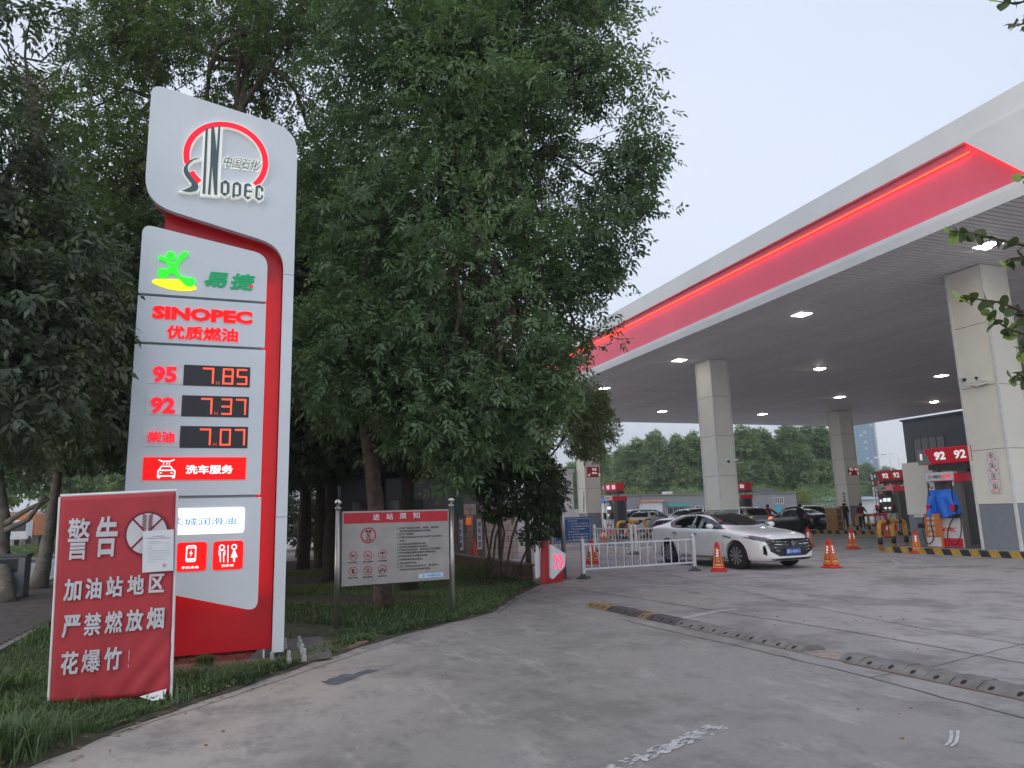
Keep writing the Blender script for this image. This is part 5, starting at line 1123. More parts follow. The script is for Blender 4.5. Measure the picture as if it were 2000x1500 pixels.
P2 = PP + pd * 2.6; MB().tube([P2, P2 + [0, 0, pole_h - .12]], .055, 14).build('pole', M['steel'], tall, smooth=True)
v1 = FPb.px(1099, 914)[1]; b = MB(); b.fbox(FPb, -2.55, -.06, .95, v1, -.02, .02); b.build('dark_sheet', M['dark'], tall)
v2 = FPb.px(1099, 933)[1]; b = MB(); b.fbox(FPb, -2.5, -.06, v2 - .03, v2 + .03, .02, .05); b.build('pale_batten', M['trim'], tall); b = MB(); b.fbox(FPb, -2.5, -.06, v2 - .03, v2 + .03, -.05, -.02); b.build('pale_batten', M['trim'], tall)
MB().box(PP[0] - .02, PP[0] + .16, PP[1] - .09, PP[1] + .09, 0, .025).build('foot_plate', M['rust'], tall)
# red arrow box
A0, A1 = G(1068, 1141), G(1102, 1135); FA = Fr(A0 * [1, 1, 0], A1 - A0)
ar = thing('arrow_light_box', 'red entrance box with a white slanted panel and lit double arrow', 'sign', A0)
def Ax(x, y): return FA.px(860 + x / 5.174, 860 + y / 5.174)
body = [Ax(1058, 1458), Ax(1245, 1440), Ax(1245, 1140), Ax(1080, 1020), Ax(1062, 1024)]
body[0] = (body[0][0], .0); body[1] = (body[1][0], .0)
S('body', body, FA.lift(-.12), M['arrowred'], ar, .12)
S('front_panel', rounded([Ax(1092, 1048), Ax(1248, 1148), Ax(1240, 1275), Ax(1118, 1405), Ax(1098, 1385)], [.03, .02, .02, .03, .03], 4), FA, M['arroww'], ar, .05, w=.005)
S('rear_panel', rounded([Ax(1015, 1052), Ax(1050, 1075), Ax(1062, 1380), Ax(1032, 1400)], .02, 4), FA.lift(-.19), M['arroww'], ar, .05)
for dx in (0, 52): S('lit_arrow', [Ax(1118 + dx, 1157), Ax(1140 + dx, 1150), Ax(1172 + dx, 1212), Ax(1150 + dx, 1295), Ax(1128 + dx, 1295), Ax(1148 + dx, 1215)], FA.lift(.056), M['arrowl'], ar, .006)
# ================================================================== SPEED HUMP
hs_ = thing('speed_hump', 'worn rubber speed hump of many segments crossing the entrance in two runs', 'speed hump', (5.9, 8, 0))
def hump_run(PA, PB_, n, mats, seed):
    rr = random.Random(seed); PA = np.array(PA); PB_ = np.array(PB_); d = PB_ - PA; L_ = np.linalg.norm(d[:2]); d = d / L_; nrm = np.array([-d[1], d[0], 0]); s = L_ / n
    for i in range(n):
        c = PA + d * s * (i + .5) + nrm * rr.uniform(-.012, .012); a = math.atan2(d[1], d[0]) + rr.uniform(-.015, .015); hl = s / 2 - .004
        top = .062 + rr.uniform(-.006, .008); Rm = Matrix.Translation(Vector(c)) @ Matrix.Rotation(a, 4, 'Z') @ Matrix.Rotation(rr.uniform(-.01, .01), 4, 'Y')
        prof = [(-.19, .004), (-.18, .018), (-.075, top), (.075, top), (.18, .018), (.19, .004)]
        b = MB(); v = [(-hl, y, z) for y, z in prof] + [(hl, y, z) for y, z in prof]; k = 6
        b.add([tuple(Rm @ Vector(q)) for q in v], [tuple(range(k))] + [tuple(range(2 * k - 1, k - 1, -1))] + [((j + 1) % k, j, k + j, k + (j + 1) % k) for j in range(k)])
        sg = b.build('hump_segment', mats[i], hs_)
        # bolt recess and grip ridges on the slope that faces the street
        b = MB()
        for side in (-1, 1):
            pts = []
            for t in np.linspace(0, 2 * math.pi, 12, endpoint=False):
                yy = side * (.145 + .032 * math.cos(t)); zz_ = .018 + (.18 - abs(yy)) / .105 * (top - .018) + .0022; pts.append(tuple(Rm @ Vector((.020 * math.sin(t) * 1.2 - .02, yy, zz_))))
            b.add(pts, [tuple(range(12))])
        b.build('bolt_recess', M['dark'], sg)
        b = MB()
        for k2 in range(6):
            for side in (-1, 1):
                x = hl * .2 + k2 * .017
                if x > hl - .01: continue
                q = [(x, .10, 0), (x + .005, .10, 0), (x + .005, .165, 0), (x, .165, 0)]; b.add([tuple(Rm @ Vector((xx, side * yy, .018 + (.18 - yy) / .105 * (top - .018) + .003))) for xx, yy, _ in q], [(0, 1, 2, 3)])
        if b.v: b.build('grip_ridges', M['cement'] if mats[i] is M['humpg'] else M['greyink'], sg)
mA = [M['humpy']] * 3 + [M['humpb']] * 4 + [M['humpy'], M['humpb'], M['humpb'], M['humpb'], M['humpg'], M['humpg']] + [M['humpg']] * 8
hA0, hA1 = (G(1156, 1184) + G(1166, 1181)) / 2, G(1588, 1272); hump_run(hA0, hA1, 21, mA, 2)
hB0, hB1 = G(1662, 1287), np.array([6.22, 3.6, 0]); hump_run(hB0, hB1, 11, [M['humpg']] * 11, 5)
st('rust_stain', ribbon([hB0 + [-.19, -.1, 0], hB1 + [-.19, 0, 0]], .05, .0045, .01, 9), M['rust'])
sheet('bare_strip', [hA1 + [-.2, 0, 0], hA1 + [.19, 0, 0], hB0 + [.19, 0, 0], hB0 + [-.2, 0, 0]], .0043, mk('glue_stain', (.30, .25, .22), .9, var=.35, scale=9))
# ================================================================== WAREHOUSE, GATEHOUSE, LOW WALL
lw = thing('low_stone_wall', 'low brown stone retaining wall behind the grass', 'wall', (6.4, 20, 0))
MB().box(6.30, 6.50, 16.5, 25.2, 0, .36).build('core', M['mortar'], lw)
stn = MB().box(-.135, .135, -.22, .22, -.083, .083).mesh('stone'); stn.materials.append(M['stoned'])
for r_ in range(2):
    y = 16.55 + r_ * .2
    while y < 24.8:
        o = bpy.data.objects.new('stone', stn); COL.objects.link(o); o.parent = lw; o.location = (0 + rnd.uniform(-.012, .012), y + .22 - 20, .09 + r_ * .175); o.scale = (1, rnd.uniform(.9, 1.0), rnd.uniform(.93, 1)); y += .455
cp_ = MB(); y = 16.48
while y < 24.4:
    b = MB(); b.box(6.22, 6.58, y, y + .94, .362, .40); b.build('coping_stone', M['stoned'], lw); y += .955
gh = thing('car_wash_hall', 'dark low car wash hall with checkered flag panel behind the bushes', 'building', (5.5, 30, 0))
MB().box(3.2, 6.6, 26.6, 34, 0, 3.0).build('dark_wing', M['dkbuild'], gh)
MB().box(6.62, 9.6, 27.0, 34, 0, 3.25).build('panelled_wing', mk('slate_panel', (.12, .12, .125), .6), gh)
MB().box(3.0, 9.8, 26.3, 34.2, 3.26, 3.42).build('roof', M['greyink'], gh)
MB().box(4.8, 7.0, 27.5, 28.5, 3.45, 4.0).build('red_roof_sign', M['pumpred'], gh)
fgh = Fr((0, 27.0, 0), (1, 0, 0)); ck = MB()
for i in range(6):
    for j in range(4):
        if (i + j) % 2 == 0: ck.fbox(fgh, 6.95 + i * .12, 7.07 + i * .12, 2.65 + j * .12 + i * .02, 2.77 + j * .12 + i * .02, .002, .012)
ck.build('checkered_flag', M['dark'], gh)
winrow(gh, Fr((0, 26.6, 0), (1, 0, 0)), 3.6, 6.2, 1.1, 2.2, 3)
def stone_pier(label, px, py, w, h, y0):
    p = PY(px, py, y0); o = thing('stone_pier', label, 'pier', (p[0], y0, 0), group='pale stone piers behind the bush')
    x0 = p[0] - w / 2; MB().box(x0 + .02, x0 + w - .02, y0 + .02, y0 + .5, 0, h - .02).build('core', M['mortar'], o); r_ = 0; z = 0
    while z < h - .1:
        xs = [x0, x0 + w * (.38 if r_ % 2 else .62), x0 + w]
        for a_, c_ in zip(xs[:-1], xs[1:]): MB().box(a_ + .006, c_ - .006, y0 + rnd.uniform(-.012, .01), y0 + .53, z + .006, min(z + .2, h) - .006).build('stone', M['stone'], o)
        z += .2; r_ += 1
stone_pier('pale stone pier right of the notice board with an orange box lamp', 915, 1060, .62, 2.0, 25.5)
stone_pier('pale stone pier in the middle behind the thin stems', 957, 1060, .62, 1.95, 25.5)
stone_pier('pale stone pier on the right behind the bush trunk', 997, 1060, .62, 1.95, 25.5)
wb = thing('white_annex', 'white tiled annex wall glimpsed through the bush', 'building', (9, 40, 0)); MB().box(11.8, 16.5, 36, 40, 0, 2.7).build('wall', M['wwall'], wb)
for (px, lab, tx) in ((899, 'dark vertical plaque with characters left of the orange lamp', '小吃快餐'), (936, 'dark vertical plaque with characters right of the orange lamp', '停车休息')):
    p = PY(px, 1058, 24.9); o = thing('vertical_plaque', lab, 'sign', (p[0], 24.9, 0)); MB().box(p[0] - .2, p[0] + .2, 24.85, 24.95, 0, 1.6).build('board', M['stoned'], o); f_ = Fr((p[0], 24.85, 0), (1, 0, 0))
    b = MB(); b.fbox(f_, -.09, .09, .4, 1.45, .002, .008); b.build('pale_strip', M['plaing'], o)
    for i, ch in enumerate(tx): T(ch, f_.lift(.009), -.06, 1.18 - i * .23, .06, 1.36 - i * .23, M['ink'], o, depth=.003, name='character')
p = PY(916, 1045, 24.8); ol = thing('orange_lamp_box', 'small lit orange box lamp on the first stone pier', 'lamp', (p[0], 25.2, 1.2)); MB().box(p[0] - .22, p[0] + .22, 25.2, 25.45, 1.25, 1.5).build('box', mk('orange_lamp', (.8, .2, .05), .5, emit=(1, .22, .05), es=.25), ol, bevel=.03)
p = PY(926, 1080, 24.0); c = thing('plain_cone', 'plain orange cone standing by the first stone pier', 'traffic cone', (p[0], 24.0, 0)); MB().lathe((p[0], 24.0, .03), [(.17, 0), (.03, .75)], 16).build('body', M['conelab'], c); MB().box(p[0] - .2, p[0] + .2, 23.8, 24.2, 0, .03).build('base', M['cone'], c)
p = PY(905, 1010, 24.2); c = thing('green_sign_box', 'dark green sign box beside the first stone pier', 'sign', (p[0], 24.2, 0)); MB().box(p[0] - .35, p[0] + .02, 24.2, 24.4, 1.6, 2.2).build('box', mk('dark_green_box', (.02, .07, .06), .5), c); MB().tube([(p[0] - .15, 24.3, 0), (p[0] - .15, 24.3, 1.6)], .04, 8).build('post', M['greyink'], c)
# ================================================================== LEFT: bin, far things
x0 = PX(25, 1170, -4.7)
lb_ = thing('street_bin', 'grey and black street litter bin between the two left trunks', 'bin', G(25, 1172))
g0, g1_ = G(5, 1173), G(42, 1167)
MB().box(g0[0] - .25, g1_[0] + .15, g0[1], g0[1] + .5, .05, .95).build('housing', M['bingrey'], lb_, bevel=.02)
MB().box(g0[0] - .22, g1_[0] - .0, g0[1] - .012, g0[1], .62, .9).build('dark_opening', M['black'], lb_); MB().box(g0[0] - .22, g1_[0] - .0, g0[1] - .012, g0[1], .1, .58).build('pale_door', mk('bin_door', (.30, .33, .36), .4), lb_)
MB().box(g0[0] - .28, g1_[0] + .18, g0[1] - .03, g0[1] + .53, .95, 1.0).build('lid', M['greyink'], lb_)
for (px, py, dist, w, h, mat, nm, lab, ct) in ((35, 1062, 62, 3.2, 2.6, 'orange', 'parked_truck', 'orange-brown parked truck seen across the road between the left trunks', 'truck'), (72, 1060, 66, 5, 3.0, 'wwall', 'roadside_wall', 'pale roadside building wall across the road at the far left', 'building')):
    p = D3(px, py, dist); o = thing(nm, lab, ct, (p[0], p[1], 0))
    if nm == 'parked_truck':
        MB().box(p[0] - 1.1, p[0] + 1.1, p[1], p[1] + 4.5, .9, 2.7).build('cargo_box', M[mat], o); MB().box(p[0] - 1.0, p[0] + 1.0, p[1] - 1.6, p[1] - .05, .6, 2.2).build('cab', M['plainw'], o, bevel=.1); MB().box(p[0] - .85, p[0] + .85, p[1] - 1.62, p[1] - 1.59, 1.3, 2.0).build('windscreen', M['carglass'], o)
        for dx in (-1, .85):
            for dy in (-.9, 3.2): MB().lathe((p[0] + dx, p[1] + dy, .45), [(.45, 0), (.45, .2)], 16, axis=0).build('wheel', M['tyre'], o)
    else: MB().box(p[0] - w, p[0] + w, p[1], p[1] + 4, 0, h).build('wall', M[mat], o)
# pallets stack by rear column
for (px, py, lab, w, h) in ((1633, 1041, 'stack of pale wooden crates beside the rear column', 1.0, 1.5),):
    p = G(px, py); o = thing('wooden_crate_stack', lab, 'crates', p)
    for k in range(4):
        for dx in (-.22, .22): MB().box(p[0] + dx - .05, p[0] + dx + .05, p[1] - .4, p[1] + .4, k * .36, k * .36 + .3).build('slat', M['wood'], o)
        MB().box(p[0] - .3, p[0] + .3, p[1] - .42, p[1] + .42, k * .36 + .3, k * .36 + .35).build('deck', M['wood'], o)
# ================================================================== CARS
def lerpf(tab, x):
    xs = [a for a, _ in tab][::-1]; ys = [b for _, b in tab][::-1]
    if xs[0] > xs[-1]: xs, ys = xs[::-1], ys[::-1]
    return float(np.interp(x, xs, ys))
def tail_smooth(f, x, h=.12): return (f(x - h) + 2 * f(x) + f(x + h)) / 4
def car_body(sp):
    zt = lambda x: lerpf(sp['zt'], x); ze = lambda x: lerpf(sp['ze'], x); pw = lambda x: lerpf(sp['pw'], x); zb = lambda x: lerpf(sp['zb'], x)
    xf, xr = sp['zt'][0][0], sp['zt'][-1][0]
    xs = sorted(set([xf, xf - .04, xf - .12, xf - .24] + list(np.linspace(xf - .4, xr + .4, 34)) + [xr + .24, xr + .12, xr + .04, xr]), reverse=True)
    v = []; K = 0
    for x in xs:
        w = pw(x); b_ = zb(x); e = ze(x) if abs(x - xf) < .2 or abs(x - xr) < .2 else tail_smooth(ze, x); t = zt(x) if abs(x - xf) < .1 or abs(x - xr) < .1 else tail_smooth(zt, x, .07); t = max(t, e + .02); h = t - e; s = min(1, max(0, (h - .08) / .3)); s = s * s * (3 - 2 * s)
        L_ = lambda a, c: a + (c - a) * s
        pts = [(0, b_), (.80 * w, b_), (.965 * w, b_ + .05), (.995 * w, b_ + .20), (1.0 * w, b_ + (e - b_) * .55), (.998 * w, b_ + (e - b_) * .72), (.985 * w, e - .06), (.95 * w, e),
               (w * L_(.88, .875), e + h * L_(.45, .10)), (w * L_(.74, .80), e + h * L_(.75, .45)), (w * L_(.60, .70), e + h * L_(.88, .84)), (w * L_(.45, .55), e + h * L_(.95, .955)), (w * .28, e + h * .99), (0, t)]
        ring = pts + [(-y, z) for y, z in pts[-2:0:-1]]; K = len(ring); v += [(x, y, z) for y, z in ring]
    n = len(xs); f = [(i * K + j, i * K + (j + 1) % K, (i + 1) * K + (j + 1) % K, (i + 1) * K + j) for i in range(n - 1) for j in range(K)]
    f += [tuple(range(K - 1, -1, -1)), tuple(range((n - 1) * K, n * K))]
    return v, f
def eval_mesh(o):
    dg = bpy.context.evaluated_depsgraph_get(); return bpy.data.meshes.new_from_object(o.evaluated_get(dg))
def patch(bvh, poly, axis, off=.006, thick=.02, step=.06, mat_flip=False):
    # poly in (u, z); axis 'side' +-1 : u = x ; 'front'/'rear': u = y ; 'top': (x, y); ('diag', a): rays come from heading a
    def orig(u, z):
        if axis[0] == 'side': return Vector((u, axis[1] * 3, z)), Vector((0, -axis[1], 0))
        if axis[0] == 'front': return Vector((5, u, z)), Vector((-1, 0, 0))
        if axis[0] == 'rear': return Vector((-5, u, z)), Vector((1, 0, 0))
        if axis[0] == 'top': return Vector((u, z, 4)), Vector((0, 0, -1))
        a = axis[1]; d = Vector((-math.cos(a), -math.sin(a), 0)); return Vector((-math.sin(a) * u, math.cos(a) * u, z)) - d * 6, d
    pts = []; k = len(poly)
    for i in range(k):
        a, b = Vector(poly[i]), Vector(poly[(i + 1) % k]); m = max(1, int((b - a).length / step))
        for j in range(m): pts.append(a.lerp(b, j / m))
    nb_ = len(pts); us = [p.x for p in pts]; vs = [p.y for p in pts]
    u = min(us) + step * .6
    while u < max(us):
        z = min(vs) + step * .6
        while z < max(vs):
            if inpoly(u, z, pts) and min((Vector((u, z)) - p).length for p in pts) > step * .45: pts.append(Vector((u, z)))
            z += step
        u += step
    vo, eo, fo, *_ = delaunay_2d_cdt(pts, [(i, (i + 1) % nb_) for i in range(nb_)], [list(range(nb_))], 1, 1e-5)
    P, N = [], []
    for q in vo:
        o_, d_ = orig(q.x, q.y); h, nrm, _, _ = bvh.ray_cast(o_, d_)
        if h is None: P.append(None); N.append(None); continue
        if nrm.dot(d_) > 0: nrm = -nrm
        P.append(h); N.append(nrm)
    b = MB(); mp = {}
    for f in fo:
        if any(P[i] is None for i in f): continue
        for i in f:
            if i not in mp: mp[i] = len(b.v); b.v.append(tuple(P[i] + N[i] * off))
        b.f.append(tuple(mp[i] for i in f)); b.m.append(0)
    # skirt
    cnt = {}
    for f in b.f:
        for i in range(len(f)): e = (f[i], f[(i + 1) % len(f)]); cnt[tuple(sorted(e))] = cnt.get(tuple(sorted(e)), 0) + 1
    inv = {mv: i for i, mv in mp.items()}; low = {}
    for (a, c), n_ in cnt.items():
        if n_ == 1:
            for q in (a, c):
                if q not in low: low[q] = len(b.v); b.v.append(tuple(P[inv[q]] - N[inv[q]] * (thick - off)))
            b.f.append((a, c, low[c], low[a])); b.m.append(0)
    return b
def inpoly(x, y, pts):
    c = False; n = len(pts); j = n - 1
    for i in range(n):
        if (pts[i].y > y) != (pts[j].y > y) and x < (pts[j].x - pts[i].x) * (y - pts[i].y) / (pts[j].y - pts[i].y + 1e-12) + pts[i].x: c = not c
        j = i
    return c
def wheel(parent, x, y, r, side, mats=('tyre', 'alloy'), spokes=10):
    wd = .205; s = side
    t = MB().lathe((x, y, r), [(r * .66, -wd / 2), (r * .97, -wd / 2), (r, -wd / 2 + .03), (r, wd / 2 - .03), (r * .97, wd / 2), (r * .66, wd / 2)], 36, axis=1).build('wheel', M['tyre'], parent, world=False, smooth=False)
    yo = y + s * (wd / 2 - .012)
    rm = MB(); rm.lathe((x, yo - s * .02, r), [(r * .70, -.012), (r * .70, .02), (r * .645, .021), (r * .64, -.012)], 32, axis=1)
    rm.lathe((x, yo, r), [(.05, -.02), (.05, .006)], 14, axis=1)
    for k in range(spokes):
        for dd in (-.09, .09):
            a = 2 * math.pi * k / spokes + dd; c_, s_ = math.cos(a), math.sin(a); q = [(.045, -.012), (.045, .012), (r * .66, .016), (r * .66, -.016)]
            rm.ext([(x + rr_ * c_ - o_ * s_, yo - .004, r + rr_ * s_ + o_ * c_) for rr_, o_ in q], (0, .012 * s, 0))
    rm.build('rim', M[mats[1]], t, world=False)
    MB().lathe((x, yo - s * .05, r), [(r * .67, -.004), (r * .67, .004)], 24, axis=1).build('brake_disc', M['greyink'], t, world=False)
def car(label, spec, loc, heading, paint, cat='car', name='parked_car', detail=2, group='cars in the forecourt', plate_txt=None, lit=False):
    sp = spec; o = thing(name, label, cat, (0, 0, 0), group=group)
    v, f = car_body(sp); me = bpy.data.meshes.new('b'); me.from_pydata(v, [], f); me.update(); tmp = bpy.data.objects.new('tmp', me); COL.objects.link(tmp)
    ss = tmp.modifiers.new('s', 'SUBSURF'); ss.levels = 1; ss.render_levels = 1
    cut = []; r = sp['r']; W_ = sp['W'] / 2
    for ax in (sp['fa'], sp['ra']):
        c = MB(); c.lathe((ax, 0, r + .005), [(r + .055, -W_ - .3), (r + .055, W_ + .3)], 32, axis=1); cm = c.mesh('c')
        b = bmesh.new(); b.from_mesh(cm); bmesh.ops.recalc_face_normals(b, faces=b.faces); b.to_mesh(cm); b.free(); co = bpy.data.objects.new('c', cm); COL.objects.link(co)
        bo = tmp.modifiers.new('b', 'BOOLEAN'); bo.operation = 'DIFFERENCE'; bo.object = co; bo.solver = 'EXACT'; cut.append(co)
    b = bmesh.new(); b.from_mesh(me); bmesh.ops.recalc_face_normals(b, faces=b.faces); b.to_mesh(me); b.free()
    bme = eval_mesh(tmp)
    for c in cut: bpy.data.objects.remove(c)
    bpy.data.objects.remove(tmp)
    body = addmesh('body', bme, M[paint], o, smooth=True, world=False)
    try: bme.set_sharp_from_angle(angle=R(38))
    except Exception: pass
    bvh = BVHTree.FromPolygons([x.co.copy() for x in bme.vertices], [tuple(p.vertices) for p in bme.polygons])
    MB().box(sp['ra'] - .5, sp['fa'] + .5, -W_ * .72, W_ * .72, .2, .6).build('underbody', M['black'], o, world=False)
    P = lambda nm, poly, ax, mat, par=o, off=.006, step=.07: patch(bvh, poly, ax, off, .02, step).build(nm, M[mat] if isinstance(mat, str) else mat, par, world=False, smooth=True)
    for s in (-1, 1):
        for wpoly in sp['wins']: P('side_window', wpoly, ('side', s), 'carglass', off=.014, step=.045)
        for ax in (sp['fa'], sp['ra']): wheel(o, ax, s * (W_ - .115), r, s, ('tyre', 'alloy' if detail else 'alloy'), 10 if detail > 1 else 6)
        if detail > 1:
            for xa, za, xb, zb_ in sp.get('seams', []): P('door_seam', stroke([(xa, za), (xb, zb_)], .012), ('side', s), 'greyink', off=.002, step=.1)
            for xh, zh in sp.get('handles', []): MB().box(xh - .09, xh + .09, s * W_ - s * .0 - .018, s * W_ + .022 - (0 if s > 0 else .004), zh - .012, zh + .014).build('door_handle', M['chrome'], o, world=False, bevel=.006)
            P('sill_strip', [(sp['ra'] + r + .12, .25), (sp['fa'] - r - .12, .25), (sp['fa'] - r - .12, .29), (sp['ra'] + r + .12, .29)], ('side', s), 'chrome', step=.15)
            P('window_trim', stroke(sp['trim'], .014), ('side', s), 'chrome', off=.009, step=.1)
            P('fender_vent', [(1.02, .80), (1.30, .765), (1.28, .79), (1.0, .835)], ('side', s), 'grille', off=.008)
        m_ = MB(); mx, mz = sp['mirror']; m_.tube([(mx, s * (W_ - .10), mz - .03), (mx, s * (W_ + .05), mz)], .025, 6); m_.build('mirror_stem', M['black'], o, world=False)
        b = MB(); b.lathe((mx, s * (W_ + .13), mz + .02), [(.0, -.06), (.045, -.055), (.07, -.02), (.07, .03), (.05, .05)], 14, axis=0); mo = b.build('door_mirror', M[paint], o, world=False, smooth=True); mo.data.transform(Matrix.Translation((mx, s * (W_ + .13), mz)) @ Matrix.Scale(1.55, 4, (0, 1, 0)) @ Matrix.Translation((-mx, -s * (W_ + .13), -mz)))
    P('windscreen', sp['ws'], ('front', 0), 'carglass', off=.014, step=.06); P('rear_window', sp['rw'], ('rear', 0), 'carglass', off=.014, step=.06)
    if 'roofglass' in sp: P('black_roof', sp['roofglass'], ('top', 0), 'carglass', off=.012, step=.08)
    for s in (-1, 1):
        P('tail_lamp', [(y * s, z) for y, z in sp['tail']], ('rear', 0), 'taillit' if lit else 'taillens', step=.05)
        P('tail_lamp_side', sp['tails'], ('side', s), 'taillit' if lit else 'taillens', step=.05)
        P('headlamp', [(y * s, z) for y, z in sp['head']], ('front', 0), 'lightlens', step=.04)
        P('headlamp_side', sp['heads'], ('side', s), 'lightlens', step=.05)
    for g_, mat in sp['front']: P('grille' if mat == 'grille' else 'grille_bar', g_, ('front', 0), mat, off=.008 if mat == 'grille' else .02, step=.05)
    MB().box(sp['zt'][-1][0] - .012, sp['zt'][-1][0] + .03, -.22, .22, sp.get('rp', .62), sp.get('rp', .62) + .13).build('rear_plate', M['plateblue'], o, world=False)
    if plate_txt:
        fx = sp['plx']; pl = MB().box(fx - .01, fx + .006, -.235, .235, sp['plz'], sp['plz'] + .15).build('number_plate', M['plateblue'], o, world=False)
        fr = Fr((fx + .006, 0, 0), (0, 1, 0)); T(plate_txt, fr, -.21, sp['plz'] + .03, .21, sp['plz'] + .12, M['plainw'], pl, depth=.003, bold=.01, name='plate_lettering')
        pl.children[0].data.transform(Matrix.Identity(4))
    place(o, loc, heading); return o
SEDAN = dict(W=1.86, r=.335, fa=1.43, ra=-1.40,
 zt=[(2.42, .58), (2.39, .70), (2.30, .80), (2.12, .875), (1.6, .965), (1.05, 1.035), (.95, 1.07), (.10, 1.385), (-.2, 1.435), (-.5, 1.45), (-.95, 1.42), (-1.35, 1.335), (-1.9, 1.135), (-2.15, 1.10), (-2.38, 1.085), (-2.46, 1.00), (-2.50, .80)],
 ze=[(2.42, .50), (2.36, .62), (2.2, .74), (1.9, .83), (1.43, .89), (1.0, .93), (.3, .955), (-.6, .985), (-1.3, 1.01), (-1.9, 1.035), (-2.3, 1.03), (-2.44, .95), (-2.5, .72)],
 pw=[(2.42, .60), (2.37, .74), (2.25, .83), (2.0, .895), (1.5, .93), (.5, .925), (-.5, .925), (-1.5, .93), (-2.0, .90), (-2.3, .83), (-2.45, .74), (-2.5, .60)], zb=[(2.42, .23), (2.1, .18), (-2.1, .20), (-2.5, .34)],
 wins=[[(.88, 1.0), (.70, 1.075), (.30, 1.225), (.02, 1.305), (-.30, 1.345), (-.33, 1.0)], [(-.38, 1.0), (-.35, 1.348), (-.80, 1.335), (-1.15, 1.265), (-1.42, 1.165), (-1.30, 1.06), (-1.22, 1.03)]],
 trim=[(.95, .99), (0, 1.0), (-.9, 1.015), (-1.25, 1.03), (-1.50, 1.17)], ws=[(-.68, 1.10), (-.35, 1.07), (0, 1.06), (.35, 1.07), (.68, 1.10), (.56, 1.34), (.3, 1.385), (0, 1.40), (-.3, 1.385), (-.56, 1.34)],
 rw=[(-.60, 1.17), (.60, 1.17), (.50, 1.34), (0, 1.38), (-.50, 1.34)], roofglass=[(.16, -.57), (.16, .57), (-.5, .61), (-1.0, .59), (-1.3, .5), (-1.3, -.5), (-1.0, -.59), (-.5, -.61)],
 tail=[(.52, .90), (.78, .93), (.82, .99), (.50, .97)], tails=[(-2.15, .93), (-2.42, .90), (-2.44, .99), (-2.25, 1.0)], head=[(.50, .665), (.86, .73), (.90, .80), (.80, .80), (.52, .735)], heads=[(2.32, .67), (2.05, .75), (1.80, .835), (1.95, .835), (2.2, .79), (2.36, .72)],
 front=[([(-.68, .46), (-.42, .335), (.42, .335), (.68, .46), (.72, .70), (.50, .735), (0, .745), (-.50, .735), (-.72, .70)], 'grille'), ([(-.60, .235), (.60, .235), (.66, .285), (-.66, .285)], 'grille'),
        ([(.74, .36), (.80, .40), (.80, .58), (.765, .60), (.75, .5)], 'grille'), ([(-.74, .36), (-.80, .40), (-.80, .58), (-.765, .60), (-.75, .5)], 'grille')]
   + [([(s * y0, z - .007), (s * y1, z + dz_ - .007), (s * y1, z + dz_ + .007), (s * y0, z + .007)], 'chrome') for s in (-1, 1) for y0, y1, z, dz_ in ((.12, .58, .665, .02), (.12, .56, .605, .015), (.40, .58, .53, .02), (.40, .55, .46, .02), (.64, .74, .64, .03), (.65, .75, .58, .03), (.64, .73, .52, .03))],
 mirror=(.66, 1.045), seams=[(-.36, .30, -.35, 1.0), (.95, .32, .98, .92), (.98, .92, .90, .99), (-1.18, .62, -1.02, .80), (-1.02, .80, -1.20, 1.0)], handles=[(-.14, .865), (-1.02, .885)], plx=2.44, plz=.37)
def tweak(base, **k): d = dict(base); d.update(k); return d
fwp, rwp = G(1441, 1112), G(1308, 1098)
hd = (fwp - rwp)[:2]; hd = hd / np.linalg.norm(hd); ang_ = math.atan2(hd[1], hd[0]); left = np.array([-hd[1], hd[0]])
SCL = 1.045
_b = None
for a_ in np.linspace(1.2, 2.4, 240):        # swing the rear wheel until it stands where the photograph shows it
    q_ = fwp[:2] + np.array([math.cos(a_), math.sin(a_)]) * 2.83 * SCL; v_ = np.array([q_[0], q_[1], 0]) - CAMP; e_ = abs(1000 + CF * (v_ @ CAMX) / (v_ @ CAMF) - 1308)
    if _b is None or e_ < _b[0]: _b = (e_, a_)
hd = -np.array([math.cos(_b[1]), math.sin(_b[1])]); ang_ = math.atan2(hd[1], hd[0]); left = np.array([-hd[1], hd[0]])
ctr = fwp[:2] - hd * 1.43 * SCL + left * .90 * SCL
sedan = car('clean white sedan with black roof, chrome grille and blue number plate', SEDAN, (ctr[0], ctr[1], 0), ang_, 'whitepaint', group='cars in the forecourt', plate_txt='冀Y·80911')
fe = Fr((2.455, 0, 0), (0, 1, 0)); e_ = outline([circ(0, .635, .058, n=24), circ(0, .635, .044, n=24)], fe, .012); e_.fbox(fe, -.055, .055, .627, .643, .0, .014); e_.build('emblem', M['chrome'], sedan, world=False); sedan.scale = (SCL,) * 3
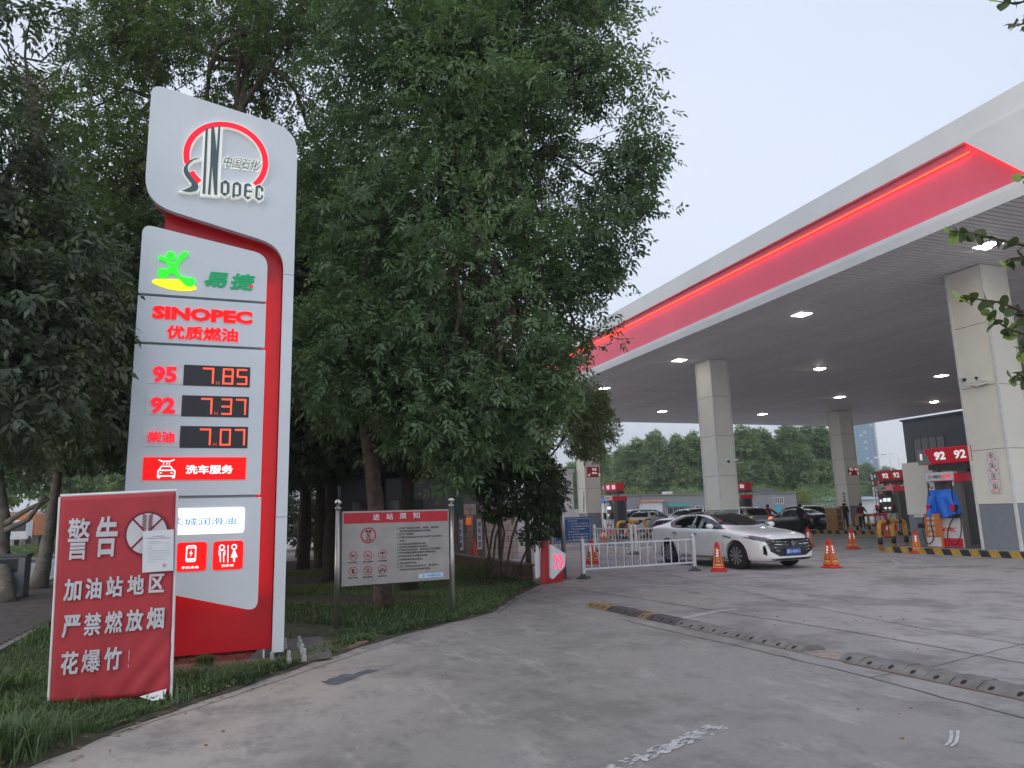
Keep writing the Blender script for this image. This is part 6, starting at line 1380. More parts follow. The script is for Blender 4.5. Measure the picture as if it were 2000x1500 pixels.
# red tassel strip of a banner reflected / lying behind the windscreen
SUV = tweak(SEDAN, W=1.86, r=.36, fa=1.35, ra=-1.35,
 zt=[(2.28, .70), (2.25, .86), (2.1, .98), (1.5, 1.08), (1.0, 1.14), (.9, 1.18), (.25, 1.56), (-.1, 1.62), (-.8, 1.65), (-1.6, 1.61), (-1.95, 1.54), (-2.15, 1.15), (-2.28, 1.05), (-2.32, .8)],
 ze=[(2.28, .62), (2.2, .80), (1.8, .94), (1.0, 1.02), (0, 1.05), (-1.2, 1.09), (-1.9, 1.10), (-2.2, 1.0), (-2.32, .72)],
 pw=[(2.28, .66), (2.2, .80), (1.9, .90), (1.4, .93), (-1.5, .93), (-2.1, .87), (-2.32, .72)], zb=[(2.28, .32), (2, .24), (-2, .26), (-2.32, .40)],
 wins=[[(.85, 1.10), (.3, 1.40), (.0, 1.50), (-.35, 1.52), (-.35, 1.10)], [(-.42, 1.10), (-.42, 1.52), (-1.1, 1.53), (-1.2, 1.12)], [(-1.27, 1.14), (-1.2, 1.51), (-1.65, 1.46), (-1.78, 1.28)]],
 trim=[(.9, 1.09), (-.5, 1.095), (-1.8, 1.13)], ws=[(-.70, 1.2), (.70, 1.2), (.58, 1.52), (0, 1.56), (-.58, 1.52)], rw=[(-.66, 1.16), (.66, 1.16), (.56, 1.47), (0, 1.50), (-.56, 1.47)],
 tail=[(.48, .92), (.80, .96), (.82, 1.06), (.50, 1.0)], tails=[(-1.95, .98), (-2.2, .96), (-2.22, 1.05), (-2.05, 1.07)], head=[(.5, .80), (.85, .86), (.85, .94), (.52, .88)], heads=[(2.15, .82), (1.85, .93), (1.95, .96), (2.2, .88)],
 front=[([(-.45, .42), (.45, .42), (.5, .80), (-.5, .80)], 'grille')], mirror=(.68, 1.14), rp=.72)
SUV.pop('roofglass')
MPV = tweak(SUV, zt=[(2.35, .70), (2.3, .85), (2.1, .95), (1.75, 1.05), (1.6, 1.10), (.75, 1.62), (.4, 1.69), (-.8, 1.72), (-1.9, 1.68), (-2.2, 1.5), (-2.35, 1.1), (-2.4, .8)], ze=[(2.35, .6), (2.1, .85), (1.5, 1.0), (0, 1.05), (-2.2, 1.08), (-2.4, .8)], pw=[(2.35, .66), (2.2, .82), (1.8, .90), (-2.0, .92), (-2.4, .8)],
 wins=[[(1.4, 1.09), (.8, 1.48), (.45, 1.56), (.4, 1.09)], [(.33, 1.09), (.38, 1.57), (-.75, 1.6), (-.75, 1.09)], [(-.85, 1.09), (-.85, 1.6), (-1.9, 1.56), (-2.0, 1.12)]], trim=[(1.4, 1.08), (-2, 1.1)], mirror=(1.2, 1.12), zb=[(2.35, .3), (-2.4, .35)])
SED2 = dict(SEDAN); SED2.pop('roofglass')
def hv(ax, ay): return math.atan2(ay, ax)
# rear-left wheel of the black sedan stands at (1559,1041)
rl = G(1559, 1041)[:2]; hd2 = np.array([.05, 1.0]); hd2 /= np.linalg.norm(hd2); lf = np.array([-hd2[1], hd2[0]]); c_ = rl - lf * .9 + hd2 * 1.4
car('black sedan seen from behind with a man standing beside it', SED2, (c_[0], c_[1], 0), hv(*hd2), 'blackpaint', name='parked_car', detail=1)
p = G(1603, 1040)[:2] + np.array([1.6, 3.8]); car('black SUV parked just right of the black sedan', SUV, (p[0], p[1], 0), hv(.02, 1), 'blackpaint', detail=1)
p = D3(1487, 1010, 40.5); car('silver SUV with glowing brake lights behind the sedan', tweak(SUV), (p[0], p[1] + 2.0, 0), hv(.12, 1), 'silverpaint', detail=1, lit=True)
p = D3(1258, 1010, 56); car('grey van parked sideways in the back of the yard', MPV, (p[0], p[1] + 1.5, 0), hv(-1, -.2), 'greypaint', detail=1, name='parked_van', cat='van')
p = D3(1281, 1012, 49); car('white hatchback seen from its rear corner by the grey van', tweak(SUV, zt=[(a, b * .93) for a, b in SUV['zt']]), (p[0], p[1], 0), hv(.96, .5), 'whitepaint', detail=1)
p = D3(1340, 1010, 46); car('white SUV with a black bonnet half hidden by the white sedan', SUV, (p[0], p[1], 0), hv(-1, -.25), 'blackpaint', detail=1)
# ================================================================== PEOPLE
def person(label, loc, rz, pose, shirt, pants, h=1.72):
    k = h / 1.72; o = thing('person', label, 'person', (0, 0, 0), group=None)
    J = dict(pel=(0, 0, .95), chest=(0, .0, 1.30), neck=(0, 0, 1.46), head=(0, .03, 1.60), top=(0, .03, 1.68),
             shL=(-.18, 0, 1.39), elL=(-.26, 0, 1.12), haL=(-.27, .08, .88), shR=(.18, 0, 1.39), elR=(.26, 0, 1.12), haR=(.27, .08, .88),
             hipL=(-.10, 0, .92), knL=(-.11, .02, .50), anL=(-.11, 0, .09), toL=(-.12, .14, .04), hipR=(.10, 0, .92), knR=(.11, .02, .50), anR=(.11, 0, .09), toR=(.12, .14, .04))
    J.update(pose)
    E = [('pel', 'chest', .15, .16), ('chest', 'neck', 0, .06), ('neck', 'head', 0, .095), ('head', 'top', 0, .07), ('chest', 'shL', 0, .075), ('shL', 'elL', 0, .05), ('elL', 'haL', 0, .032), ('chest', 'shR', 0, .075), ('shR', 'elR', 0, .05), ('elR', 'haR', 0, .032),
         ('pel', 'hipL', 0, .10), ('hipL', 'knL', 0, .062), ('knL', 'anL', 0, .042), ('anL', 'toL', 0, .035), ('pel', 'hipR', 0, .10), ('hipR', 'knR', 0, .062), ('knR', 'anR', 0, .042), ('anR', 'toR', 0, .035)]
    names = ['pel']; vs = [J['pel']]; rad = [.15]; ed = []
    for a, b_, _, r_ in E: names.append(b_); vs.append(J[b_]); rad.append(r_); ed.append((names.index(a), len(vs) - 1))
    for hd_, el in (('haL', 'elL'), ('haR', 'elR')):       # palm, four fingers and a thumb
        H = np.array(J[hd_]); d = H - np.array(J[el]); d /= np.linalg.norm(d); sx = np.cross(d, [0, 1, 0]); sx = sx / (np.linalg.norm(sx) + 1e-6); up = np.cross(sx, d); base = names.index(hd_)
        names.append(hd_ + 'p'); vs.append(tuple(H + d * .05)); rad.append(.03); ed.append((base, len(vs) - 1)); pi_ = len(vs) - 1
        for q, ln in enumerate((.065, .075, .07, .055)):
            s0 = H + d * .085 + sx * (.018 * (q - 1.5)); s1_ = s0 + d * ln * .9 + up * .015; names.append('f'); vs.append(tuple(s0)); rad.append(.009); ed.append((pi_, len(vs) - 1)); names.append('f'); vs.append(tuple(s1_)); rad.append(.007); ed.append((len(vs) - 2, len(vs) - 1))
        s0 = H + d * .03 + sx * .035; s1_ = s0 + d * .04 + sx * .012; names.append('t'); vs.append(tuple(s1_)); rad.append(.009); ed.append((base, len(vs) - 1))
    me = bpy.data.meshes.new('p'); me.from_pydata([tuple(c * k for c in q) for q in vs], ed, []); tmp = bpy.data.objects.new('tmp', me); COL.objects.link(tmp)
    sk = tmp.modifiers.new('k', 'SKIN'); sk.use_smooth_shade = True
    for i, r_ in enumerate(rad): sv = me.skin_vertices[0].data[i]; sv.radius = (r_ * k * (1.15 if names[i] in ('pel', 'chest') else 1), r_ * k * (.72 if names[i] in ('pel', 'chest') else 1)); sv.use_root = (i == 0)
    tmp.modifiers.new('s', 'SUBSURF').levels = 1; tmp.modifiers['s'].render_levels = 1
    bm_e = eval_mesh(tmp); bpy.data.objects.remove(tmp)
    for m in (M[shirt], M[pants], M['skin'], M['black']): bm_e.materials.append(m)
    sh = [np.array(J[n_]) * k for n_ in ('elL', 'elR', 'haL', 'haR')]
    for p in bm_e.polygons:
        c = np.array(p.center); z = c[2] / k; mi = 0
        arm_ = min(np.linalg.norm(c - q) for q in sh[2:]); 
        if z > 1.475: mi = 2
        elif arm_ < .17: mi = 2
        elif z < .09: mi = 3
        elif z < .96 and abs(c[0]) < .25 and not min(np.linalg.norm(c - q) for q in sh) < .12: mi = 1
        p.material_index = mi
    body = addmesh('body', bm_e, [M[shirt]], o, smooth=True, world=False)
    H = np.array(J['head']) * k; MB().lathe(H + [0, -.018, -.01], [(.0, .115), (.05, .108), (.088, .075), (.103, .03), (.10, -.03), (.07, -.05)][::-1], 14).build('hair', M['hair'], o, world=False, smooth=True)
    for s in (-1, 1): MB().lathe(H + [s * .034, .092, .005], [(.0, -.01), (.011, 0), (0, .01)], 8).build('eye', M['ink'], o, world=False); MB().lathe(H + [s * .098, .0, -.01], [(.012, -.03), (.018, 0), (.012, .03)], 8).build('ear', M['skin'], o, world=False)
    MB().ext([H + [-.014, .088, -.035], H + [.014, .088, -.035], H + [0, .092, .012]], (0, .022, 0)).build('nose', M['skin'], o, world=False)
    MB().box(H[0] - .024, H[0] + .024, H[1] + .088, H[1] + .096, H[2] - .058, H[2] - .050).build('mouth', M['printred'], o, world=False)
    place(o, loc, rz); return o
pm_ = G(1653, 1037)
pA = person('man in black shirt and dark trousers looking at a phone beside the rear column', pm_, -1.0, dict(head=(0, .07, 1.58), top=(0, .09, 1.66), elR=(.24, .06, 1.13), haR=(.10, .30, 1.22), elL=(-.25, .02, 1.12), haL=(-.22, .14, .90)), 'dkcloth', 'trousers', 1.74)
pp_ = thing('mobile_phone', 'white phone in the hand of the man in black', 'phone', pm_ + np.array([.25, .2, 1.25])); cth, sth = math.cos(-1.0), math.sin(-1.0)
hx, hy = .08, .36; wx, wy = pm_[0] + cth * hx - sth * hy, pm_[1] + sth * hx + cth * hy; MB().box(wx - .04, wx + .04, wy - .006, wy + .006, 1.23, 1.38).build('case', M['plainw'], pp_, bevel=.004)
person('man in dark clothes seen from behind next to the black sedan', G(1567, 1042), -.2, dict(haR=(.30, .16, .92)), 'dkcloth', 'trousers', 1.72)
pr = D3(1503, 1035, 44); person('attendant in a dark red shirt with arms spread over the silver car', (pr[0], pr[1], 0), 2.6, dict(elL=(-.42, .10, 1.22), haL=(-.62, .20, 1.08), elR=(.42, .10, 1.22), haR=(.62, .22, 1.06)), 'redcloth', 'dkcloth', 1.76)
pr = D3(1686, 1035, 47.5); person('attendant in a red shirt standing at the far pump behind the hoop', (pr[0], pr[1], 0), -1.2, dict(elR=(.24, .12, 1.15), haR=(.20, .34, 1.1)), 'redcloth', 'dkcloth', 1.70)
# ================================================================== VEGETATION
LM = dict(ash=leafmat('ash_leaves', (.052, .092, .050), (.175, .26, .125), .3), ash2=leafmat('grove_leaves', (.040, .070, .028), (.14, .20, .06), .35), grove=leafmat('dark_grove_leaves', (.036, .056, .034), (.12, .155, .09), .25),
          bush=leafmat('bush_leaves', (.02, .045, .02), (.06, .10, .035), .15), poplar=leafmat('poplar_leaves', (.11, .17, .09), (.28, .36, .18), .35), yel=leafmat('yellow_green_leaves', (.14, .16, .03), (.30, .30, .07), .3),
          olive=leafmat('olive_leaves', (.11, .14, .07), (.30, .33, .17), .35), grass=leafmat('grass_blades', (.055, .09, .048), (.21, .29, .12), .32), near=leafmat('twig_leaves', (.04, .065, .025), (.10, .14, .045), .3))
class RN:
    def __init__(s, seed): s.g = np.random.default_rng(seed)
def fnoise(P, sc, seed):
    g = np.random.default_rng(seed); out = np.zeros(len(P))
    for k in range(7):
        d = g.normal(size=3); d /= np.linalg.norm(d); out += np.sin(P @ d * sc * g.uniform(.6, 1.7) + g.uniform(0, 6.28))
    return out / 2.6
def quadmesh(name, V, n, mat, tint):          # V: (n*4,3) leaf kites
    me = bpy.data.meshes.new(name); nf = n * 2
    me.vertices.add(n * 4); me.vertices.foreach_set('co', V.astype(np.float32).ravel())
    b = np.arange(n)[:, None] * 4; tri = np.concatenate([b + [0, 1, 2], b + [0, 2, 3]], 1).ravel()
    me.loops.add(nf * 3); me.loops.foreach_set('vertex_index', tri.astype(np.int32)); me.polygons.add(nf); me.polygons.foreach_set('loop_start', np.arange(0, nf * 3, 3, dtype=np.int32))
    try: me.polygons.foreach_set('loop_total', np.full(nf, 3, dtype=np.int32))
    except Exception: pass
    me.update(calc_edges=True); a = me.attributes.new('tint', 'FLOAT', 'POINT'); a.data.foreach_set('value', np.repeat(tint, 4).astype(np.float32)); me.materials.append(mat); return me
def blademesh(name, V, n, mat, tint):
    me = bpy.data.meshes.new(name); me.vertices.add(n * 5); me.vertices.foreach_set('co', V.astype(np.float32).ravel()); b = np.arange(n)[:, None] * 5
    tri = np.concatenate([b + [0, 1, 2], b + [0, 2, 3], b + [3, 2, 4]], 1).ravel(); nf = n * 3
    me.loops.add(nf * 3); me.loops.foreach_set('vertex_index', tri.astype(np.int32)); me.polygons.add(nf); me.polygons.foreach_set('loop_start', np.arange(0, nf * 3, 3, dtype=np.int32))
    me.update(calc_edges=True); a = me.attributes.new('tint', 'FLOAT', 'POINT'); a.data.foreach_set('value', np.repeat(tint, 5).astype(np.float32)); me.materials.append(mat); return me
def sprays(C, A, g, k, L_, wdt, droop=.3, spread=1.0, tint=None, length=.22):
    # C sprig roots, A sprig axes -> kites. pinnate sprigs with k leaflets
    n = len(C); rv = g.normal(size=(n, 3)) * .55 + np.array([0, 0, .9]); L_ = L_ * g.uniform(.65, 1.3, n); S_ = np.cross(A, rv); S_ /= np.linalg.norm(S_, axis=1)[:, None] + 1e-9; Nn = np.cross(A, S_)
    flip = np.sign(Nn[:, 2] + 1e-3)[:, None]; Nn = Nn * flip
    out = []; tt = []
    for i in range(k):
        t = (i // 2 + .6) / (k / 2 + .3); sd = (1 if i % 2 else -1) if i < k - 1 else 0
        base = C + A * (t * length)[:, None] if hasattr(length, '__len__') else C + A * t * length
        dl = A * (.55 if sd else 1) + S_ * sd * spread + np.array([0, 0, -droop]) + g.normal(size=(n, 3)) * .22; dl /= np.linalg.norm(dl, axis=1)[:, None]
        sidev = np.cross(dl, Nn + g.normal(size=(n, 3)) * .35); sidev /= np.linalg.norm(sidev, axis=1)[:, None] + 1e-9
        ll = (L_ * g.uniform(.75, 1.2, n))[:, None]; ww = (wdt * g.uniform(.8, 1.2, n))[:, None]
        out.append(np.stack([base, base + dl * ll * .45 + sidev * ww, base + dl * ll + np.array([0, 0, -1.]) * ll * .12, base + dl * ll * .45 - sidev * ww], 1))
        tt.append(np.clip((tint if tint is not None else g.uniform(0, 1, n)) * .75 + g.uniform(0, .25, n), 0, 1))
    V = np.concatenate(out, 0).reshape(-1, 3); return V, np.concatenate(tt)
def crown_points(blobs, n, seed, gap=.9, shell=.7, gapscale=1.3, clump=0, cl_r=.2):
    g = np.random.default_rng(seed); B = np.array(blobs, float); w = B[:, 3] * B[:, 4] + B[:, 4] * B[:, 5]; w = w / w.sum()
    k = g.choice(len(B), int(n * 1.6), p=w); d = g.normal(size=(len(k), 3)); d /= np.linalg.norm(d, axis=1)[:, None]
    r = np.where(g.random(len(k)) < shell, g.uniform(.72, 1.0, len(k)), g.uniform(.15, .8, len(k)))
    bump = 1 + .16 * fnoise(d * 3 + B[k][:, :3], 1.6, seed + 1); P = B[k, :3] + d * (r * bump)[:, None] * B[k, 3:6]
    keep = fnoise(P, gapscale, seed + 2) > -gap; P, d = P[keep], d[keep]
    if clump:               # leaves gathered in sprays round the ends of twigs
        m = max(8, n // clump); P, d = P[:m], d[:m]; ix = g.integers(0, len(P), n); off = g.normal(size=(n, 3)) * cl_r * np.array([1, 1, .6]); off += d[ix] * np.abs(g.normal(size=n))[:, None] * cl_r * .5; return P[ix] + off, d[ix], g
    return P[:n], d[:n], g
def crown(blobs, n, seed, mat, k=7, L_=.09, w=.017, gap=.9, shell=.7, length=.2, droop=.3, gapscale=1.3, clump=0, cl_r=.2):
    P, d, g = crown_points(blobs, n, seed, gap, shell, gapscale, clump, cl_r); A = d * .6 + g.normal(size=P.shape) * .55 + np.array([0, 0, -.15]); A /= np.linalg.norm(A, axis=1)[:, None]
    tint = np.clip(.45 + .3 * fnoise(P, 1.1, seed + 5) + g.normal(size=len(P)) * .15, 0, 1)
    V, tt = sprays(P, A, g, k, L_, w, droop, 1.0, tint, length); return quadmesh('crown', V, len(tt), mat, tt)
def wobble(p0, p1, n, amp, g):
    p0, p1 = np.array(p0, float), np.array(p1, float); L_ = np.linalg.norm(p1 - p0); pts = []
    o1, o2 = g.normal(size=3) * amp, g.normal(size=3) * amp
    for i in range(n + 1):
        t = i / n; pts.append(p0 + (p1 - p0) * t + (o1 * math.sin(t * 3.1) + o2 * math.sin(t * 6.3)) * L_ * .5 * t * (1 - t) * 2)
    return pts
def tree(label, base, trunk, r0, blobs, n, seed, leaf='grove', bark='bark', name='tree', cat='tree', group=None, limbs=None, twigs=26, **kw):
    o = thing(name, label, cat, base, group=group); g = np.random.default_rng(seed + 99)
    tr = [np.array(p, float) for p in trunk]; rr = [r0 * (1.15 if i == 0 else 1 - .55 * i / (len(tr) - 1)) for i in range(len(tr))]
    dense, dr = [], []
    for i in range(len(tr) - 1):
        for t in np.linspace(0, 1, 6)[:-1]: dense.append(tr[i] * (1 - t) + tr[i + 1] * t + g.normal(size=3) * r0 * .05); dr.append((rr[i] * (1 - t) + rr[i + 1] * t) * g.uniform(.95, 1.06))
    dense.append(tr[-1]); dr.append(rr[-1]); dr[0] = r0 * 1.22; 
    MB().tube(dense, dr, 14).build('trunk', M[bark], o, smooth=True)
    B = np.array(blobs, float); tops = []
    for i, bb_ in enumerate(B):
        st_ = tr[-1] if i % 2 else tr[-2] * .4 + tr[-1] * .6; e = bb_[:3] + g.normal(size=3) * .2
        if limbs is None or i < limbs:
            pts = wobble(st_, e, 7, .25, g); MB().tube(pts, list(np.linspace(r0 * .48, r0 * .12, 8)), 8).build('limb', M[bark], o, smooth=True); tops.append((pts, bb_))
    tb_ = MB()
    for pts, bb_ in tops:
        for _ in range(twigs // max(1, len(tops)) + 3):
            s_ = pts[int(g.integers(3, 8))]; d = g.normal(size=3); d /= np.linalg.norm(d); d[2] = abs(d[2]) * .8 + .1
            tb_.tube(wobble(s_, bb_[:3] + d * bb_[3:6] * .95, 4, .3, g), list(np.linspace(r0 * .10, .006, 5)), 5)
    tb_.build('twigs', M[bark], o)['kind'] = 'stuff'
    cr = addmesh('crown', crown(blobs, n, seed, LM[leaf], **kw), [LM[leaf]], o)
    return o
def Bl(px, py, dist, r, rz=None, rd=None): p = D3(px, py, dist); return (p[0], p[1], p[2], r, rd or r, rz or r)
# ---- the big ash beside the notice board
tb0 = G(752, 1196)
T1 = [tb0, D3(738, 1030, 12.6), D3(722, 880, 12.6), D3(705, 740, 12.7), D3(745, 560, 12.9), D3(830, 400, 13.0), D3(900, 300, 13)]
big = [Bl(1010, 830, 12.2, .75, .6), Bl(890, 860, 12.1, .8, .6), Bl(1075, 770, 12.0, .42, .35), Bl(940, 250, 12.8, 2.35), Bl(1110, 260, 12.6, 1.55), Bl(1150, 110, 12.6, .95), Bl(1130, 440, 12.4, 1.15), Bl(1190, 330, 12.5, .74), Bl(860, 560, 12.4, 2.1), Bl(1050, 580, 12.2, 1.25), Bl(1120, 640, 12.0, .6, .5), Bl(700, 700, 11.9, 1.25), Bl(830, 780, 11.9, 1.1, .9), Bl(950, 770, 11.8, 1.0, .75), Bl(1030, 730, 11.9, .65, .5),
       Bl(1000, 40, 13, 2.0), Bl(800, 100, 13.2, 2.1), Bl(720, 400, 13, 1.5), Bl(640, 690, 11.7, .7), Bl(900, -180, 13, 2.6), Bl(1100, -90, 13, 1.6)]
tree('large dark ash tree with a leaning trunk behind the steel notice board', tb0, T1, .155, big, 30000, 11, 'ash', name='ash_tree', twigs=110, k=7, L_=.125, w=.024, gap=.72, shell=.62, length=.24, gapscale=2.0, droop=.2, clump=10, cl_r=.17)
# lighter tree behind it at the canopy corner
lt = [Bl(1118, 838, 19.5, 1.15, .9), Bl(1060, 800, 20, 1.2), Bl(1140, 790, 19.5, .7, .5), Bl(1000, 860, 20, 1.2, .8)]
p = G(1075, 1120); tree('small olive-green tree hanging over the left end of the canopy', (p[0], 20, 0), [(p[0], 20, 0), (p[0], 20, 2), (p[0] + .1, 20, 3.2)], .08, lt, 7000, 21, 'olive', name='olive_tree', k=6, L_=.11, w=.018, length=.2)
# left foreground tree whose trunk stands outside the frame
f0 = D3(-170, 1300, 7.4); f0[2] = 0
lf_ = [Bl(10, 620, 7.2, .85), Bl(68, 740, 7.0, .38, .4), Bl(0, 800, 7.2, .8, .6), Bl(42, 520, 7.4, .65), Bl(20, 330, 7.6, .75), Bl(10, 120, 8, .9), Bl(68, 640, 7.2, .34), Bl(-100, 500, 7.4, 1.3), Bl(-100, 150, 8, 1.4)]
tree('near dark tree at the left edge with broad drooping leaves', f0, [f0, f0 + [0, 0, 2], f0 + [.3, .2, 3.6], f0 + [.7, .3, 5]], .14, lf_, 6000, 31, 'grove', name='broadleaf_tree', twigs=70, k=7, L_=.105, w=.023, gap=.75, length=.22, droop=.45, gapscale=2.2, clump=9, cl_r=.13)
# trees behind the price sign
p = D3(452, 1100, 15); p[2] = 0
s3 = [Bl(400, 130, 15.5, 1.5), Bl(560, 120, 15.5, 1.35), Bl(640, 260, 15.5, 1.3), Bl(330, 280, 15, 1.1), Bl(480, -40, 16, 1.7), Bl(620, 470, 15, 1.3), Bl(250, 80, 15.5, 1.2), Bl(640, 40, 16, 1.2)]
tree('open-crowned tree with forked pale limbs rising behind the price sign', p, [p, D3(450, 700, 15), D3(455, 400, 15), D3(470, 210, 15.2), D3(490, 60, 15.5)], .15, s3, 9500, 41, 'ash2', name='forked_tree', twigs=110, k=6, L_=.11, w=.022, gap=.55, shell=.55, gapscale=1.9, clump=9, cl_r=.18)
fk = bpy.data.objects.get('forked_tree')
for a_, b_ in (((465, 230, 15.2), (430, 20, 15.6)), ((468, 220, 15.2), (560, 60, 15.4)), ((478, 150, 15.3), (600, -10, 15.6))):
    MB().tube(wobble(D3(*a_), D3(*b_), 6, .15, np.random.default_rng(3)), list(np.linspace(.07, .025, 7)), 8).build('limb', M['bark'], fk, smooth=True)
p = D3(300, 1080, 15.5); p[2] = 0
tree('slim dark tree just left of the price sign', p, [p, D3(298, 700, 15.5), D3(292, 300, 15.8), D3(310, 120, 16)], .12, [Bl(250, 420, 15.5, 1.6), Bl(200, 700, 15, 1.7), Bl(180, 250, 15.5, 1.5), Bl(300, 40, 16, 1.3), Bl(350, 520, 15.5, 1.2)], 9000, 43, 'ash2', name='slim_tree', twigs=60, k=6, L_=.12, w=.024, gap=.8, clump=9, cl_r=.2)
# dark grove: trunks one can tell apart, crowns closing over them
gm1 = [(0, 0, 6.2, 2.6, 2.6, 2.4), (1.2, .5, 4.6, 1.9, 1.9, 1.5), (-1.3, .2, 4.9, 2.0, 2.0, 1.6), (.2, -1.0, 8.3, 1.9, 1.9, 1.9), (0, .8, 3.6, 1.9, 1.9, .9), (-.3, -1.2, 4.0, 1.6, 1.6, 1.0)]
g0 = tree('dark grove trunk just right of the price sign, nearest of that row', (0, 0, 0), [(0, 0, 0), (.05, 0, 2), (0, .05, 4), (.1, 0, 6)], .19, gm1, 13500, 51, 'grove', 'barkshade', name='grove_tree', group='trees of the dark grove', twigs=50, k=6, L_=.15, w=.034, gap=1.3, shell=.6)
place(g0, (*G(592, 1114)[:2], 0))
gv = [((641, 1142), .7, 'dark grove trunk between the price sign and the left post of the notice board', 1.0), ((626, 1118), 2.0, 'slanting thin grove trunk behind the nearer dark ones', .95), ((75, 1151), 3.3, 'pale leaning street tree trunk left of the red banner', 1.0)]
def gcopy(loc, rz, lab, s=1.0): c = copy_tree(g0); place(c, (loc[0], loc[1], 0), rz, lab, s); return c
gcopy(G(643, 1144), .7, gv[0][2], .95); gcopy(G(625, 1119), 2.0, gv[1][2], 1.0)
for loc, rz, lab, s in (((.5, 16.5), 4.0, 'dark grove tree hidden directly behind the lower price sign', 1.0), ((3.6, 21.0), 5.2, 'dark grove tree behind the left end of the notice board', 1.1), ((5.0, 30.5), 1.0, 'grove tree rising behind the dark car wash roof', 1.25), ((-1.6, 17.5), 2.6, 'grove tree seen left of the price sign behind the slim tree', 1.05),
                        ((-.2, 24), 3.1, 'far grove tree filling the gap behind the price sign', 1.3), ((2.4, 33), .4, 'farthest grove tree behind the dark trunks', 1.4), ((-2.2, 28), 1.7, 'far grove tree over the brick path', 1.3), ((3.4, 16.0), 3.9, 'grove tree whose foliage fills the dark space over the notice board', .95)):
    gcopy(loc, rz, lab, s)
dk = [(x_, 41 + .8 * math.sin(x_ * 2), 2.2 + .5 * math.sin(x_ * 1.3), 1.5, 1.2, 1.7) for x_ in np.arange(-4.5, 8.5, 1.1)]  # added hedge mass that blocks the bright sky strip between the trunks
dh_ = thing('gap_hedge', 'tall dark hedge closing the view behind the grove trunks', 'hedge', (2, 41, 0)); addmesh('foliage', crown(dk, 9000, 77, LM['grove'], k=5, L_=.16, w=.045, gap=2.5, shell=.8, length=.2), [LM['grove']], dh_)
# street trees by the brick path
st0 = G(75, 1151); sb = [Bl(90, 700, 21.5, 2.4, 2.0), Bl(160, 850, 21.5, 1.6, 1.1), Bl(20, 820, 21.5, 1.7, 1.2), Bl(100, 480, 22, 2.6), Bl(180, 640, 22, 2.0)]
tree('leaning pale-barked street tree just left of the red banner', st0, [st0, D3(92, 1060, 21.6), D3(108, 960, 21.6), D3(118, 880, 21.6)], .205, sb, 9500, 61, 'grove', 'bark2', name='street_tree', twigs=30, k=6, L_=.17, w=.036, gap=1.3)
st1 = G(6, 1181); sb = [Bl(0, 830, 17.0, 1.3, .9), Bl(60, 860, 17, .9, .5), Bl(-30, 700, 17, 1.7), Bl(80, 740, 17, 1.3)]
o1 = tree('darker street tree at the left edge with a forking branch to the right', st1, [st1, D3(5, 1080, 17.3), D3(6, 1010, 17.3), D3(-5, 900, 17.3)], .20, sb, 6000, 63, 'grove', 'bark2', name='street_tree', twigs=16, k=6, L_=.15, w=.033, gap=1.2)
for a_, b_, m_ in (((12, 1035, 17.2), (90, 968, 17.2), (55, 1015, 17.2)), ((12, 1022, 17.2), (95, 975, 17.2), (45, 1000, 17.2))):
    MB().tube([D3(*a_), D3(*m_), D3(*b_)], [.075, .06, .04], 8).build('limb', M['bark2'], o1, smooth=True)
# median hedge and young trees across the road
hb = []
for i in range(24): hb.append((-10.6, 22 + i * 2.4, .35, .9, 1.4, .38))
he = thing('median_hedge', 'low bright hedge on the road median at the far left', 'hedge', (-10.6, 40, 0)); addmesh('foliage', crown(hb, 9000, 71, LM['grass'], k=4, L_=.10, w=.02, gap=3, shell=.85, length=.1), [LM['grass']], he)
yb = [(0, 0, 3.4, 1.6, 1.6, 1.5), (.6, .3, 4.6, 1.2, 1.2, 1.3), (-.7, 0, 2.6, 1.1, 1.1, .9)]
y0_ = tree('young round-crowned tree on the far side of the road at the left edge', (0, 0, 0), [(0, 0, 0), (.1, 0, 1.3), (0, 0, 2.4)], .09, yb, 2600, 73, 'poplar', 'bark2', name='roadside_tree', group='young trees across the road', twigs=12, k=5, L_=.2, w=.05, gap=1.2)
place(y0_, (-14.0, 36, 0))
for loc, rz, lab, s in (((-16, 44), 1, 'second young tree across the road, beside the parked truck', 1.2), ((-13.2, 46), 2, 'third young tree across the road nearer the banner', 1.2), ((-19, 56), 3, 'taller tree far across the road at the left edge', 1.6), ((-12.4, 60), 4, 'far roadside tree just left of the banner top', 1.6), ((-22, 74), 5, 'far tree filling the skyline across the road', 2.2), ((-10, 84), 0, 'far tree down the road behind the leaning trunk', 2.2)):
    c = copy_tree(y0_); place(c, (*loc, 0), rz, lab, s)
# shrub with thin leaning stems by the low wall
sb0 = G(975, 1135); so_ = thing('wall_shrub', 'dark many-stemmed shrub leaning over the low stone wall', 'shrub', sb0)
gg = np.random.default_rng(5); stm = [((945, 1135), (962, 1040), (985, 960)), ((960, 1132), (968, 1050), (1000, 950)), ((975, 1130), (985, 1040), (960, 940)), ((985, 1128), (1000, 1050), (1040, 930)), ((1010, 1118), (1028, 1075), (1062, 1030)), ((965, 1130), (950, 1050), (945, 1000))]
for s_ in stm: MB().tube([D3(*s_[0], 17.4), D3(*s_[1], 17.4), D3(*s_[2], 17.4)], [.03, .025, .015], 7).build('stem', M['bark'], so_, smooth=True)
shb = [Bl(1000, 960, 17.4, .75, .6), Bl(1050, 960, 17.2, .6, .7), Bl(950, 940, 17.5, .5, .35), Bl(1010, 890, 17.4, .95, .6), Bl(1060, 1010, 17.1, .35, .45), Bl(1078, 950, 17.0, .38, .6), Bl(930, 900, 17.6, .7, .4), Bl(1040, 1045, 17.0, .3, .22), Bl(970, 1000, 17.3, .3, .22)]
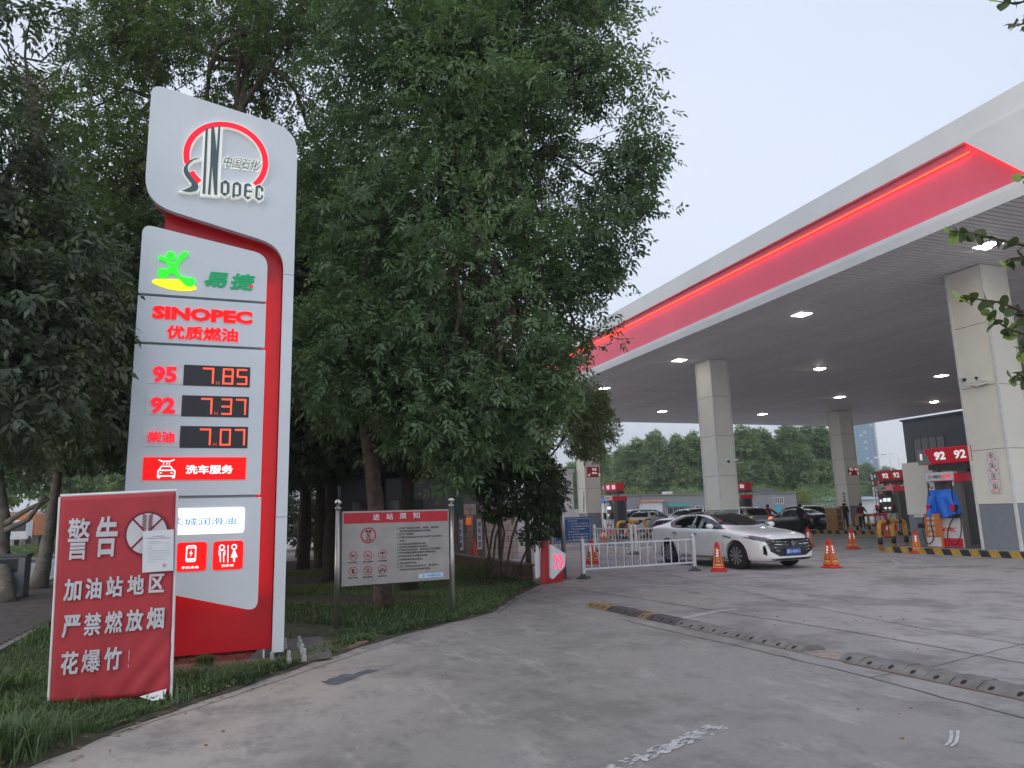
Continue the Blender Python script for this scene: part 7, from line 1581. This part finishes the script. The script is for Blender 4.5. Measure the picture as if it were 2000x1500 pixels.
addmesh('foliage', crown(shb, 4200, 81, LM['bush'], k=6, L_=.085, w=.024, gap=.75, shell=.6, length=.14, gapscale=2.6), [LM['bush']], so_)
# belt of poplars behind the yard
pb = [(0, 0, 3.2, 3.2, 3.0, 2.2), (.6, .4, 5.8, 2.6, 2.4, 2.0), (-1.5, .3, 5.4, 2.1, 2.0, 1.8), (-1.3, 0, 7.7, 1.5, 1.5, 1.7), (1.4, -.3, 7.6, 1.7, 1.6, 1.6), (.1, .2, 9.3, 1.5, 1.5, 1.5), (-.7, 0, 10.6, .8, .8, 1.1), (1.0, 0, 10.2, .9, .8, 1.1), (2.4, .3, 4.8, 1.2, 1.2, 1.3), (.25, 0, 11.3, .45, .45, .9)]
q0 = tree('tall poplar behind the grey outbuilding, left of the middle column', (0, 0, 0), [(0, 0, 0), (0, 0, 4), (.1, 0, 8), (0, 0, 11)], .22, pb, 9500, 91, 'poplar', 'bark2', name='poplar_tree', group='poplars behind the yard', twigs=24, k=5, L_=.27, w=.075, gap=.85, length=.35, shell=.75, gapscale=1.6)
def addp(px, top, dist, rz, lab, sx=1.0, first=False):
    dist *= 1.25; sx *= rnd.uniform(.9, 1.25)
    p = D3(px, 990, dist); h = D3(px, top, dist)[2]; s = h / 12.0; o_ = q0 if first else copy_tree(q0); place(o_, (p[0], p[1], 0), rz, lab, (s * sx, s * sx, s)); return o_
addp(1288, 842, 92, .3, 'tall poplar behind the grey outbuilding, left of the middle column', 1.0, True)
PL = [(1180, 878, 100, 1, 'rounded green tree right behind the left column'), (1222, 872, 96, 2, 'poplar between the left column and the tallest left poplars'), (1255, 858, 94, 3, 'poplar with a pointed top behind the white shutter'), (1330, 850, 93, 4, 'poplar behind the green awning'), (1362, 846, 95, 5, 'poplar against the left edge of the middle column'),
      (1410, 850, 97, 1.5, 'poplar hidden mostly by the middle column'), (1464, 832, 92, 2.6, 'tallest pointed poplar just right of the middle column'), (1500, 838, 94, 3.7, 'second poplar right of the middle column'), (1552, 826, 93, 4.8, 'tall poplar in front of the hazy towers'), (1585, 832, 96, 5.9, 'poplar left of the rear column, in front of the broad tower'), (1618, 830, 94, .9, 'poplar against the left edge of the rear column'),
      (1120, 905, 112, 2.2, 'dim tree between the steel pole and the left column'), (1150, 892, 118, 3.3, 'dim tree just behind the left column top plate'), (1525, 870, 100, 1.2, 'broad tree filling the gap behind the yellow shrub'), (1700, 905, 150, .5, 'rounded tree below the blue apartment tower'), (1740, 912, 160, 1.9, 'far rounded tree between the pump headers and the lamps'), (1660, 900, 140, 2.9, 'far tree behind the rear column'), (1780, 915, 165, 3.9, 'far tree beside the dark building edge'), (1090, 930, 120, 4.4, 'far tree low behind the tall dark board')]
for px, top, dist, rz, lab in PL: addp(px, top, dist, rz, lab, 1.15 if dist < 110 else 1.6)
# shrubs in front of the poplars
def shrub(label, px, dist, h, wd, leaf, seed, L_=.2):
    dist *= 1.16; p = D3(px, 1000, dist); o = thing('shrub', label, 'shrub', (p[0], p[1], 0)); MB().tube([(p[0], p[1], 0), (p[0], p[1], h * .6)], [.1, .05], 7).build('stem', M['bark2'], o)
    bl = [(p[0], p[1], h * .5, wd * .5, wd * .5, h * .5), (p[0] + wd * .3, p[1], h * .45, wd * .35, wd * .35, h * .4), (p[0] - wd * .3, p[1], h * .42, wd * .35, wd * .35, h * .38)]
    addmesh('foliage', crown(bl, 2600, seed, LM[leaf], k=5, L_=L_, w=L_ * .26, gap=1.3, shell=.8, length=.35), [LM[leaf]], o); return o
shrub('pale green shrub behind the grey annex', 1488, 90, 4.6, 5, 'poplar', 5); shrub('yellow flowering shrub over the roof of the grey annex', 1542, 89, 4.0, 6, 'yel', 6); shrub('light green shrub behind the grey outbuilding', 1225, 90, 5.2, 9, 'olive', 7); shrub('green shrub right of the white shutter roof', 1340, 90, 4.8, 7, 'poplar', 8); shrub('green shrub above the white shed roof', 1600, 93, 4.6, 9, 'poplar', 9)
# twigs reaching in from the right, close to the lens
lfm = bpy.data.meshes.new('leaf'); nL = 6; vv = []
for i in range(nL + 1):
    t = i / nL; w_ = .42 * math.sin(math.pi * min(1, t * .93 + .05)) ** .8; z = -.22 * t * t
    vv += [(t, -w_, z + .10 * w_), (t, 0, z), (t, w_, z + .10 * w_)]
ff = []
for i in range(nL): a = i * 3; ff += [(a, a + 3, a + 4, a + 1), (a + 1, a + 4, a + 5, a + 2)]
lfm.from_pydata(vv, [], ff); lfm.polygons.foreach_set('use_smooth', [True] * len(ff)); lfm.update(); at_ = lfm.attributes.new('tint', 'FLOAT', 'POINT'); at_.data.foreach_set('value', [.35] * len(vv)); lfm.materials.append(LM['near'])
lfm2 = lfm.copy(); lfm2.attributes['tint'].data.foreach_set('value', [1.0] * len(vv)); lfm2.materials[0] = mk('young_leaf', (.20, .30, .07), .5)
rtn = thing('overhanging_shrub', 'leafy twigs with oval leaves reaching in from the right edge near the lens', 'branch', D3(2250, 900, 3.3) * [1, 1, 0])
def twig(pts, nl, seed, d=3.2, ls=.062):
    g = np.random.default_rng(seed); P = [D3(a, b_, d + (0.05 * math.sin(i))) for i, (a, b_) in enumerate(pts)]
    den = []
    for i in range(len(P) - 1):
        for t in np.linspace(0, 1, 8)[:-1]: den.append(P[i] * (1 - t) + P[i + 1] * t)
    den.append(P[-1]); MB().tube(den, list(np.linspace(.009, .002, len(den))), 6).build('twig', M['bark'], rtn, smooth=True)
    rb = rtn.location
    for k in range(nl):
        t = (k + .8) / nl; i = min(len(den) - 2, int(t * (len(den) - 1))); c = den[i]; ax = den[i + 1] - den[i]; ax /= np.linalg.norm(ax); sd = 1 if k % 2 else -1
        dr_ = ax * .5 + np.array([0, 0, 1.]) * sd * .45 + g.normal(size=3) * .3 + np.array([0, 0, -.4]); dr_ /= np.linalg.norm(dr_); X_ = Vector(dr_); Y_ = X_.cross(Vector(g.normal(size=3))).normalized(); Z_ = X_.cross(Y_)
        s = ls * g.uniform(.7, 1.15); m = Matrix((X_, Y_, Z_)).transposed().to_4x4() @ Matrix.Scale(s, 4); m.translation = Vector(c) - rb
        o = bpy.data.objects.new('leaf', lfm2 if (t > .9 or g.random() < .06) else lfm); COL.objects.link(o); o.parent = rtn; o.matrix_local = m
twig([(2060, 492), (1960, 470), (1900, 455), (1848, 450)], 22, 1); twig([(2080, 640), (2010, 612), (1950, 590), (1900, 583), (1876, 580)], 22, 2); twig([(2080, 720), (2020, 660), (1965, 640), (1925, 612)], 20, 3); twig([(2080, 480), (2020, 500), (1975, 505), (1960, 512)], 12, 4)
twig([(2090, 800), (2030, 760), (1990, 730), (1975, 742)], 14, 5); twig([(2080, 640), (2030, 650), (1985, 700)], 14, 6); twig([(2080, -40), (2020, -5), (1985, 8), (1945, 2)], 10, 7, 3.0); twig([(2080, 560), (2030, 590), (1980, 640)], 14, 8); twig([(2090, 370), (2030, 350), (1995, 345)], 6, 9)
q0_ = D3(2330, 900, 3.4); stem_pts = [np.array([q0_[0], q0_[1], 0]), np.array([q0_[0] + .03, q0_[1], 1.4]), np.array([q0_[0] - .02, q0_[1] + .05, 2.8]), np.array([q0_[0], q0_[1], 4.2])]
MB().tube(stem_pts, [.05, .042, .03, .015], 10).build('stem', M['bark'], rtn, smooth=True)
for px_, py_ in ((2075, 497), (2085, 641), (2085, 722), (2090, 800), (2080, -40), (2080, 560), (2090, 370)):
    e_ = D3(px_, py_, 3.2 if py_ > 0 else 3.0); s_ = np.array([q0_[0], q0_[1], max(.8, e_[2] - .25)]); MB().tube([s_, (s_ + e_) / 2 + [0, 0, .04], e_], [.016, .012, .008], 7).build('side_branch', M['bark'], rtn, smooth=True)
addmesh('outer_foliage', crown([(q0_[0] + .25, q0_[1], 3.0, .45, .5, .8), (q0_[0] + .3, q0_[1], 2.0, .4, .5, .5), (q0_[0] + .1, q0_[1], 4.2, .4, .4, .5)], 500, 99, LM['near'], k=6, L_=.06, w=.02, length=.12), [LM['near']], rtn)
# ================================================================== GRASS
g = np.random.default_rng(17)
def blades(n, region, hfun, wfun, seed):
    g = np.random.default_rng(seed); xs, ys = region(g, n); n = len(xs); h = hfun(xs, ys, g); w = wfun(h)
    base = np.stack([xs, ys, np.full(n, .03)], 1); a = g.uniform(0, 6.28, n); lean = g.uniform(.15, .9, n) * h; dx = np.stack([np.cos(a), np.sin(a), np.zeros(n)], 1); sd = np.stack([-np.sin(a), np.cos(a), np.zeros(n)], 1)
    mid_ = base + dx * (lean * .35)[:, None] + np.array([0, 0, 1.]) * (h * .62)[:, None]; tip = base + dx * lean[:, None] + np.array([0, 0, 1.]) * (h * g.uniform(.55, 1, n))[:, None]
    V = np.stack([base - sd * w[:, None] * .4, base + sd * w[:, None] * .4, mid_ + sd * w[:, None] * .5, mid_ - sd * w[:, None] * .5, tip], 1).reshape(-1, 3)
    return V, n
exs = np.array([e[1] for e in EDGE]); exx = np.array([e[0] for e in EDGE])
def edgex(y): return np.where(y < 16, np.interp(y, exs, exx), 6.25)
def inzone(x, y): return (x < edgex(y) - .035 - .05 * np.abs(np.sin(y * 7.3) + np.sin(y * 17.1) * .6)) & (x > -2.85)
def bare(x, y): # bare soil round the sign's foot
    return np.exp(-(((x + .1) / 1.15) ** 2 + ((y - 9.0) / .62) ** 2) * 1.2) + np.exp(-(((x - .9) / .7) ** 2 + ((y - 10.1) / .8) ** 2) * 1.2)
def reg_near(g, n):
    y = g.uniform(3.2, 13, n); x = edgex(y) - np.abs(g.normal(size=n)) * .55 - .02; P = np.stack([x, y, 0 * x], 1); k = inzone(x, y) & (bare(x, y) < g.uniform(.2, .8, n)) & (fnoise(P, 2.2, 4) + .7 * fnoise(P, 6, 5) > -.12); return x[k], y[k]
def reg_all(g, n):
    y = 3.2 + 20 * g.random(n) ** .9; x = g.uniform(-2.85, 6.2, n); P = np.stack([x, y, 0 * x], 1); k = inzone(x, y) & (bare(x, y) < g.uniform(.25, .7, n)) & (fnoise(P, 1.5, 8) > -.9); return x[k], y[k]
def nearban(x, y): return np.where((x > -2.0) & (x < -.3) & (y > 6.5) & (y < 8.3), .35, 1.0)
def hn(x, y, g): P = np.stack([x, y, 0 * x], 1); return np.clip(.075 + .05 * fnoise(P, 1.6, 9) + g.normal(size=len(x)) * .03, .04, .3) * np.where(y < 7.2, 1.6, 1) * np.where(edgex(y) - x < .12, .6, 1) * nearban(x, y)
V1, n1 = blades(210000, reg_near, hn, lambda h: .004 + h * .014, 1)
V2, n2 = blades(190000, reg_all, lambda x, y, g: np.clip(.08 + .05 * fnoise(np.stack([x, y, 0 * x], 1), 1.2, 3) + g.normal(size=len(x)) * .03, .03, .2), lambda h: .008 + h * .05, 2)
def tuft_field(cs, per, h0, seed):
    g = np.random.default_rng(seed); xs = np.concatenate([c[0] + g.normal(size=per) * c[2] for c in cs]); ys = np.concatenate([c[1] + g.normal(size=per) * c[2] for c in cs]); hh = np.concatenate([np.full(per, c[3]) for c in cs])
    k = xs < edgex(ys) + .05; xs, ys, hh = xs[k], ys[k], hh[k]; hh = hh * np.where(nearban(xs, ys) < 1, .45, 1)
    return blades(len(xs), lambda g_, n: (xs, ys), lambda x, y, g_: hh * g_.uniform(.5, 1.1, len(x)), lambda h: .005 + h * .014, seed)
cs = []
for px, py, s_, h in ((30, 1440, .12, .36), (100, 1450, .10, .32), (10, 1380, .14, .36), (150, 1425, .10, .28), (60, 1400, .12, .38), (200, 1410, .08, .24), (0, 1490, .14, .3), (285, 1370, .06, .22), (320, 1372, .06, .2), (400, 1310, .035, .16), (480, 1338, .05, .12), (240, 1395, .08, .2), (120, 1400, .1, .28)):
    p = G(px, py); cs.append((p[0], p[1], s_, h))
V3, n3 = tuft_field(cs, 900, .3, 5)
for nm_, V, n, sd in (('verge_grass', V1, n1, 1), ('lawn_grass', V2, n2, 2), ('long_grass', V3, n3, 3)):
    gg_ = np.random.default_rng(sd); b0 = V.reshape(-1, 5, 3)[:, 0]; tint = np.clip(.45 + .3 * fnoise(b0, .9, 12) + gg_.normal(size=n) * .18 - (.15 if nm_ == 'long_grass' else 0), 0, 1)
    o = bpy.data.objects.new(nm_, blademesh(nm_, V, n, LM['grass'], tint)); COL.objects.link(o); o['kind'] = 'stuff'
# low broad weeds along the edge
gw = np.random.default_rng(23); ys = gw.uniform(7.2, 13, 900); xs = edgex(ys) - gw.uniform(.04, .5, 900); C_ = np.stack([xs, ys, np.full(900, .05)], 1); A_w = gw.normal(size=(900, 3)) * .6 + [0, 0, .8]; A_w /= np.linalg.norm(A_w, axis=1)[:, None]
V, tt = sprays(C_, A_w, gw, 5, .035, .010, .1, 1.0, None, .05); o = bpy.data.objects.new('low_weeds', quadmesh('low_weeds', V, len(tt), LM['grass'], tt)); COL.objects.link(o); o['kind'] = 'stuff'
# litter of dry leaves and crumbs of stone along the edge and on the concrete
lv = MB(); rr = random.Random(12)
for i in range(420):
    y = rr.uniform(4, 15.5); x = float(edgex(np.array([y]))[0]) + rr.gauss(-.1, .16); a = rr.uniform(0, 6.3); s_ = rr.uniform(.012, .035); z = .008 if x > float(edgex(np.array([y]))[0]) else .05
    c, s2 = math.cos(a) * s_, math.sin(a) * s_; lv.add([(x - c, y - s2, z), (x + s2 * .5, y - c * .5, z + rr.uniform(0, .012)), (x + c, y + s2, z + .004), (x - s2 * .5, y + c * .5, z + rr.uniform(0, .012))], [(0, 1, 2, 3)])
for i in range(90):
    x, y = rr.uniform(-.5, 9), rr.uniform(4, 14)
    if x < float(edgex(np.array([y]))[0]): continue
    s_ = rr.uniform(.004, .012); lv.box(x - s_, x + s_, y - s_ * .7, y + s_ * .7, .002, s_)
kind(lv.build('fallen_leaves', M['leaflit']), 'stuff')
# ================================================================== AIR
hz = bpy.data.materials.new('haze'); hz.use_nodes = True; hn_ = hz.node_tree; hn_.nodes.clear()
pv = hn_.nodes.new('ShaderNodeVolumePrincipled'); pv.inputs['Color'].default_value = (.86, .92, 1, 1); pv.inputs['Density'].default_value = .0009; pv.inputs['Anisotropy'].default_value = .2
ho = hn_.nodes.new('ShaderNodeOutputMaterial'); hn_.links.new(pv.outputs[0], ho.inputs['Volume'])
kind(MB().box(-420, 720, -130, 1210, -1, 125).build('haze', hz), 'stuff')
